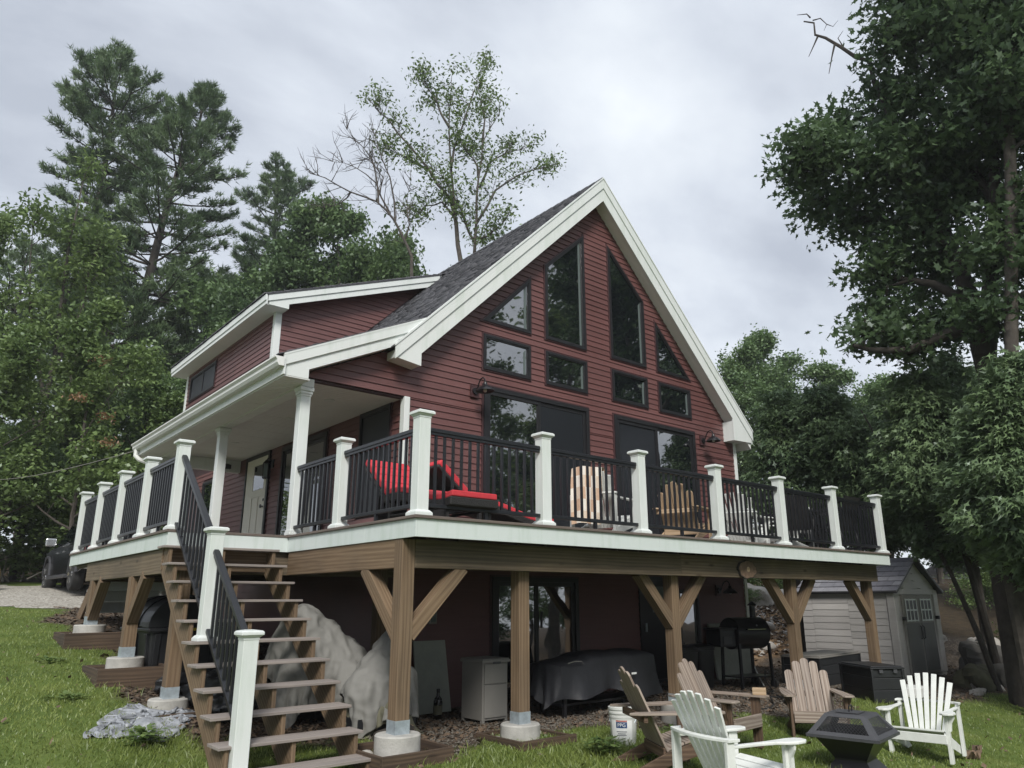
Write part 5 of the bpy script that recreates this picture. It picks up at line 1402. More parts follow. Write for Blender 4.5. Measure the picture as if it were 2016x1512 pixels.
for q, (x, y, h, r) in enumerate(((11.3, 4.55, .95, .20), (11.0, 4.75, .55, .17))):
    t = thing('tree_stump', ('tall pale upright log section by the dirt slope', 'shorter log section beside the tall one')[q], 'stump', on_ground(x, y, -.05))
    b = MB(); b.lathe([(r * 1.15, 0), (r, .15), (r * .97, h * .6), (r * .93, h)], 16); b.build('trunk', M['bark_pale'], t)
    b = MB(); b.lathe([(r * .85, h + .001), (r * .5, h + .012), (.02, h + .01)], 16); b.build('cut_top', M['beige_wood'], t)
# white foam blocks at the post foot
for q, (x, y, z, sx_, sy_, sz_, rz) in enumerate(((10.35, .02, 0, .55, .32, .16, .2), (10.25, .45, .0, .7, .4, .07, -.1), (10.7, .5, .0, .8, .5, .06, .15))):
    b = MB(); b.box(-sx_ / 2, sx_ / 2, -sy_ / 2, sy_ / 2, 0, sz_); t = b.build('block', M['soffit' if q != 1 else 'cabinet'], None, bevel=.01); t.location = on_ground(x, y, .0); t.rotation_euler = (0, 0, rz)
    tag(t, ('white foam block on the grass by the far deck post', 'pale flat slab behind the white foam block', 'pale paving slab in front of the shed')[q], 'block')

# ------------------------------------------------------------------ deck furniture
def chaise(loc, rz, lb):
    t = thing('chaise_lounge', lb, 'lounger', loc, rz, 'red cushioned chaises on the deck')
    def zc(x):    # wave of the bed
        return .30 + .07 * math.sin((x - .45) * 3.4 + .5) + .03 * math.cos(x * 2)
    n = 22; xs_ = [.52 + 1.35 * k / n for k in range(n + 1)]
    for nm, mat, lo, hi, w in (('bed', 'wicker', -.09, 0.0, .31), ('seat_cushion', 'red', .002, .065, .29)):
        pts = [(x, zc(x) + lo) for x in xs_] + [(x, zc(x) + hi) for x in reversed(xs_)]
        b = MB(); b.prism(pts, 1, -w, w); b.build(nm, M[mat], t, bevel=.012)
    bx0, bz0, bx1, bz1 = .52, zc(.52), -.02, .80
    dx, dz = (bx1 - bx0), (bz1 - bz0); L_ = math.hypot(dx, dz); nx, nz = -dz / L_, dx / L_
    if nz < 0: nx, nz = -nx, -nz
    for nm, mat, lo, hi, w in (('back_frame', 'wicker', -.05, .0, .31), ('back_cushion', 'red', .002, .085, .29)):
        pts = [(bx0 + nx * lo, bz0 + nz * lo), (bx1 + nx * lo, bz1 + nz * lo), (bx1 + nx * hi, bz1 + nz * hi), (bx0 + nx * hi, bz0 + nz * hi)]
        b = MB(); b.prism(pts, 1, -w, w); b.build(nm, M[mat], t, bevel=.02, seg=3)
    for k in range(3):
        f = .25 + .25 * k; x_, z_ = bx0 + dx * f + nx * .086, bz0 + dz * f + nz * .086
        b = MB(); b.tube([(x_, -.285, z_), (x_, .285, z_)], .006, 6); b.build('seam', M['red'], t)
    for x_ in (.62, 1.75):
        for y_ in (-.27, .27):
            b = MB(); b.bar((x_, y_, 0), (x_, y_, zc(x_) - .09), .04, .04, up=(0, 1, 0)); b.build('leg', M['wicker'], t)
    b = MB(); b.bar((.15, 0, .05), (.25, 0, .50), .4, .02, up=(1, 0, 0)); b.build('back_prop', M['wicker'], t)
    b = MB(); b.tube([(.62, -.27, .12), (1.75, -.27, .12)], .014, 6); b.tube([(.62, .27, .12), (1.75, .27, .12)], .014, 6); b.build('stretcher', M['wicker'], t)
    return t
chaise((.70, 1.86, 0), R(-90), 'red cushioned chaise lounge nearest the corner railing post')
chaise((1.10, 1.55, 0), R(0), 'red cushioned chaise lounge behind the near one, by the red wall')
DG = 'deck chairs behind the front railing'
wc = adirondack_white((4.05, 1.15, 0.0), R(285), 'white adirondack chair on the deck with a plaid blanket over its back', DG)
# blanket with broad stripes draped over the chair back
bl = thing('blanket', 'tan and cream plaid blanket hung over the white deck chair', 'blanket', (4.05, 1.15, 0), R(285))
def drape(u, v, o=.0):
    x = -.22 + .44 * u
    if v < .3:
        f = v / .3; y = -.66 + -.055 * (1 - f) * 0 + .02 * (1 - f) ; z = .55 + .43 * f; y = -.38 - .34 * (z - .16) / .80 + .035
    else:
        f = (v - .3) / .7; z = .985 - .80 * f; y = -.775 - .03 * math.sin(3 * u + 2 * f) - .05 * f
    return (x * (1 + .06 * math.sin(4 * v)), y - .012 * math.sin(16 * u + 3 * v), z + .02 * math.sin(5 * u) - o)
for i in range(6):
    for j in range(7):
        b = MB(); b.grid(lambda u, v, i=i, j=j: drape((i + u) / 6, (j + v) / 7), 4, 4)
        o = b.build('stripe', M['blanket_tan' if (i + j) % 3 == 0 else 'blanket_cream' if (i + j) % 3 == 1 else 'blanket_mid'], bl)
cw = adirondack_wood((5.85, 1.2, 0), R(290), 'pale new cedar adirondack chair on the deck', DG, ('beige_wood', 'beige_wood'))
adirondack_white((7.55, 1.25, 0), R(285), 'white adirondack chair on the deck right of the cedar chair', DG)
adirondack_white((8.55, 1.45, 0), R(60), 'white adirondack chair at the far end of the deck beside the dark table', DG)
t = thing('patio_table', 'dark round patio table at the far end of the deck', 'table', (9.1, .95, 0))
b = MB(); b.lathe([(.50, .70), (.52, .71), (.52, .73), (.50, .735), (.02, .736)], 32); b.build('tabletop', M['steel_black'], t)
for k in range(4):
    a = math.pi / 4 + math.pi / 2 * k; b = MB(); b.tube([(.40 * math.cos(a), .40 * math.sin(a), 0), (.25 * math.cos(a), .25 * math.sin(a), .35), (.38 * math.cos(a), .38 * math.sin(a), .70)], .018, 7); b.build('leg', M['steel_black'], t)
def sling(loc, rz, lb):
    t = thing('patio_chair', lb, 'chair', loc, rz, 'black mesh patio chairs round the dark table')
    for s in (-1, 1):
        b = MB(); b.tube([(s * .27, .25, 0), (s * .27, .25, .40), (s * .27, -.20, .38), (s * .27, -.38, .95)], .015, 7); b.tube([(s * .27, -.30, 0), (s * .27, -.22, .38)], .015, 7); b.tube([(s * .28, .22, .40), (s * .29, .2, .62), (s * .29, -.28, .62)], .014, 7); b.build('side_frame', M['steel_black'], t)
    b = MB(); b.hexa([(-.26, -.2, .37), (.26, -.2, .37), (.26, .25, .39), (-.26, .25, .39), (-.26, -.2, .385), (.26, -.2, .385), (.26, .25, .405), (-.26, .25, .405)]); b.build('seat', M['wicker'], t)
    b = MB(); b.hexa([(-.26, -.21, .39), (.26, -.21, .39), (.26, -.20, .385), (-.26, -.20, .385), (-.26, -.385, .94), (.26, -.385, .94), (.26, -.37, .945), (-.26, -.37, .945)]); b.build('backrest', M['wicker'], t)
sling((9.0, .42, 0), R(0), 'black mesh patio chair between the railing and the dark table')
sling((9.62, 1.35, 0), R(130), 'black mesh patio chair behind the dark table')
sling((8.35, .72, 0), R(-80), 'black mesh patio chair left of the dark table')

# ------------------------------------------------------------------ shed
shed = thing('shed', 'small taupe resin shed with a grey double door and shingle roof', 'shed', (13.1, 2.3, -2.36), world=True)
X0, X1, Y0, Y1s = 12.02, 14.12, .90, 2.95
ZB, ZE, ZP = -2.30, -.60, .06
b = MB(); b.prism([(X0 + .02, ZB), (X1 - .02, ZB), (X1 - .02, ZE), ((X0 + X1) / 2, ZP - .06), (X0 + .02, ZE)], 1, Y0 + .02, Y1s); b.build('wall', M['shed_siding'], shed)
bh = .135; z = ZB + .04
k = 0
while z < ZE - .03:
    zt = min(z + bh, ZE - .01)
    for q, (ya, yb_) in enumerate(((Y0 + .16, Y0 + .98), (Y0 + .985, Y0 + 1.80), (Y0 + 1.805, Y1s))):
        dz = (0, .035, .02)[q]
        b = MB(); b.hexa([(X0 + .002, ya, z + dz), (X0 + .021, ya, z + dz), (X0 + .021, yb_, z + dz), (X0 + .002, yb_, z + dz), (X0 + .010, ya, zt + dz - .005), (X0 + .021, ya, zt + dz - .005), (X0 + .021, yb_, zt + dz - .005), (X0 + .010, yb_, zt + dz - .005)])
        b.build('siding_panel', M['shed_siding'], shed)
    z += bh; k += 1
b = MB(); b.box(X0 - .02, X0 + .15, Y0 - .02, Y0 + .15, ZB, ZE - .005); b.build('corner_post', M['shed_siding'], shed, bevel=.02)
b = MB(); b.box(X1 - .2, X1 + .02, Y0 - .02, Y0 + .15, ZB, ZE - .005); b.build('corner_post', M['shed_siding'], shed, bevel=.02)
for q in range(4):                                       # fake shakes in the gable
    za = ZE + .02 + q * .15; zb_ = za + .15; hw = lambda zz: max(.02, (ZP - .06 - zz) / (ZP - .06 - ZE) * (X1 - X0) / 2 - .02)
    xm = (X0 + X1) / 2; b = MB()
    if zb_ > ZP - .08: zb_ = ZP - .08
    nn = 7
    lo = [(xm - hw(za) + 2 * hw(za) * i / nn, za + .018 * math.sin(i * 2.2 + q)) for i in range(nn + 1)]
    b.prism(lo + [(xm + hw(zb_), zb_), (xm - hw(zb_), zb_)], 1, Y0 - .004 - .004 * (q % 2), Y0 + .019); b.build('gable_panel', M['shed_siding'], shed)
b = MB(); b.box(X0 + .10, X1 - .10, Y0 - .01, Y0 + .019, ZE - .10, ZE + .012); b.build('header', M['shed_siding'], shed)
xm = (X0 + X1) / 2
for q, (xa, xb) in enumerate(((X0 + .34, xm - .003), (xm + .003, X1 - .34))):
    b = MB(); b.box(xa, xb, Y0 - .02, Y0 + .018, ZB + .02, ZE - .11); d = b.build('door', M['cabinet'], shed, bevel=.008); 
    b = MB(); b.box(xa + .04, xb - .04, Y0 - .032, Y0 - .0205, ZB + .06, ZB + 1.02); b.build('door_panel', M['door_grey'], d, bevel=.006)
    wx0, wx1, wz0, wz1 = xa + .10, xb - .10, ZE - .63, ZE - .21
    b = MB(); b.box(wx0, wx1, Y0 - .030, Y0 - .0205, wz0, wz1); b.build('pane', M['frame'], d)
    b = MB()
    for i in range(4): x_ = wx0 + (wx1 - wx0) * i / 3; b.box(x_ - .014, x_ + .014, Y0 - .040, Y0 - .0302, wz0 - .02, wz1 + .02)
    for i in range(3): z_ = wz0 + (wz1 - wz0) * i / 2; b.box(wx0 - .02, wx1 + .02, Y0 - .0385, Y0 - .0304, z_ - .014, z_ + .014)
    b.build('window_grille', M['white'], d)
    hx = xb - .06 if q == 0 else xa + .06
    b = MB(); b.tube([(hx, Y0 - .025, -1.60), (hx, Y0 - .06, -1.58), (hx, Y0 - .06, -1.36), (hx, Y0 - .025, -1.34)], .014, 6); b.build('handle', M['black'], d)
for side in (-1, 1):
    ex = xm + side * ((X1 - X0) / 2 + .10); ez = ZE - .06
    b = MB(); nrm = Vector((side * (ZP - ez), 0, abs(ex - xm))).normalized()
    P = [(ex, Y0 - .12, ez), (ex, Y1s + .1, ez), (xm, Y1s + .1, ZP), (xm, Y0 - .12, ZP)]
    b.hexa([tuple(Vector(p) - nrm * .03) for p in P] + [tuple(Vector(p) + nrm * .01) for p in P]); rf = b.build('roof', M['charcoal'], shed)
    L = math.dist((ex, ez), (xm, ZP)); rows = 7
    for r in range(rows):
        y = Y0 - .12 - (.16 if r % 2 else 0)
        while y < Y1s + .1:
            ya, yb_ = max(y, Y0 - .12), min(y + .31, Y1s + .1); y += .32
            if yb_ - ya < .03: continue
            f0, f1 = r / rows, (r + 1.08) / rows; f1 = min(f1, 1)
            A_ = Vector((ex + (xm - ex) * f0, 0, ez + (ZP - ez) * f0)); B_ = Vector((ex + (xm - ex) * f1, 0, ez + (ZP - ez) * f1))
            th = .024 + random.uniform(0, .006)
            def V(a_, yy, h): q_ = a_ + nrm * (.0105 + h); return (q_.x, yy, q_.z)
            b = MB(); b.hexa([V(A_, ya, 0), V(A_, yb_, 0), V(B_, yb_, 0), V(B_, ya, 0), V(A_, ya, th), V(A_, yb_, th), V(B_, yb_, .004), V(B_, ya, .004)])
            b.build('shingle', M['shed_shingle'][random.randrange(3)], rf)
for q, (x, y) in enumerate(((X0 + .05, Y0 + .1), (X1 - .1, Y0 + .1), (X0 + .05, Y1s - .2), (xm, Y0 + .1))):
    g = gz(x, y); b = MB(); b.box(x - .1, x + .1, y - .1, y + .1, g - .1, ZB - .005); b.build('footing', M['concrete'], shed)
for sx_ in (X0 + .26, X1 - .22):
    b = MB(); b.box(sx_ - .035, sx_ + .035, Y0 - .09, Y0 - .021, ZE - .62, ZE - .55); b.build('latch', M['frame'], shed)
# ------------------------------------------------------------------ tree skeletons (world coordinates)
OAK_LOBES=[(10.02,0.47,8.56,0.72),(10.14,0.91,8.25,0.52),(11.83,1.17,8.37,0.73),(11.17,0.34,9.72,0.58),(10.88,-0.21,8.33,0.98),(11.87,0.49,7.50,0.73),(12.09,0.18,6.31,0.85),(10.90,-1.34,10.75,0.82),(11.83,-0.51,10.16,0.70),(12.20,-0.79,8.85,1.19),(12.19,-0.58,7.29,1.02),(12.14,0.28,5.32,0.70),(11.34,0.43,4.69,0.53),(11.92,-0.17,4.32,0.64),(12.89,-0.49,4.97,0.76),(13.84,-0.38,6.76,1.02),(11.38,-2.06,9.64,1.19),(13.00,-1.45,8.20,1.11),(11.80,-2.40,8.43,1.11),(11.95,-2.23,5.94,0.92),(11.76,-1.80,4.52,0.63),(12.50,-3.03,10.26,1.00),(11.35,-1.87,11.70,1.13),(11.61,-2.76,10.95,1.08),(12.89,-3.31,8.80,1.29),(13.23,-3.00,6.97,1.23),(11.90,-2.62,13.26,1.45),(12.70,-3.60,13.00,1.27),(10.74,-1.68,12.27,0.93)]
OAK_TRUNK=[[(12.30,-1.17,-0.26),(12.40,-1.36,1.86),(12.47,-1.42,3.30),(12.49,-1.34,4.07),(12.53,-1.30,5.10),(12.51,-1.08,6.57),(12.41,-0.62,8.24),(12.39,-0.41,9.52),(12.39,-0.30,10.42)],[(12.37,-1.41,3.92),(12.40,-1.72,5.38),(12.44,-2.07,7.09),(12.46,-2.33,9.40),(12.47,-2.61,11.84)],[(12.36,-1.37,4.58),(12.02,-0.85,4.43),(11.64,-0.27,4.17),(11.24,0.28,4.23),(10.94,0.56,4.35)],[(12.35,-1.35,5.03),(12.24,-0.74,5.67),(12.03,0.07,6.07),(11.89,0.63,6.54)],[(12.29,-1.15,6.48),(12.24,-0.33,7.28),(12.12,0.57,7.88),(11.93,1.52,8.64)],[(12.15,-0.71,8.09),(11.79,-0.14,8.48),(11.35,0.54,8.89),(10.79,1.36,8.94)],[(12.54,-2.04,7.14),(12.47,-1.54,8.83),(12.41,-1.09,10.78),(12.40,-0.84,12.22)]]
OAK_DEAD=[[(11.61,-0.69,9.03),(11.58,-0.59,9.85),(11.52,-0.44,10.52),(11.51,-0.41,11.15),(11.42,-0.16,11.37),(11.31,0.10,11.77),(11.19,0.37,12.14),(11.11,0.57,12.32),(11.11,0.56,12.66),(11.02,0.76,12.79)],[(11.26,0.21,11.88),(11.23,0.29,11.60),(11.18,0.40,11.14)],[(11.13,0.52,12.25),(11.08,0.62,12.03),(11.02,0.75,11.76)],[(11.08,0.62,12.84),(11.05,0.68,12.97),(10.96,0.88,13.03)],[(11.10,0.58,12.74),(11.17,0.42,12.73),(11.22,0.31,12.51),(11.19,0.38,12.36)],[(11.33,0.05,11.75),(11.30,0.13,12.03),(11.35,0.01,12.19)],[(11.22,0.31,12.51),(11.27,0.19,12.39),(11.32,0.08,12.52)]]
TRUNK2=[[(11.37,-1.56,-1.81),(11.41,-1.70,0.32),(11.48,-1.95,2.60),(11.55,-2.22,4.54),(11.63,-2.53,6.58),(11.69,-2.80,8.75),(11.75,-3.06,11.07),(11.81,-3.38,13.50)]]
SPARSE=[[(13.48,18.32,10.69),(13.35,18.38,13.55),(13.12,18.51,15.52),(12.84,18.67,16.77),(12.02,19.17,18.11),(11.08,19.71,19.44),(10.33,20.10,20.52),(9.74,20.37,21.03)],[(13.15,18.56,15.55),(13.00,18.85,18.49),(12.96,19.06,20.76),(13.09,19.16,22.85),(13.25,19.24,24.44)],[(12.91,18.72,18.39),(13.46,18.69,20.78),(14.00,18.66,22.72),(14.54,18.61,24.87)],[(13.80,18.09,10.70),(13.72,17.91,13.98),(13.66,17.71,15.62),(13.59,17.51,17.55),(13.60,17.26,19.26),(14.11,16.62,20.75)],[(13.89,18.03,15.59),(14.69,17.69,17.42),(15.65,17.19,18.36),(16.51,16.73,18.83),(17.15,16.43,19.14)],[(13.99,17.96,17.40),(14.32,17.61,18.69),(14.91,17.04,19.19),(15.76,16.23,19.53)],[(13.05,18.63,15.93),(12.59,18.91,16.58),(12.01,19.27,16.34),(11.54,19.54,15.78)],[(13.87,18.05,14.58),(13.34,18.16,15.58),(12.89,18.22,16.46),(12.42,18.28,17.20),(11.72,18.48,17.78)],[(14.08,17.90,19.81),(14.28,17.99,21.33),(14.09,18.38,23.17)],[(12.79,18.80,20.54),(12.17,18.96,21.71),(11.44,19.17,22.58)],[(12.08,19.26,18.18),(11.62,19.87,18.69),(11.04,20.52,19.31),(10.75,21.00,19.84)],[(13.85,18.06,14.83),(14.17,17.55,14.85),(14.56,16.96,15.37)],[(13.94,17.99,17.93),(13.74,18.22,19.02),(13.48,18.48,19.58)]]
DEADTREE=[[(11.20,18.63,10.22),(11.02,18.70,12.72),(10.82,18.78,13.75),(10.27,19.07,14.95),(9.60,19.40,15.70),(8.58,19.87,15.99),(7.59,20.29,16.48),(7.03,20.49,16.55)],[(9.71,19.47,15.75),(9.54,19.64,17.33),(9.08,19.95,18.43),(8.44,20.33,19.25)],[(10.37,19.11,14.91),(10.01,19.10,16.88),(9.50,19.18,17.96),(9.12,19.16,18.75)],[(10.77,18.89,14.13),(10.67,18.64,15.20),(10.64,18.37,16.66)],[(10.17,19.23,15.27),(9.65,19.68,16.76),(8.91,20.21,17.48),(8.08,20.76,17.71)],[(8.65,20.01,16.08),(8.38,20.36,15.60),(7.91,20.79,15.38)],[(9.65,19.50,15.77),(9.88,19.45,16.99),(9.28,19.82,17.94)]]
PINE1=[[(2.08,35.42,4.07),(1.73,35.47,9.63),(1.58,35.49,13.97),(1.53,35.49,18.61),(1.60,35.48,21.70),(1.51,35.50,26.18),(1.26,35.53,29.52)]]
PINE2=[[(3.34,33.19,6.87),(3.65,33.13,11.31),(4.00,33.06,14.96),(4.29,33.00,18.53),(4.68,32.92,22.01),(5.38,32.76,25.13),(5.48,32.74,27.24)]]
PINE3=[[(13.07,38.76,14.54),(12.74,38.88,18.03),(12.46,38.98,22.39),(12.32,39.03,25.42),(12.23,39.07,28.56)]]
WIRE=[[(-2.52,10.29,1.43),(-1.61,10.19,1.73),(-0.96,10.08,1.94),(-0.40,9.97,2.20)]]
# ------------------------------------------------------------------ ground
def sstep(a, b, x): t = np.clip((x - a) / (b - a), 0, 1); return t * t * (3 - 2 * t)
def wob(x, y, k=0): return .28 * np.sin(1.9 * x + 1.1 * y + k) + .17 * np.sin(4.3 * x - 3.1 * y + 2 * k) + .1 * np.sin(9.1 * x + 7.7 * y)
def m_mulch(x, y):
    w = wob(x, y) * .8
    a = np.minimum(sstep(-.25, .25, y - .55 + w + .25 * np.clip(x - 3, 0, 2)), sstep(-.2, .25, x - .35 + w))            # under the front deck
    a = np.minimum(a, 1 - sstep(10.4, 11.2, x + w))
    b = np.minimum(np.minimum(sstep(-1.5, -1.05, x + w), 1 - sstep(2.0, 2.4, x)), np.minimum(sstep(1.2, 2.0, y + w), 1 - sstep(12.0, 13.5, y + w)))
    c = np.minimum(sstep(6.2, 7.4, x + w), sstep(.9, 1.8, y + w * .6))
    d = np.minimum(sstep(9.0, 10.4, x + w), sstep(-.75, -.25, y + .10 * (x - 12) + w * .6))       # litter by shed, boulders, cedars
    return np.clip(np.maximum(np.maximum(a, b), np.maximum(c, d)), 0, 1)
def m_dirt(x, y): return np.minimum(sstep(10.5, 12.5, x + wob(x, y, 2)), sstep(3.6, 5.0, y + .6 * wob(x, y, 1) - .25 * np.clip(x - 14, 0, 20)))
def m_drive(x, y):
    w = wob(x, y, 3)
    return np.minimum(np.minimum(sstep(11.2, 12.0, y + w * .6 - .08 * (x + 2)), 1 - sstep(20.4, 21.2, y + w)), 1 - sstep(3.5, 4.5, x + w))
def m_wood(x, y): return np.clip(np.maximum(sstep(21.5, 23, y + wob(x, y)), sstep(17.5, 19, x + wob(x, y))), 0, 1)
gxs = np.concatenate([[-150, -105, -75, -55, -40, -30, -23, -18], np.arange(-14, 18.05, .2), [19, 21, 24, 28, 33, 40, 50, 65, 85, 110, 150]])
gys = np.concatenate([[-150, -105, -75, -55, -40, -30, -23, -17, -13], np.arange(-10, 22.05, .2), [23, 25, 28, 32, 37, 44, 54, 68, 88, 115, 150]])
GX, GY = np.meshgrid(gxs, gys); GZ = gz_arr(GX, GY)
nx, ny = len(gxs), len(gys)
ii = (np.arange(ny - 1)[:, None] * nx + np.arange(nx - 1)[None]).ravel()
gme = raw_mesh('ground', np.stack([GX.ravel(), GY.ravel(), GZ.ravel()], 1), np.stack([ii, ii + 1, ii + nx + 1, ii + nx], 1), bpy.data.materials.new('tmp'), smooth=True)
for nm, fn in (('mulch', m_mulch), ('dirt', m_dirt), ('wood', m_wood)):
    a = gme.attributes.new(nm, 'FLOAT', 'POINT'); a.data.foreach_set('value', fn(GX, GY).ravel().astype(np.float32))
def ground_mat():
    m, n, l, b = nmat('lawn and soil'); setp(b, (.1, .1, .05), .95, spec=.15)
    tc = n.new('ShaderNodeTexCoord')
    def noise(sc, det=6, ro=.6):
        z = n.new('ShaderNodeTexNoise'); z.inputs['Scale'].default_value = sc; z.inputs['Detail'].default_value = det; z.inputs['Roughness'].default_value = ro
        l.new(tc.outputs['Object'], z.inputs[0]); return z
    def ramp(src, *st):
        r = n.new('ShaderNodeValToRGB')
        while len(r.color_ramp.elements) < len(st): r.color_ramp.elements.new(.5)
        for e_, (p, c) in zip(r.color_ramp.elements, st): e_.position = p; e_.color = (*c, 1)
        l.new(src, r.inputs[0]); return r
    g = ramp(noise(1.3).outputs[0], (.30, (.060, .090, .022)), (.52, (.100, .142, .034)), (.72, (.150, .180, .052)))
    v = n.new('ShaderNodeTexVoronoi'); v.inputs['Scale'].default_value = 34; l.new(tc.outputs['Object'], v.inputs[0])
    mul = ramp(v.outputs['Color'], (.1, (.035, .027, .021)), (.5, (.075, .057, .043)), (.9, (.17, .145, .115)))
    drt = ramp(noise(2.2, 8, .7).outputs[0], (.3, (.13, .085, .05)), (.5, (.27, .17, .09)), (.62, (.36, .25, .15)), (.75, (.34, .31, .26)))
    wd = ramp(noise(5, 7, .7).outputs[0], (.3, (.022, .018, .012)), (.6, (.07, .05, .03)), (.8, (.05, .07, .02)))
    cur = g.outputs[0]
    for nm, src in (('mulch', mul), ('dirt', drt), ('wood', wd)):
        at = n.new('ShaderNodeAttribute'); at.attribute_name = nm
        ad = n.new('ShaderNodeMath'); ad.operation = 'MULTIPLY_ADD'; ad.inputs[1].default_value = 1.6
        nz = noise(7 if nm == 'mulch' else 3, 5); sb = n.new('ShaderNodeMath'); sb.operation = 'SUBTRACT'; sb.inputs[1].default_value = .75
        l.new(nz.outputs[0], sb.inputs[0]); l.new(at.outputs['Fac'], ad.inputs[0]); l.new(sb.outputs[0], ad.inputs[2])
        cl = n.new('ShaderNodeClamp'); l.new(ad.outputs[0], cl.inputs[0])
        mx = n.new('ShaderNodeMix'); mx.data_type = 'RGBA'; l.new(cl.outputs[0], mx.inputs[0]); l.new(cur, mx.inputs[6]); l.new(src.outputs[0], mx.inputs[7]); cur = mx.outputs[2]
    l.new(cur, b.inputs['Base Color'])
    bp = n.new('ShaderNodeBump'); bp.inputs['Strength'].default_value = .7; bp.inputs['Distance'].default_value = .04
    l.new(noise(26, 6).outputs[0], bp.inputs['Height']); l.new(bp.outputs[0], b.inputs['Normal'])
    return m
gme.materials.clear(); gme.materials.append(ground_mat())
ground = bpy.data.objects.new('ground', gme); COL.objects.link(ground); tag(ground, 'grassy ground sloping up from the lawn to the driveway and woods', kind='structure')
# driveway: thin gravel sheet above the ground
dxs, dys = np.arange(-16, 5, .25), np.arange(10.5, 21.6, .25)
DXg, DYg = np.meshgrid(dxs, dys); keep = (m_drive(DXg, DYg) > .5)
nxx = len(dxs); jj = [(r * nxx + c) for r in range(len(dys) - 1) for c in range(nxx - 1) if keep[r, c] and keep[r + 1, c] and keep[r, c + 1] and keep[r + 1, c + 1]]
jj = np.array(jj)
used, inv = np.unique(np.stack([jj, jj + 1, jj + nxx + 1, jj + nxx], 1), return_inverse=True)
P_ = np.stack([DXg.ravel(), DYg.ravel(), gz_arr(DXg, DYg).ravel() + .008], 1)[used]
def gravel_mat():
    m, n, l, b = nmat('driveway gravel'); setp(b, (.3, .28, .25), .95, spec=.2)
    tc = n.new('ShaderNodeTexCoord'); v = n.new('ShaderNodeTexVoronoi'); v.inputs['Scale'].default_value = 24; l.new(tc.outputs['Object'], v.inputs[0])
    r = n.new('ShaderNodeValToRGB'); r.color_ramp.elements[0].color = (.16, .145, .12, 1); r.color_ramp.elements[1].color = (.58, .55, .49, 1)
    l.new(v.outputs['Color'], r.inputs[0]); l.new(r.outputs[0], b.inputs['Base Color'])
    bp = n.new('ShaderNodeBump'); bp.inputs['Strength'].default_value = .8; bp.inputs['Distance'].default_value = .03; l.new(v.outputs['Distance'], bp.inputs['Height']); l.new(bp.outputs[0], b.inputs['Normal'])
    return m
o = bpy.data.objects.new('driveway', raw_mesh('driveway', P_, inv.reshape(-1, 4), gravel_mat(), smooth=True)); COL.objects.link(o); tag(o, 'pale gravel driveway behind the lawn', kind='structure')

# ---- scatter helpers
def in_view(x, y, margin=.06):
    dx, dy = x - CAM.x, y - CAM.y; a = np.arctan2(dx, dy); return (a > .7016 - .625 - margin) & (a < .7016 + .605 + margin)
def blades(name, X, Y, hgt, wid, mat, lean=.45, r=rng):
    n = len(X); Z = gz_arr(X, Y) - .004
    a = r.uniform(0, 2 * np.pi, n); h = hgt * r.uniform(.55, 1.25, n); w = wid * r.uniform(.7, 1.3, n)
    la = r.uniform(0, 2 * np.pi, n); ln = lean * r.uniform(.2, 1.3, n) * h
    tx, ty = np.cos(a) * w / 2, np.sin(a) * w / 2; lx, ly = np.cos(la) * ln, np.sin(la) * ln
    V = np.zeros((n, 5, 3))
    V[:, 0] = np.stack([X - tx, Y - ty, Z], 1); V[:, 1] = np.stack([X + tx, Y + ty, Z], 1)
    V[:, 2] = np.stack([X + tx * .75 + lx * .35, Y + ty * .75 + ly * .35, Z + h * .6], 1); V[:, 3] = np.stack([X - tx * .75 + lx * .35, Y - ty * .75 + ly * .35, Z + h * .6], 1)
    V[:, 4] = np.stack([X + lx, Y + ly, Z + h], 1)
    k = np.arange(n)[:, None] * 5
    F = np.concatenate([k + np.array([[0, 1, 2]]), k + np.array([[0, 2, 3]]), k + np.array([[3, 2, 4]])], 0)
    tone = np.repeat(np.clip(.5 + .22 * wob(X * .6, Y * .6, 1) / .3 * .5 + r.normal(0, .2, n), 0, 1), 5)
    return bpy.data.objects.new(name, raw_mesh(name, V.reshape(-1, 3), F, M[mat], tone))
r_ = np.random.default_rng(11)
def lawn_pts(n, x0, x1, y0, y1, power=1.0):
    X, Y = r_.uniform(x0, x1, n), r_.uniform(y0, y1, n)
    ok = in_view(X, Y) & (m_mulch(X, Y) < r_.uniform(.25, .75, n)) & (m_drive(X, Y) < .5) & (m_dirt(X, Y) < .3) & (m_wood(X, Y) < .5)
    d = np.hypot(X - CAM.x, Y - CAM.y)
    ok &= (r_.uniform(0, 1, n) < np.clip(9.5 / d, .15, 1) ** 1.3) & (d > 4.5)
    return X[ok], Y[ok]
X, Y = lawn_pts(420000, -5, 16, -6, 13)
o = blades('grass', X, Y, .036, .009, 'grass', .9); COL.objects.link(o); tag(o, 'short lawn grass', 'grass', kind='stuff')
# longer unmown tufts along the edges of stairs, piers and mulch
cx = []
for (x, y, s, n) in [(-1.75, .9, .35, 900), (-1.6, 1.6, .3, 600), (-1.85, 1.9, .35, 700), (.5, -.15, .5, 900), (1.2, -.35, .5, 1100), (1.9, -.45, .4, 900), (2.3, -.4, .35, 800), (3.1, -.2, .5, 800), (-2.0, 3.9, .4, 500), (-1.9, 6.0, .4, 400), (4.4, -1.7, .5, 700), (8.4, -.3, .5, 700), (9.5, -.4, .5, 600), (2.4, -1.9, .6, 700), (-1.2, .1, .35, 600)]:
    cx.append(np.stack([r_.normal(x, s, n), r_.normal(y, s * .6, n)], 1))
C_ = np.concatenate(cx)
o = blades('grass_tufts', C_[::2, 0], C_[::2, 1], .085, .008, 'grass', 1.0); COL.objects.link(o); tag(o, 'longer unmown grass tufts along the edges of the lawn', 'grass', kind='stuff')

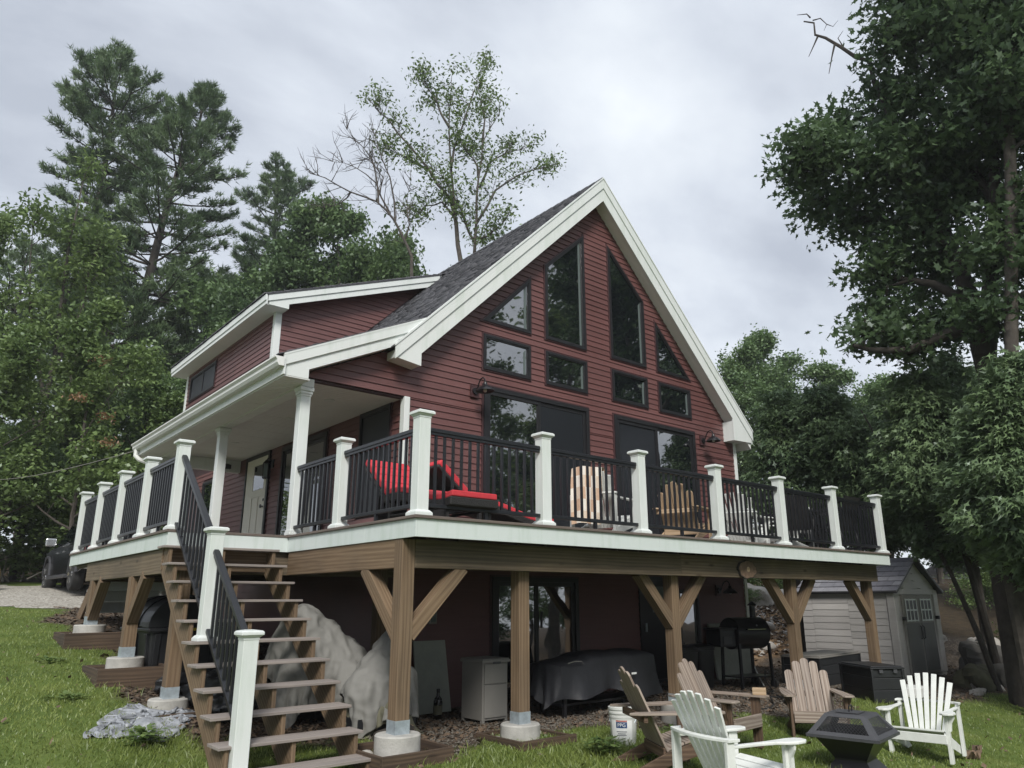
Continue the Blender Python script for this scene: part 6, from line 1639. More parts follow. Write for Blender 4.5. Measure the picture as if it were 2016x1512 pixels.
def flakes(name, X, Y, size, mat, lift=.012, flat=.35, r=r_):
    n = len(X); Z = gz_arr(X, Y) + lift * r.uniform(.3, 1.6, n)
    a = r.uniform(0, 2 * np.pi, n); s = size * r.uniform(.5, 1.5, n); asp = r.uniform(.35, .8, n)
    t1 = np.stack([np.cos(a), np.sin(a), r.normal(0, flat, n)], 1); t2 = np.stack([-np.sin(a), np.cos(a), r.normal(0, flat, n)], 1)
    c = np.stack([X, Y, Z], 1); s1 = (s / 2)[:, None] * t1; s2 = (s * asp / 2)[:, None] * t2
    V = np.stack([c - s1, c + s2, c + s1, c - s2], 1).reshape(-1, 3)
    return bpy.data.objects.new(name, raw_mesh(name, V, np.arange(n * 4).reshape(n, 4), M[mat]))
def mulch_pts(n, x0, x1, y0, y1):
    X, Y = r_.uniform(x0, x1, n), r_.uniform(y0, y1, n); ok = in_view(X, Y) & (m_mulch(X, Y) > r_.uniform(.3, .9, n)); return X[ok], Y[ok]
X, Y = mulch_pts(16000, -2, 15, -.8, 4)
o = flakes('leaf_litter', X, Y, .06, 'litter'); COL.objects.link(o); tag(o, 'dry brown leaf litter under the deck', 'leaf litter', kind='stuff')
X, Y = mulch_pts(6000, -2, 2, 1, 12)
o = flakes('leaf_litter', X, Y, .07, 'litter'); COL.objects.link(o); tag(o, 'dry leaf litter beside the bin and piers', 'leaf litter', kind='stuff')
X, Y = r_.uniform(10, 26, 26000), r_.uniform(3, 16, 26000); ok_ = in_view(X, Y) & (m_dirt(X, Y) > .5); X, Y = X[ok_], Y[ok_]
o = flakes('bank_litter', X, Y, .13, 'litter', .02); COL.objects.link(o); tag(o, 'fallen leaves and bark on the brown dirt bank', 'leaf litter', kind='stuff')
X, Y = r_.uniform(10, 26, 9000), r_.uniform(3, 16, 9000); ok_ = in_view(X, Y) & (m_dirt(X, Y) > .5); X, Y = X[ok_], Y[ok_]
o = flakes('bank_stones', X, Y, .11, 'rock_pale', .03, .6); COL.objects.link(o); tag(o, 'small pale stones and straw on the dirt bank', 'gravel', kind='stuff')
# fallen leaves on the lawn
X, Y = lawn_pts(2600, -5, 16, -6, 13)
o = flakes('fallen_leaves', X, Y, .05, 'litter', .035, .5); COL.objects.link(o); tag(o, 'scattered brown leaves fallen on the lawn', 'leaves', kind='stuff')
# gravel chips
X, Y = mulch_pts(22000, .3, 12, -.3, 3)
n = len(X); s = .011 * r_.uniform(.5, 1.7, n); Z = gz_arr(X, Y) + s * .5
dirs = np.array([(1, 0, 0), (0, 1, 0), (-1, 0, 0), (0, -1, 0), (0, 0, .8), (0, 0, -.8)], float)
V = (np.stack([X, Y, Z], 1)[:, None] + dirs[None] * (s[:, None, None] * r_.uniform(.6, 1.4, (n, 6, 1)))).reshape(-1, 3)
k = np.arange(n)[:, None] * 6
F = np.concatenate([k + np.array([t_]) for t_ in ((0, 1, 4), (1, 2, 4), (2, 3, 4), (3, 0, 4))], 0)
o = bpy.data.objects.new('gravel', raw_mesh('gravel', V, F, M['stone_chip'])); COL.objects.link(o); tag(o, 'loose gravel chips below the deck', 'gravel', kind='stuff')
for q, (x, y, s) in enumerate(((6.9, -2.1, .13), (7.3, -2.0, .09))):
    b = MB(); b.grid(lambda u, v: (x + s * (u - .5) * 1.5, y + s * (v - .5), gz(x, y) + .05 + .05 * math.sin(8 * u + 5 * v)), 6, 6); tag(b.build('dry_leaf', M['litter']), ('curled dry oak leaf on the right lawn', 'smaller dry leaf right of the curled one on the lawn')[q], 'leaf')
# weeds by the piers
def weed(x, y, h, n, lb):
    V, F, T = [], [], []
    for k in range(n):
        a, rr = random.uniform(0, 6.28), random.uniform(.02, .22); cx_, cy_, cz_ = x + rr * math.cos(a), y + rr * math.sin(a), gz(x, y) + random.uniform(.03, h)
        s = random.uniform(.025, .055); d = Vector((math.cos(a), math.sin(a), random.uniform(-.3, .5))).normalized(); t_ = d.cross(Vector((0, 0, 1))).normalized()
        c = Vector((cx_, cy_, cz_)); q = len(V); V += [c - d * s, c + t_ * s * .55, c + d * s, c - t_ * s * .55]; F.append((q, q + 1, q + 2, q + 3)); T += [random.random()] * 4
    o = bpy.data.objects.new('weed', raw_mesh('weed', np.array([tuple(v) for v in V]), np.array(F), M['leaf_bright'], np.array(T))); COL.objects.link(o); tag(o, lb, 'weed', 'low weeds on the lawn edge')
for x, y, h, n, lb in ((2.0, -.5, .16, 160, 'low weeds right of the second pier'), (2.35, -.75, .09, 80, 'low weeds in front of the white pail'), (-1.75, 1.75, .16, 150, 'leafy weeds beside the silver tarp'), (-2.1, 3.6, .07, 60, 'broad weeds in front of the middle edging box'), (-2.0, 5.6, .07, 50, 'broad weeds in front of the farthest edging box'), (3.3, -.4, .16, 110, 'low weeds behind the brown chair')):
    weed(x, y, h, n, lb)

# ------------------------------------------------------------------ rocks
def boulder(x, y, rx, ry, rz_, zoff, mat, lb, k, group='boulders beside the shed'):
    b = MB(); g = gz(x, y) + zoff
    def fn(u, v):
        a, p = 2 * math.pi * u, math.pi * v; d = Vector((math.cos(a) * math.sin(p), math.sin(a) * math.sin(p), math.cos(p)))
        f = 1 + .16 * math.sin(3.1 * d.x + 2.3 * d.z + k) + .13 * math.sin(4.7 * d.y - 3.3 * d.z + 2 * k) + .05 * math.sin(11 * d.x + 9 * d.y + k) + .035 * math.sin(17 * d.z + 13 * d.x)
        m_ = max(abs(d.x), abs(d.y), abs(d.z)) ** .35; f /= m_ ** .8
        return (x + rx * d.x * f, y + ry * d.y * f, g + rz_ * d.z * f)
    b.grid(fn, 36, 22); return tag(b.build('boulder', M[mat]), lb, 'boulder', group)
boulder(14.35, .22, .50, .42, .46, .22, 'rock', 'grey boulder topmost right of the shed', 1)
boulder(13.15, -.05, .52, .30, .34, .08, 'rock_moss', 'long mossy boulder lying low at the shed corner', 2.2)
boulder(13.95, -.50, .42, .36, .42, .12, 'rock', 'dark grey boulder behind the thin cedar trunks', 3.1)
boulder(15.3, -.72, .36, .3, .24, .05, 'rock', 'flat grey boulder right of the leaning trunk', 4.4)
boulder(17.9, .45, .50, .45, .45, .25, 'rock_moss', 'green mossy boulder farther up the slope', 5.2)
boulder(16.4, .9, .42, .3, .22, .25, 'rock_pale', 'pale flat stone at the top of the boulder pile', 6.0)
for q, (x, y, s) in enumerate(((12.9, -.1, .14), (13.2, -.35, .10), (12.6, -.25, .09), (13.9, -.5, .12), (12.2, -.3, .1))):
    boulder(x, y, s * 1.2, s, s * .7, .02, 'rock_pale', {12.9: 'largest pale cobble in the litter before the boulders', 13.2: 'pale cobble right of the largest before the boulders', 12.6: 'pale cobble just left of the largest one', 13.9: 'pale cobble farthest right on the lawn edge', 12.2: 'pale cobble nearest the white chair back'}[x], q + 1.7, 'pale cobbles along the lawn edge')
for q, (x, y, s, w_) in enumerate(((15.6, 2.6, .22, 'beside the thin cedar trunks'), (16.6, 3.3, .28, 'halfway up behind the shed door'), (17.6, 2.4, .20, 'highest behind the shed corner'), (13.4, 4.9, .20, 'behind the smoker chimney'), (15.2, 6.0, .26, 'under the deck post brace'), (14.2, 5.6, .16, 'beside the tipped cart'))):
    boulder(x, y, s * 1.4, s, s * .7, .03, 'rock_pale', 'pale stone on the brown dirt bank ' + w_, q * 1.3 + 2, 'pale stones on the dirt bank')
boulder(18.5, 8.3, .55, .5, .45, .2, 'rock_pale', 'pale rock at the top of the dirt slope left of the shed', 7.7); boulder(19.7, 8.1, .8, .45, .3, .15, 'rock_pale', 'flat pale rock under the shrubs on the dirt slope', 8.3)

# ------------------------------------------------------------------ trees
def tubes_mesh(name, paths, mat, n=7):
    b = MB()
    for pts, rad in paths: b.tube(pts, rad, n if rad[0] > .03 else 4, cap=False)
    return b.mesh(name, mat)
LEAF4 = np.array([(-.5, 0, 0), (0, .5, .06), (.5, 0, -.05), (0, -.5, .06)])
_la = []
for k_ in range(12):
    r0 = (.52, .26, .46, .24, .44, .24)[k_ % 6] if k_ else .55
    a_ = 2 * math.pi * k_ / 12; _la.append((r0 * 1.25 * math.cos(a_), r0 * .85 * math.sin(a_), .07 * math.cos(2 * a_)))
LEAFOAK = np.array(_la)
def leaves_mesh(name, C, size, asp, mat, tone, shape=LEAF4, up=.5, r=rng, outward=None):
    n = len(C); N = r.normal(0, 1, (n, 3)); N[:, 2] = np.abs(N[:, 2]) * .6 + up
    N /= np.linalg.norm(N, axis=1)[:, None]
    A = r.normal(0, 1, (n, 3)); A[:, 2] -= .35
    if outward is not None: A += outward * 1.2
    A -= (A * N).sum(1)[:, None] * N; A /= np.linalg.norm(A, axis=1)[:, None] + 1e-9
    B = np.cross(N, A); s = size * r.uniform(.65, 1.3, n)
    V = C[:, None] + (A[:, None] * shape[None, :, :1] + B[:, None] * (shape[None, :, 1:2] * asp) + N[:, None] * shape[None, :, 2:3]) * s[:, None, None]
    k = shape.shape[0]
    return raw_mesh(name, V.reshape(-1, 3), np.arange(n * k).reshape(n, k), M[mat], np.repeat(tone, k))
def grow(rs, H, spread, first=.25, nlimb=14, up=.45, rt=.17, top_r=.35, twist=0.0, bend=.3):
    """trunk, limbs, twigs; returns tube paths and leaf-bearing points"""
    def rv(s): return Vector((rs.normal(0, s), rs.normal(0, s), rs.normal(0, s)))
    paths, tips = [], []
    ln = Vector((rs.normal(0, .05), rs.normal(0, .05), 0)) * H
    tr = [Vector((0, 0, -.3))]
    for k in range(1, 9): f = k / 8; tr.append(Vector((ln.x * f * f, ln.y * f * f, H * .96 * f)) + Vector((rs.normal(0, .012) * H, rs.normal(0, .012) * H, 0)))
    paths.append((tr, [rt * (1 - .86 * k / 8) for k in range(9)]))
    def at(f): i = min(int(f * 8), 7); return tr[i].lerp(tr[i + 1], f * 8 - i)
    for i in range(nlimb):
        f = first + (1 - first) * ((i + rs.uniform(0, .9)) / nlimb) * .97
        env = math.sin(math.pi * min(1, (f - first) / (1 - first) * .78 + .20)) ** .7
        L = spread * (env * (1 - top_r) + top_r * (1 - f)) * rs.uniform(.45, 1.35)
        az = i * 2.4 + rs.normal(0, .4); st = at(f); u_ = up + .5 * (f - first)
        d = Vector((math.cos(az), math.sin(az), u_)).normalized(); pts = [st]
        for k in range(1, 6): d = (d + rv(.13) + Vector((0, 0, .05))).normalized(); pts.append(pts[-1] + d * L / 5)
        r0 = rt * (1 - .8 * f) * .5; paths.append((pts, [r0 * (1 - .85 * k / 5) for k in range(6)]))
        ns = 6
        for j in range(ns):
            t = .28 + .72 * (j + rs.uniform(0, 1)) / ns; q = min(int(t * 5), 4); p0 = pts[q].lerp(pts[q + 1], t * 5 - q)
            dd = (d * .6 + rv(.65) + Vector((0, 0, .12))).normalized(); l2 = L * rs.uniform(.22, .45) * (1.15 - .4 * t)
            sp = [p0]
            for k in range(1, 4): dd = (dd + rv(.18)).normalized(); sp.append(sp[-1] + dd * l2 / 3)
            paths.append((sp, [r0 * .32, r0 * .24, r0 * .16, r0 * .06]))
            tips += [sp[1].lerp(sp[2], .5), sp[2], sp[3], sp[2].lerp(sp[3], .6)]
        tips += [pts[4], pts[5], pts[5]]
    tips += [tr[7].lerp(tr[8], .5), tr[8], tr[8]]
    return paths, np.array([tuple(p) for p in tips])
def clumps(tips, n, rc, rs, flat=.6):
    i = rs.integers(0, len(tips), n); off = rs.normal(0, rc, (n, 3)); off[:, 2] *= flat
    ct = rs.uniform(0, 1, len(tips)); return tips[i] + off, np.clip(ct[i] * .7 + rs.uniform(0, .45, n), 0, 1), off
KINDS = {}
def make_kind(key, seed, H, spread, nleaf, size, mat, bark='bark', rc=.42, asp=.55, **kw):
    rs = np.random.default_rng(seed); paths, tips = grow(rs, H, spread, **kw)
    C, tone, off = clumps(tips, nleaf, rc, rs)
    KINDS[key] = (tubes_mesh('trunk', paths, M[bark]), leaves_mesh('crown', C, size, asp, M and mat, tone, r=rs), H)
make_kind('maple', 1, 14, 4.6, 22000, .20, 'leaf_mid', rc=.33)
make_kind('maple2', 2, 13, 4.2, 21000, .20, 'leaf_dark', rc=.33, first=.2, nlimb=16)
make_kind('ash', 3, 15, 3.4, 15000, .20, 'leaf_bright', rc=.30, first=.3, up=.8)
make_kind('young', 4, 7.5, 2.8, 15000, .14, 'leaf_bright', rc=.22, first=.12, nlimb=16, rt=.08)
make_kind('beech', 5, 11, 4.2, 20000, .18, 'leaf_mid', rc=.30, first=.12, nlimb=18)
make_kind('dark', 6, 12, 4.6, 18000, .22, 'leaf_dark', rc=.38, first=.1, nlimb=18, bark='bark_dark')
make_kind('shrub', 7, 2.2, 1.5, 6000, .12, 'leaf_bright', rc=.22, first=.05, nlimb=14, rt=.03)
def tree(kind, x, y, h, label, group, rz=None, wide=1.0, name=None):
    tm, cm, H = KINDS[kind]; s = h / H
    t = thing(name or {'maple': 'maple_tree', 'maple2': 'maple_tree', 'ash': 'ash_tree', 'young': 'young_tree', 'beech': 'beech_tree', 'dark': 'shade_tree', 'shrub': 'shrub'}[kind], label, 'shrub' if kind == 'shrub' else 'tree', (x, y, gz(x, y)), random.uniform(0, 6.28) if rz is None else rz, group)
    t.scale = (s * wide, s * wide, s)
    inst('trunk', tm, t); inst('crown', cm, t)
    return t
# pines
def needles(name, C, D, ln, per, mat, tone, rs, w=.012):
    n = len(C) ; N = n * per
    c = np.repeat(C, per, 0); d = np.repeat(D, per, 0) + rs.normal(0, .55, (N, 3)); d /= np.linalg.norm(d, axis=1)[:, None]
    s = rs.normal(0, 1, (N, 3)); s -= (s * d).sum(1)[:, None] * d; s /= np.linalg.norm(s, axis=1)[:, None]
    L = ln * rs.uniform(.7, 1.25, N)[:, None]; c = c + rs.normal(0, .04, (N, 3))
    V = np.stack([c - s * w, c + s * w, c + d * L], 1)
    return raw_mesh(name, V.reshape(-1, 3), np.arange(N * 3).reshape(N, 3), M[mat], np.repeat(np.repeat(tone, per), 3))
def pine(trunk, rt, env, first, seed, label, nper=6, dz=.74, per=7, ln=.30, w=.026, density=1.0):
    rs = np.random.default_rng(seed); P = [Vector(p) for p in trunk]
    x, y = P[0].x, P[0].y; base = Vector((x, y, gz(x, y) - .2))
    P = [base] + [p for p in P if p.z > base.z + .5]
    zt = P[-1].z; paths = [(P, [rt * (1 - .93 * (p.z - base.z) / (zt - base.z)) + .01 for p in P])]
    def at(z):
        for a, b in zip(P, P[1:]):
            if a.z <= z <= b.z: return a.lerp(b, (z - a.z) / (b.z - a.z))
        return P[-1]
    C, D, T = [], [], []
    z = base.z + (zt - base.z) * first; Ht = zt - base.z; az0 = 0
    while z < zt - .15:
        f = (z - base.z) / Ht; R0 = float(np.interp(f, [e_[0] for e_ in env], [e_[1] for e_ in env])); az0 += 1.1
        nb = nper + int(rs.integers(-1, 2))
        for k in range(nb):
            if rs.uniform() < .14: continue
            az = az0 + k * 2 * math.pi / nb + rs.normal(0, .3); L = R0 * rs.uniform(.55, 1.25)
            d = Vector((math.cos(az), math.sin(az), .06 + .24 * max(0, f - .55) / .45 + rs.normal(0, .10))); p = at(z + rs.uniform(-.2, .2)); pts = [p]
            nseg = 6
            for q in range(nseg): d = (d + Vector((rs.normal(0, .07), rs.normal(0, .07), .035 + .05 * (q > 3)))).normalized(); pts.append(pts[-1] + d * L / nseg)
            r0 = max(.012, min(.07, L * .018)); paths.append((pts, [r0 * (1 - .8 * q / nseg) for q in range(nseg + 1)]))
            tone0 = rs.uniform(.0, .8)
            m = int((14 + L * 22) * density)
            for j in range(m):
                t = rs.uniform(.30, 1.0) ** .75; q = min(int(t * nseg), nseg - 1); p0 = pts[q].lerp(pts[q + 1], t * nseg - q)
                sd = Vector((-d.y, d.x, 0)); lat = rs.normal(0, .16 * L * (1.15 - t) + .10)
                p1 = p0 + sd * lat + d * abs(lat) * .5 + Vector((0, 0, .10 + abs(lat) * .10 + rs.normal(0, .07)))
                C.append(tuple(p1)); dd = (d * .8 + sd * (lat * 1.2) + Vector((0, 0, .55))); D.append(tuple(dd.normalized())); T.append(min(1, max(0, tone0 + rs.normal(0, .18))))
        z += dz * rs.uniform(.7, 1.3) * (1.05 - .35 * f)
    t = thing('pine_tree', label, 'tree', tuple(base), 0, 'tall white pines behind the driveway', world=True)
    o = bpy.data.objects.new('trunk', tubes_mesh('trunk', paths, M['bark_dark'], 9)); link(o, t)
    o = bpy.data.objects.new('crown', needles('crown', np.array(C), np.array(D), ln, per, 'leaf_pine', np.array(T), rs, w)); link(o, t)
    return t
pine(PINE1[0], .42, [(.15, 2.2), (.45, 2.5), (.62, 2.3), (.72, 2.3), (.80, 3.2), (.88, 2.5), (.95, 1.2), (1, .3)], .17, 21, 'tallest white pine, with a bare lower trunk, at upper left')
pine(PINE2[0], .44, [(.12, 3.0), (.40, 3.5), (.60, 3.5), (.72, 3.3), (.82, 2.6), (.92, 1.6), (1, .4)], .12, 22, 'broad leaning white pine right of the tallest one')
pine(PINE3[0], .36, [(.3, 2.4), (.55, 3.2), (.75, 3.2), (.88, 2.3), (1, .4)], .3, 23, 'smaller white pine just left of the dormer roof')
for q, (x, y, H, sd) in enumerate(((-1.0, 44, 20, 31), (8.8, 43, 19.5, 32), (3.2, 46, 20, 33), (7.2, 35, 17.5, 34), (2.2, 34, 15.5, 35))):
    tr = [(x, y, 0), (x + .3, y, H * .3), (x + .1, y + .2, H * .6), (x + .5, y, H * .85), (x + .5, y, H)]
    pine(tr, .36, [(.2, 2.6), (.5, 3.6), (.75, 3.2), (.9, 2.0), (1, .4)], .15, sd, ('white pine at the far left behind the leafy trees', 'white pine between the broad pine and the small one', 'white pine hidden behind the two tall ones', 'shorter white pine right of the leaning trunk', 'shorter white pine under the tallest one')[q], per=6, density=.8)

def lobe_tree(name, label, trunkpaths, radii, lobes, nleaf, size, mat, bark, shape, seed, asp=.9, rc=.16, twigs=16, group=None, up=.35):
    rs = np.random.default_rng(seed); P0 = trunkpaths[0][0]; base = (P0[0], P0[1], gz(P0[0], P0[1]))
    t = thing(name, label, 'tree', base, 0, group, world=True)
    paths = []; alln = []
    for k, pl in enumerate(trunkpaths):
        pts = [Vector(p) for p in pl]; r0, r1 = radii[k]; n_ = len(pts)
        if k == 0: pts = [Vector((base[0], base[1], base[2] - .3))] + pts; n_ += 1
        paths.append((pts, [r0 + (r1 - r0) * (i / (n_ - 1)) ** .8 for i in range(n_)])); alln += pts
        for a, b in zip(pts, pts[1:]): alln.append(a.lerp(b, .5))
    tips = []; wgt = []
    for (x, y, z, r) in lobes:
        c = Vector((x, y, z)); near = min(alln, key=lambda p: (p - c).length + .6 * max(0, p.z - c.z)); 
        mid = near.lerp(c, .5) + Vector((rs.normal(0, .15), rs.normal(0, .15), .15)); paths.append(([near, mid, c], [.05, .035, .018]))
        for j in range(twigs):
            d = Vector(rs.normal(0, 1, 3)); d.normalize(); d.z *= .85; e_ = c + d * r * rs.uniform(.55, 1.12)
            m1 = c.lerp(e_, .5) + Vector((rs.normal(0, .06), rs.normal(0, .06), .05)); paths.append(([c, m1, e_], [.016, .010, .004]))
            for f in (.45, .7, .9, 1.0): tips.append(tuple(c.lerp(e_, f) + Vector((0, 0, .03)))); wgt.append(r * r)
    tips = np.array(tips); w = np.array(wgt); w /= w.sum()
    i = rs.choice(len(tips), nleaf, p=w); off = rs.normal(0, rc, (nleaf, 3)); off[:, 2] *= .6
    ct = rs.uniform(0, 1, len(tips)); tone = np.clip(ct[i] * .6 + rs.uniform(0, .5, nleaf), 0, 1)
    o = bpy.data.objects.new('trunk', tubes_mesh('trunk', paths, M[bark], 12)); link(o, t)
    o = bpy.data.objects.new('crown', leaves_mesh('crown', tips[i] + off, size, asp, mat, tone, shape, up, rs, off / (np.linalg.norm(off, axis=1)[:, None] + 1e-6))); link(o, t)
    return t
oak = lobe_tree('oak_tree', 'big dark oak overhanging the right side with a bare dead branch', OAK_TRUNK, [(.36, .07), (.20, .05), (.15, .04), (.12, .03), (.10, .025), (.08, .02), (.09, .02)], OAK_LOBES, 46000, .165, 'leaf_oak', 'bark_dark', LEAFOAK, 41, rc=.24, twigs=30)
b = MB()
for k, pl in enumerate(OAK_DEAD): n_ = len(pl); r0 = (.065, .026, .024, .022, .018, .016, .012)[k]; b.tube(pl, [r0 * (1 - .75 * i / (n_ - 1)) for i in range(n_)], 6, cap=False)
b.build('dead_branch', M['bark_dark'], oak)
up_lobes = [(11.3, -3.2, 9.5, 1.1), (10.9, -2.9, 8.6, .8), (12.1, -3.5, 8.0, .9), (11.2, -3.4, 10.9, 1.2), (11.9, -3.3, 7.0, .9), (12.3, -3.1, 6.0, .8), (11.9, -2.9, 5.1, .8), (10.8, -2.6, 10.2, .7), (12.2, -2.6, 4.2, .7), (11.2, -2.9, 12.4, 1.1)]
lobe_tree('oak_tree', 'straight lighter trunk at the right edge with leaves above', TRUNK2, [(.15, .09)], up_lobes, 9000, .17, 'leaf_oak', 'bark', LEAFOAK, 42, rc=.2, twigs=18)

def line_tree(name, label, lines, r0, nleaf, size, mat, bark, seed, rc=.2, leaf_from=.35, twig=.9, ntw=9, bare=()):
    rs = np.random.default_rng(seed); P0 = lines[0][0]; base = (P0[0], P0[1], gz(P0[0], P0[1])); t = thing(name, label, 'tree', base, 0, None, world=True)
    paths, tips = [], []
    for k, pl in enumerate(lines):
        pts = [Vector(p) for p in pl]; ra = r0 * (1 if k == 0 else .45 if pl[0][2] > lines[0][1][2] else .8)
        if pl[0][2] < lines[0][1][2] + .5: pts = [Vector((pts[0].x, pts[0].y, gz(pts[0].x, pts[0].y) - .2))] + pts
        # smooth subdivision
        q = [pts[0]]
        for a, b_ in zip(pts, pts[1:]):
            for f in (.5, 1): q.append(a.lerp(b_, f) + Vector((rs.normal(0, .05), rs.normal(0, .05), rs.normal(0, .03))) * (f < 1))
        n_ = len(q); paths.append((q, [ra * (1 - .88 * (i / (n_ - 1)) ** .8) for i in range(n_)]))
        s0 = int(n_ * (leaf_from if k == 0 else .2))
        for j in range(ntw + int(len(pl) * 1.5)):
            i = int(rs.integers(s0, n_)); i2 = min(i + 1, n_ - 1); p = q[i].lerp(q[i2], rs.uniform()); d = (q[i2] - q[i - 1]).normalized()
            d = (d * .7 + Vector(rs.normal(0, .6, 3)) + Vector((0, 0, .3))).normalized(); L = twig * rs.uniform(.4, 1.2); pt = [p]
            for m_ in range(3): d = (d + Vector(rs.normal(0, .2, 3)) + Vector((0, 0, .06))).normalized(); pt.append(pt[-1] + d * L / 3)
            paths.append((pt, [.020, .015, .010, .005]))
            for z_ in range(3):
                d2 = (d + Vector(rs.normal(0, .7, 3))).normalized(); p2 = pt[2].lerp(pt[1], rs.uniform()); e2 = p2 + d2 * L * .4; paths.append(([p2, e2], [.009, .004]))
                if k not in bare: tips.append(tuple(e2))
            if k not in bare: tips += [tuple(pt[2]), tuple(pt[3])]
    o = bpy.data.objects.new('trunk', tubes_mesh('trunk', paths, M[bark], 8)); link(o, t)
    if nleaf:
        tips = np.array(tips); C, tone, off = clumps(tips, nleaf, rc, rs, .8)
        o = bpy.data.objects.new('crown', leaves_mesh('crown', C, size, .42, mat, tone, r=rs, outward=off / (np.linalg.norm(off, axis=1)[:, None] + 1e-6))); link(o, t)
    return t
line_tree('ash_tree', 'sparse tall tree with thin leaves rising behind the roof', SPARSE, .15, 7500, .20, 'leaf_bright', 'bark', 51, rc=.26, leaf_from=.4, ntw=12)
line_tree('dead_tree', 'leafless dead tree with fine bare twigs left of the sparse one', DEADTREE, .10, 0, .2, 'leaf_mid', 'bark', 52, leaf_from=.4, twig=1.2, ntw=11)
line_tree('ash_tree', 'thin light green tree trailing along the left edge', [[(-.6, 23.6, 0), (-.65, 23.6, 4), (-.5, 23.7, 8), (-.7, 23.4, 12), (-.6, 23.5, 14.6)], [(-.6, 23.6, 6), (-1.5, 23.2, 9), (-1.9, 23.0, 12)], [(-.5, 23.6, 7), (.1, 23.6, 9.6), (.2, 23.4, 12)], [(-.6, 23.7, 9), (-.2, 23.9, 11), (.3, 24.1, 11.6)], [(-.65, 23.6, 5), (-1.5, 23.8, 6.6), (-2.3, 24, 7.5)]], .16, 6500, .22, 'leaf_bright', 'bark', 53, rc=.30, leaf_from=.4, twig=1.0, ntw=11)

G1, G2, G3 = 'leafy trees at the edge of the woods on the left', 'trees of the woods behind the house', 'trees on the rise beyond the shed'
# left edge
tree('ash', -2.9, 24.2, 14.0, 'tall light green ash at the far left', G1, 2.6, .75)
tree('young', .3, 19.8, 8.6, 'bright young tree behind the truck', G1, 1.0, 1.0)
tree('young', -2.0, 20.5, 7.6, 'bright young tree at the left edge of the woods', G1, 2.2, 1.05)
tree('beech', 2.4, 21.5, 7.2, 'mid green beech right of the bright young tree', G1, .2, .9)
tree('young', 3.8, 19.5, 6.8, 'young tree just left of the porch gutter', G1, 3.3, 1.1)
tree('maple', 6.6, 25.0, 11.2, 'maple behind the far corner of the dormer', G1, 1.4, .9)
tree('beech', 5.2, 27.0, 9.0, 'beech filling the gap between the pines', G1, 4.0, 1.0)
tree('maple2', 9.0, 27.5, 17.4, 'dark maple left of the dead tree', G2, .3, .9)
tree('beech', 7.6, 29.5, 15.8, 'beech in front of the small pine', G2, 2.3, 1.0)
tree('maple', 11.4, 25.8, 19.0, 'maple showing above the dormer roof', G2, 2.1, .8)
tree('beech', 13.0, 24.0, 17.4, 'rounded maple behind the dead tree', G2, 3.0, .8)
tree('beech', 14.6, 21.2, 14.4, 'small light tree at the foot of the sparse tall one', G2, 1.2, .7)
tree('maple', 15.5, 23.5, 14.8, 'low maple right behind the ridge', G2, 5.0, .7)
rs_ = np.random.default_rng(77)
ORD = ('first', 'second', 'third', 'fourth', 'fifth', 'sixth', 'seventh', 'eighth', 'ninth', 'tenth', 'eleventh', 'twelfth', 'thirteenth', 'fourteenth', 'fifteenth', 'sixteenth', 'seventeenth', 'eighteenth')
for k in range(18):
    u = (k + rs_.uniform(.1, .9)) / 18; a = .03 + .50 * u; d = rs_.uniform(31, 55) + CAM.y * 0
    x, y = CAM.x + math.sin(a) * d, CAM.y + math.cos(a) * d
    if y < 21.5 + 2: y = 24 + rs_.uniform(0, 5)
    kd = ('dark', 'maple2', 'beech', 'dark', 'maple')[k % 5]
    tree(kd, x, y, rs_.uniform(5.0, 7.5) * (1 if k % 4 else 1.2), ORD[k] + ' shaded tree from the left deep in the left woods', 'shaded trees deep in the left woods', wide=.95)
for k in range(9):
    x = -4 + k * 1.3 + rs_.normal(0, .3); y = 22.6 + rs_.normal(0, .6)
    tree('shrub', x, y, rs_.uniform(1.6, 3.2), ORD[k] + ' understory shrub from the left along the dark wood edge', 'understory shrubs along the left woods', wide=1.2)
# right
for (kd, x, y, h, lb, rz, wd) in [('maple', 34.2, 15.9, 14.6, 'rounded maple topping the trees right of the gable', .4, 1.0), ('beech', 29.8, 16.4, 12.0, 'mid green tree tucked behind the right roof corner', 1.0, 1.0), ('maple', 34.0, 12.2, 11.5, 'maple under the left reach of the oak', 2.0, 1.0),
    ('maple', 30.0, 8.6, 9.2, 'low maple behind the cedars', 3.1, 1.1), ('beech', 33.5, 8.2, 10.2, 'tree behind the oak trunk', 4.0, 1.0), ('maple', 27.5, 13.2, 9.5, 'dark tree low behind the far railing', 5.0, 1.0), ('beech', 26.0, 10.2, 7.4, 'dark tree above the shed roof', .8, 1.1), ('maple', 31, 20, 12.5, 'dark tree beside the right house corner', 1.9, 1.0), ('maple2', 38, 6, 11, 'maple at the far right behind the cedars', 2.6, 1.0), ('dark', 27, 4.2, 7.8, 'dark tree between the cedar trunks', 3.4, 1.1), ('dark', 24.5, 1.0, 7.0, 'dark tree at the right edge low down', 4.4, 1.1), ('dark', 29, -1.5, 8, 'dark tree at the far right edge', .1, 1.2)]:
    tree(kd, x, y, h, lb, G3, rz, wd)
for (x, y, h, lb) in ((18.6, 9.2, 1.5, 'bright shrub at the head of the dirt slope'), (20.4, 9.6, 1.6, 'second bright shrub behind the deck post'), (22.2, 9.9, 1.4, 'bright shrub right of the others above the slope'), (17.9, 8.2, .5, 'tiny round shrub on the mulch bank'), (24.5, 3.4, 1.2, 'bright shrub behind the shed door corner'), (17.3, .1, 1.1, 'leafy shrub between the boulders and the right trunk'), (18.6, -.4, 1.3, 'leafy shrub at the right edge behind the flat boulder')):
    tree('shrub', x, y, h, lb, 'bright shrubs beyond the shed', wide=1.25)
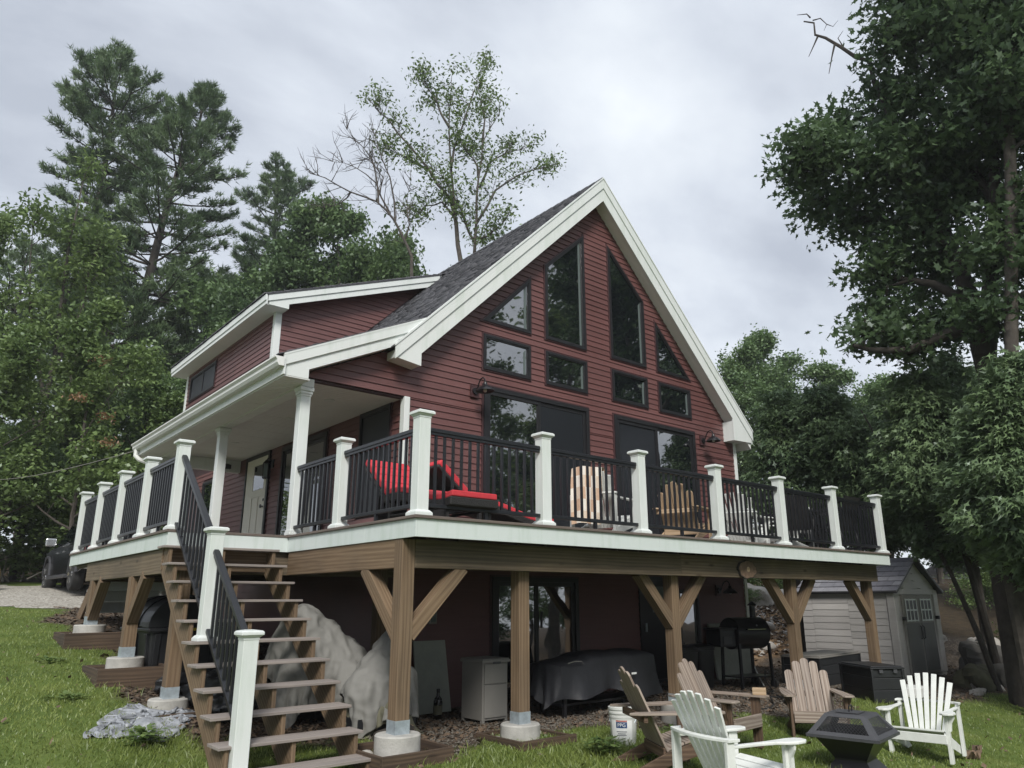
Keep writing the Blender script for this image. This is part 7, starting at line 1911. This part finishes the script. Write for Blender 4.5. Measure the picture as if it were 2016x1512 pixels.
# cedars: fans of flat sprays hung along drooping branches
def cedar(x, y, H, rad, trunks, label, seed, n=15000, low=.28):
    rs = np.random.default_rng(seed); base = (x, y, gz(x, y)); t = thing('cedar_tree', label, 'tree', base, 0, 'cedars beside the shed', world=True)
    paths = []
    for (dx, dy, lx, ly, r0, hh) in trunks:
        gx, gy = x + dx, y + dy; g = gz(gx, gy); pts = [Vector((gx + lx * (f ** 1.3) + rs.normal(0, .02), gy + ly * (f ** 1.3), g - .2 + hh * f)) for f in (0, .2, .4, .6, .8, 1)]
        paths.append((pts, [r0 * (1 - .75 * k / 5) for k in range(6)]))
    zb = base[2]
    C, T, O = [], [], []
    nb = int(H * 17)
    for k in range(nb):
        f = low + (1 - low) * (k + rs.uniform()) / nb; z = zb + H * f; az = k * 2.4 + rs.normal(0, .3)
        L = rad * (1 - ((f - low) / (1 - low)) ** 2.2) ** .75 * rs.uniform(.6, 1.12) * min(1, .45 + (f - low) * 4)
        d = Vector((math.cos(az), math.sin(az), .30)); p = Vector((x + trunks[0][2] * f, y + trunks[0][3] * f, z)); pts = [p]
        for q in range(4): d = (d + Vector((rs.normal(0, .1), rs.normal(0, .1), -.10 + .06 * q))).normalized(); pts.append(pts[-1] + d * L / 4)
        paths.append((pts, [.022, .017, .012, .008, .004])); tone0 = rs.uniform(0, .75)
        m_ = max(4, int(1.5 * n / nb))
        for j in range(m_):
            tt = rs.uniform(.25, 1.05) ** .7 * 3.999; q = min(int(tt), 3); p0 = pts[q].lerp(pts[q + 1], tt - q); sd = Vector((-d.y, d.x, 0)) * rs.normal(0, .22)
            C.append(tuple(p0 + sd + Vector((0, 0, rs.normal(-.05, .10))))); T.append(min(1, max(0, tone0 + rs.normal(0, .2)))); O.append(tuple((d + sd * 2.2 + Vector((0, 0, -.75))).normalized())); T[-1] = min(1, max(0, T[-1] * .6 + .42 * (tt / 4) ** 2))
    o = bpy.data.objects.new('trunk', tubes_mesh('trunk', paths, M['bark_dark'], 8)); link(o, t)
    fan = np.array([(-.5, 0, 0), (-.1, .06, .02), (.08, .27, -.04), (.20, .07, .02), (.64, .03, -.10), (.22, -.06, .01), (.12, -.25, -.05), (-.1, -.06, .02)])
    C = np.array(C); O = np.array(O)
    N = rs.normal(0, .5, (len(C), 3)); N[:, 2] += .8; A = O + rs.normal(0, .35, C.shape); N -= (N * A).sum(1)[:, None] * A / (A * A).sum(1)[:, None]
    N /= np.linalg.norm(N, axis=1)[:, None]; A /= np.linalg.norm(A, axis=1)[:, None]; B = np.cross(N, A); s = .185 * rs.uniform(.5, 1.35, len(C))
    V = C[:, None] + (A[:, None] * fan[None, :, :1] + B[:, None] * fan[None, :, 1:2] + N[:, None] * fan[None, :, 2:3]) * s[:, None, None]
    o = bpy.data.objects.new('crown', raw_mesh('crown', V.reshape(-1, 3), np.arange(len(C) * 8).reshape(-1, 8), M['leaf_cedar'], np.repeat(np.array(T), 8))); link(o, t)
cedar(14.6, 1.3, 6.6, 1.75, [(-1.5, -1.75, -.9, 1.6, .065, 6.0), (-1.35, -1.65, -.2, 1.5, .045, 5.4)], 'left cedar with two thin trunks beside the boulders', 61, 26000, .40)
cedar(13.6, -.35, 6.4, 1.75, [(.2, .1, -.9, .5, .10, 6.0)], 'middle cedar with a dark leaning trunk', 62, 26000, .40)
cedar(11.1, -2.15, 6.0, 1.5, [(-.2, .55, -.35, -.1, .12, 5.6)], 'right cedar at the picture edge with a thick grey trunk', 63, 28000, .38)
cedar(13.6, 3.9, 6.6, 1.5, [(0, 0, 0, 0, .1, 6.2)], 'cedar just behind the shed roof', 64, 9000, .30)
cedar(15.8, .6, 7.4, 1.9, [(0, 0, 0, 0, .12, 7.0)], 'taller cedar behind the others', 65, 13000, .3)
# unseen lake side trees, added for glass reflections and to block low front sky
for k, (kd, x, y, h, wd) in enumerate((('dark', -24, -6, 11, 1.1), ('maple', -21, -14, 13, 1.0), ('maple2', -15, -20, 13, 1.0), ('beech', -9, -23, 12, 1.0), ('dark', -3.5, -25, 12, 1.1), ('maple', 2, -25, 13, 1.0), ('dark', 7, -25, 12, 1.0), ('beech', 12, -22, 14, .9), ('ash', 14.8, -12.6, 16.5, 1.0), ('dark', 17.0, -16.5, 8, 1.1), ('ash', 20, -14, 18, 1.25), ('dark', 23, -16, 9, 1.1), ('ash', 27, -19, 21, 1.3), ('dark', 31, -12, 9, 1.1), ('dark', 27, -24, 11, 1.1), ('dark', -24, 4, 11, 1.0))):
    tree(kd, x, y, h, ORD[k] + ' unseen lake side tree from the left, added for reflections and to block low sky', 'unseen lake side trees added for reflections and to block low sky', wide=wd)
# new reddish tips on the young trees
V, T = [], []
for (x, y, z) in ((-.35, 18.2, 5.0), (.4, 18.0, 4.5), (.55, 17.9, 3.7), (1.3, 18.0, 2.9), (.15, 18.3, 6.3), (2.0, 18.2, 2.7)):
    for k in range(60): V.append((x + rs_.normal(0, .14), y + rs_.normal(0, .14), z + rs_.normal(0, .07))); T.append(rs_.uniform())
o = bpy.data.objects.new('new_growth', leaves_mesh('new_growth', np.array(V), .12, .4, 'leaf_red', np.array(T))); COL.objects.link(o); tag(o, 'reddish new leaf tips on the bright young trees', 'leaves', kind='stuff')
# brush pile at the wood edge
b = MB()
for k in range(26):
    x, y = -2.6 + rs_.uniform(-1.4, 2.2), 21.9 + rs_.uniform(-.5, .7); a = rs_.uniform(0, 3.14); L = rs_.uniform(.6, 1.9); z = gz(x, y)
    b.tube([(x, y, z + rs_.uniform(0, .2)), (x + math.cos(a) * L * .5, y + math.sin(a) * L * .4, z + rs_.uniform(.1, .7)), (x + math.cos(a) * L, y + math.sin(a) * L * .6, z + rs_.uniform(.1, 1.1))], [.03, .022, .008], 5)
o = b.build('brush_pile', M['bark_pale']); tag(o, 'heap of bare cut branches at the edge of the left woods', 'brush', kind='stuff')
b = MB(); b.tube([(-1.7, 21.6, gz(-1.7, 21.6) - .2), (-1.45, 21.7, 1.6), (-1.0, 21.9, 3.4), (-.2, 22.2, 5.5), (.1, 22.4, 8)], [.19, .17, .15, .12, .05], 10)
b.tube([(-1.4, 21.7, 1.9), (-2.0, 21.5, 1.0), (-2.7, 21.4, .25)], [.05, .04, .015], 6); b.tube([(-1.2, 21.8, 2.6), (-1.9, 21.4, 2.3), (-2.2, 21.3, 1.2)], [.03, .025, .01], 6)
tag(b.build('bare_trunk', M['bark']), 'bare leaning trunk with fallen limbs left of the truck', 'tree')

# ------------------------------------------------------------------ pickup truck
tx, ty = .72, 17.35
tr = thing('pickup_truck', 'black pickup parked on the gravel, half hidden by the left deck', 'truck', (tx, ty, gz(tx, ty) + .01), R(0.5))
prof = [(-2.75, .55), (-2.75, 1.18), (-.95, 1.20), (-.85, 1.22), (-.55, 1.84), (.55, 1.88), (1.28, 1.26), (2.55, 1.14), (2.75, .98), (2.78, .55), (2.2, .42), (1.2, .42), (-1.2, .42), (-2.2, .48)]
def side_prism(mb, pts, x0, x1): mb.prism(pts, 0, x0, x1)
b = MB(); low = [(-2.75, .5), (-2.75, 1.18), (1.28, 1.22), (2.55, 1.12), (2.75, .98), (2.78, .5), (2.32, .42), (2.26, .80), (2.05, .98), (1.72, .98), (1.50, .80), (1.42, .42), (-1.30, .42), (-1.36, .80), (-1.58, .98), (-1.90, .98), (-2.12, .80), (-2.18, .42)]
side_prism(b, low, -.97, .97); b.build('body', M['truck'], tr, bevel=.03)
b = MB()
z0, z1, ya, yb_, yc, yd = 1.2, 1.86, -.95, -.60, .45, 1.22
b.add([(-.93, ya, z0), (.93, ya, z0), (.93, yd, z0), (-.93, yd, z0), (-.74, yb_, z1), (.74, yb_, z1), (.74, yc, z1), (-.74, yc, z1)], [(0, 1, 5, 4), (1, 2, 6, 5), (2, 3, 7, 6), (3, 0, 4, 7), (4, 5, 6, 7)]); b.build('cab', M['truck'], tr, bevel=.04)
for s in (-1, 1):
    b = MB(); P = lambda y, z: (s * (.93 - .19 * (z - z0) / (z1 - z0) + .006), y, z)
    b.add([P(-.78, 1.26), P(.10, 1.26), P(.10, 1.78), P(-.55, 1.78)], [(0, 1, 2, 3)]); b.add([P(.16, 1.26), P(1.02, 1.26), P(.45, 1.78), P(.16, 1.78)], [(0, 1, 2, 3)]); b.build('side_window', M['glass'], tr)
    b = MB(); b.box(s * 1.14 - .13, s * 1.14 + .13, .86, .98, 1.22, 1.44); mi = b.build('mirror', M['chrome'], tr, bevel=.03); b = MB(); b.box(s * .97 - .07, s * .97 + .07, .90, .95, 1.26, 1.30); b.build('mirror_arm', M['truck'], mi)
    b = MB(); b.box(s * 1.0 - .07, s * 1.0 + .07, -1.2, 1.3, .34, .42); b.build('step_board', M['charcoal'], tr, bevel=.01)
    for y in (-.25, .62):
        b = MB(); b.bar((s * .985, y, 1.03), (s * .985, y + .18, 1.03), .03, .04); b.build('door_handle', M['chrome'], tr)
    for y in (-1.74, 1.88):
        w = MB(); w.lathe([(.20, -.14), (.38, -.13), (.41, -.09), (.415, 0), (.41, .09), (.38, .13), (.26, .135)], 28, (s * .88, y, .41), 'x'); wo = w.build('wheel', M['tyre'], tr)
        r_m = MB()
        for k in range(6):
            a = k * math.pi / 3
            for da in (-.12, .12): r_m.bar((s * 1.00, y + .05 * math.cos(a), .41 + .05 * math.sin(a)), (s * 1.02, y + .25 * math.cos(a + da), .41 + .25 * math.sin(a + da)), .045, .03, up=(1, 0, 0))
        r_m.build('rim_spokes', M['chrome'], wo)
        r_m = MB(); r_m.lathe([(.24, 0), (.27, .01)], 24, (s * .995, y, .41), 'x'); r_m.build('rim', M['steel_black'], wo)
        f = MB(); pts = [(y + .50 * math.cos(math.pi * k / 10), .45 + .56 * math.sin(math.pi * k / 10)) for k in range(11)] + [(y + .44 * math.cos(math.pi * k / 10), .45 + .50 * math.sin(math.pi * k / 10)) for k in range(10, -1, -1)]
        f.prism(pts, 0, s * .972, s * 1.02); f.build('fender_flare', M['charcoal'], tr)
    b = MB(); b.box(s * .75 - .2, s * .75 + .2, 2.70, 2.80, .82, 1.0); b.build('headlight', M['jamb'], tr, bevel=.02)
    b = MB(); b.box(s * .88 - .08, s * .88 + .08, -2.775, -2.74, .80, 1.14); b.build('tail_light', M['red'], tr)
b = MB(); b.box(-.95, .95, 2.74, 2.92, .48, .70); b.build('front_bumper', M['chrome'], tr, bevel=.03)
b = MB(); b.box(-.95, .95, -2.92, -2.76, .50, .68); b.build('rear_bumper', M['chrome'], tr, bevel=.03)
b = MB(); b.add([(-.72, 1.0, 1.27), (.72, 1.0, 1.27), (.68, .5, 1.80), (-.68, .5, 1.80)], [(0, 1, 2, 3)]); b.build('windshield', M['glass'], tr)
b = MB(); b.lathe([(.18, 0), (.20, .05), (.14, .55), (.06, .62)], 14); t = b.build('drum', M['yellow']); t.location = on_ground(-1.62, 18.3); tag(t, 'small yellow marker drum at the far left edge of the driveway', 'drum')

# far white building corner seen between the cedar trunks
wb = thing('outbuilding', 'white outbuilding corner far off between the cedar trunks', 'building', (38.8, 9.6, gz(38.8, 9.6)))
b = MB(); b.box(-.1, 2.2, -1.0, 1.5, -1.5, .25); b.build('wall', M['white'], wb)
b = MB(); b.prism([(-1.3, .25), (.25, 1.0), (1.8, .25)], 0, -.25, 2.4); b.build('roof', M['charcoal'], wb)
b = MB(); b.box(-.13, -.101, -.4, .4, -1.3, -.4); b.build('door', M['cabinet'], wb)

# wire from the porch corner to the woods
p0 = Vector((-.40, 9.95, 2.12)); p1 = Vector((-3.2, 24.5, 3.2)); b = MB()
b.tube([p0.lerp(p1, k / 14) - Vector((0, 0, .35 * math.sin(math.pi * k / 14))) for k in range(15)], .007, 5); tag(b.build('utility_wire', M['cabinet']), 'thin wire running from the porch corner into the left woods', 'wire')
# far back stairs of the deck: pale riser boards and stringer under the far end
t = thing('staircase', 'small far stair with pale risers under the back of the left deck', 'stairs', (.2, 10.2, -1.2), world=True)
for k in range(4):
    b = MB(); b.box(-.9, .9, 9.1 + .27 * k, 9.38 + .27 * k, -.20 - .2 * k, -.175 - .2 * k); b.build('tread', M['tread'], t)
    b = MB(); b.box(-.9, .9, 9.36 + .27 * k, 9.378 + .27 * k, -.40 - .2 * k, -.201 - .2 * k); b.build('riser', M['fascia'], t)
for x in (-.93, .90):
    b = MB(); b.bar((x, 9.0, -.33), (x, 10.3, -1.25), .04, .25); b.build('stringer', M['pt'], t)

# ------------------------------------------------------------------ haze of a damp grey day
hm_ = bpy.data.materials.new('damp air'); hm_.use_nodes = True
hn = hm_.node_tree.nodes; hn.clear(); ho = hn.new('ShaderNodeOutputMaterial'); hv = hn.new('ShaderNodeVolumePrincipled')
hv.inputs['Color'].default_value = (.93, .96, 1, 1); hv.inputs['Density'].default_value = .0008; hv.inputs['Anisotropy'].default_value = 0.2
hm_.node_tree.links.new(hv.outputs[0], ho.inputs['Volume'])
b = MB(); b.box(-155, 155, -155, 155, min(-9.0, float(GZ.min()) - 1), 38); o = b.build('haze', hm_); tag(o, 'thin damp haze over the lot', kind='stuff')
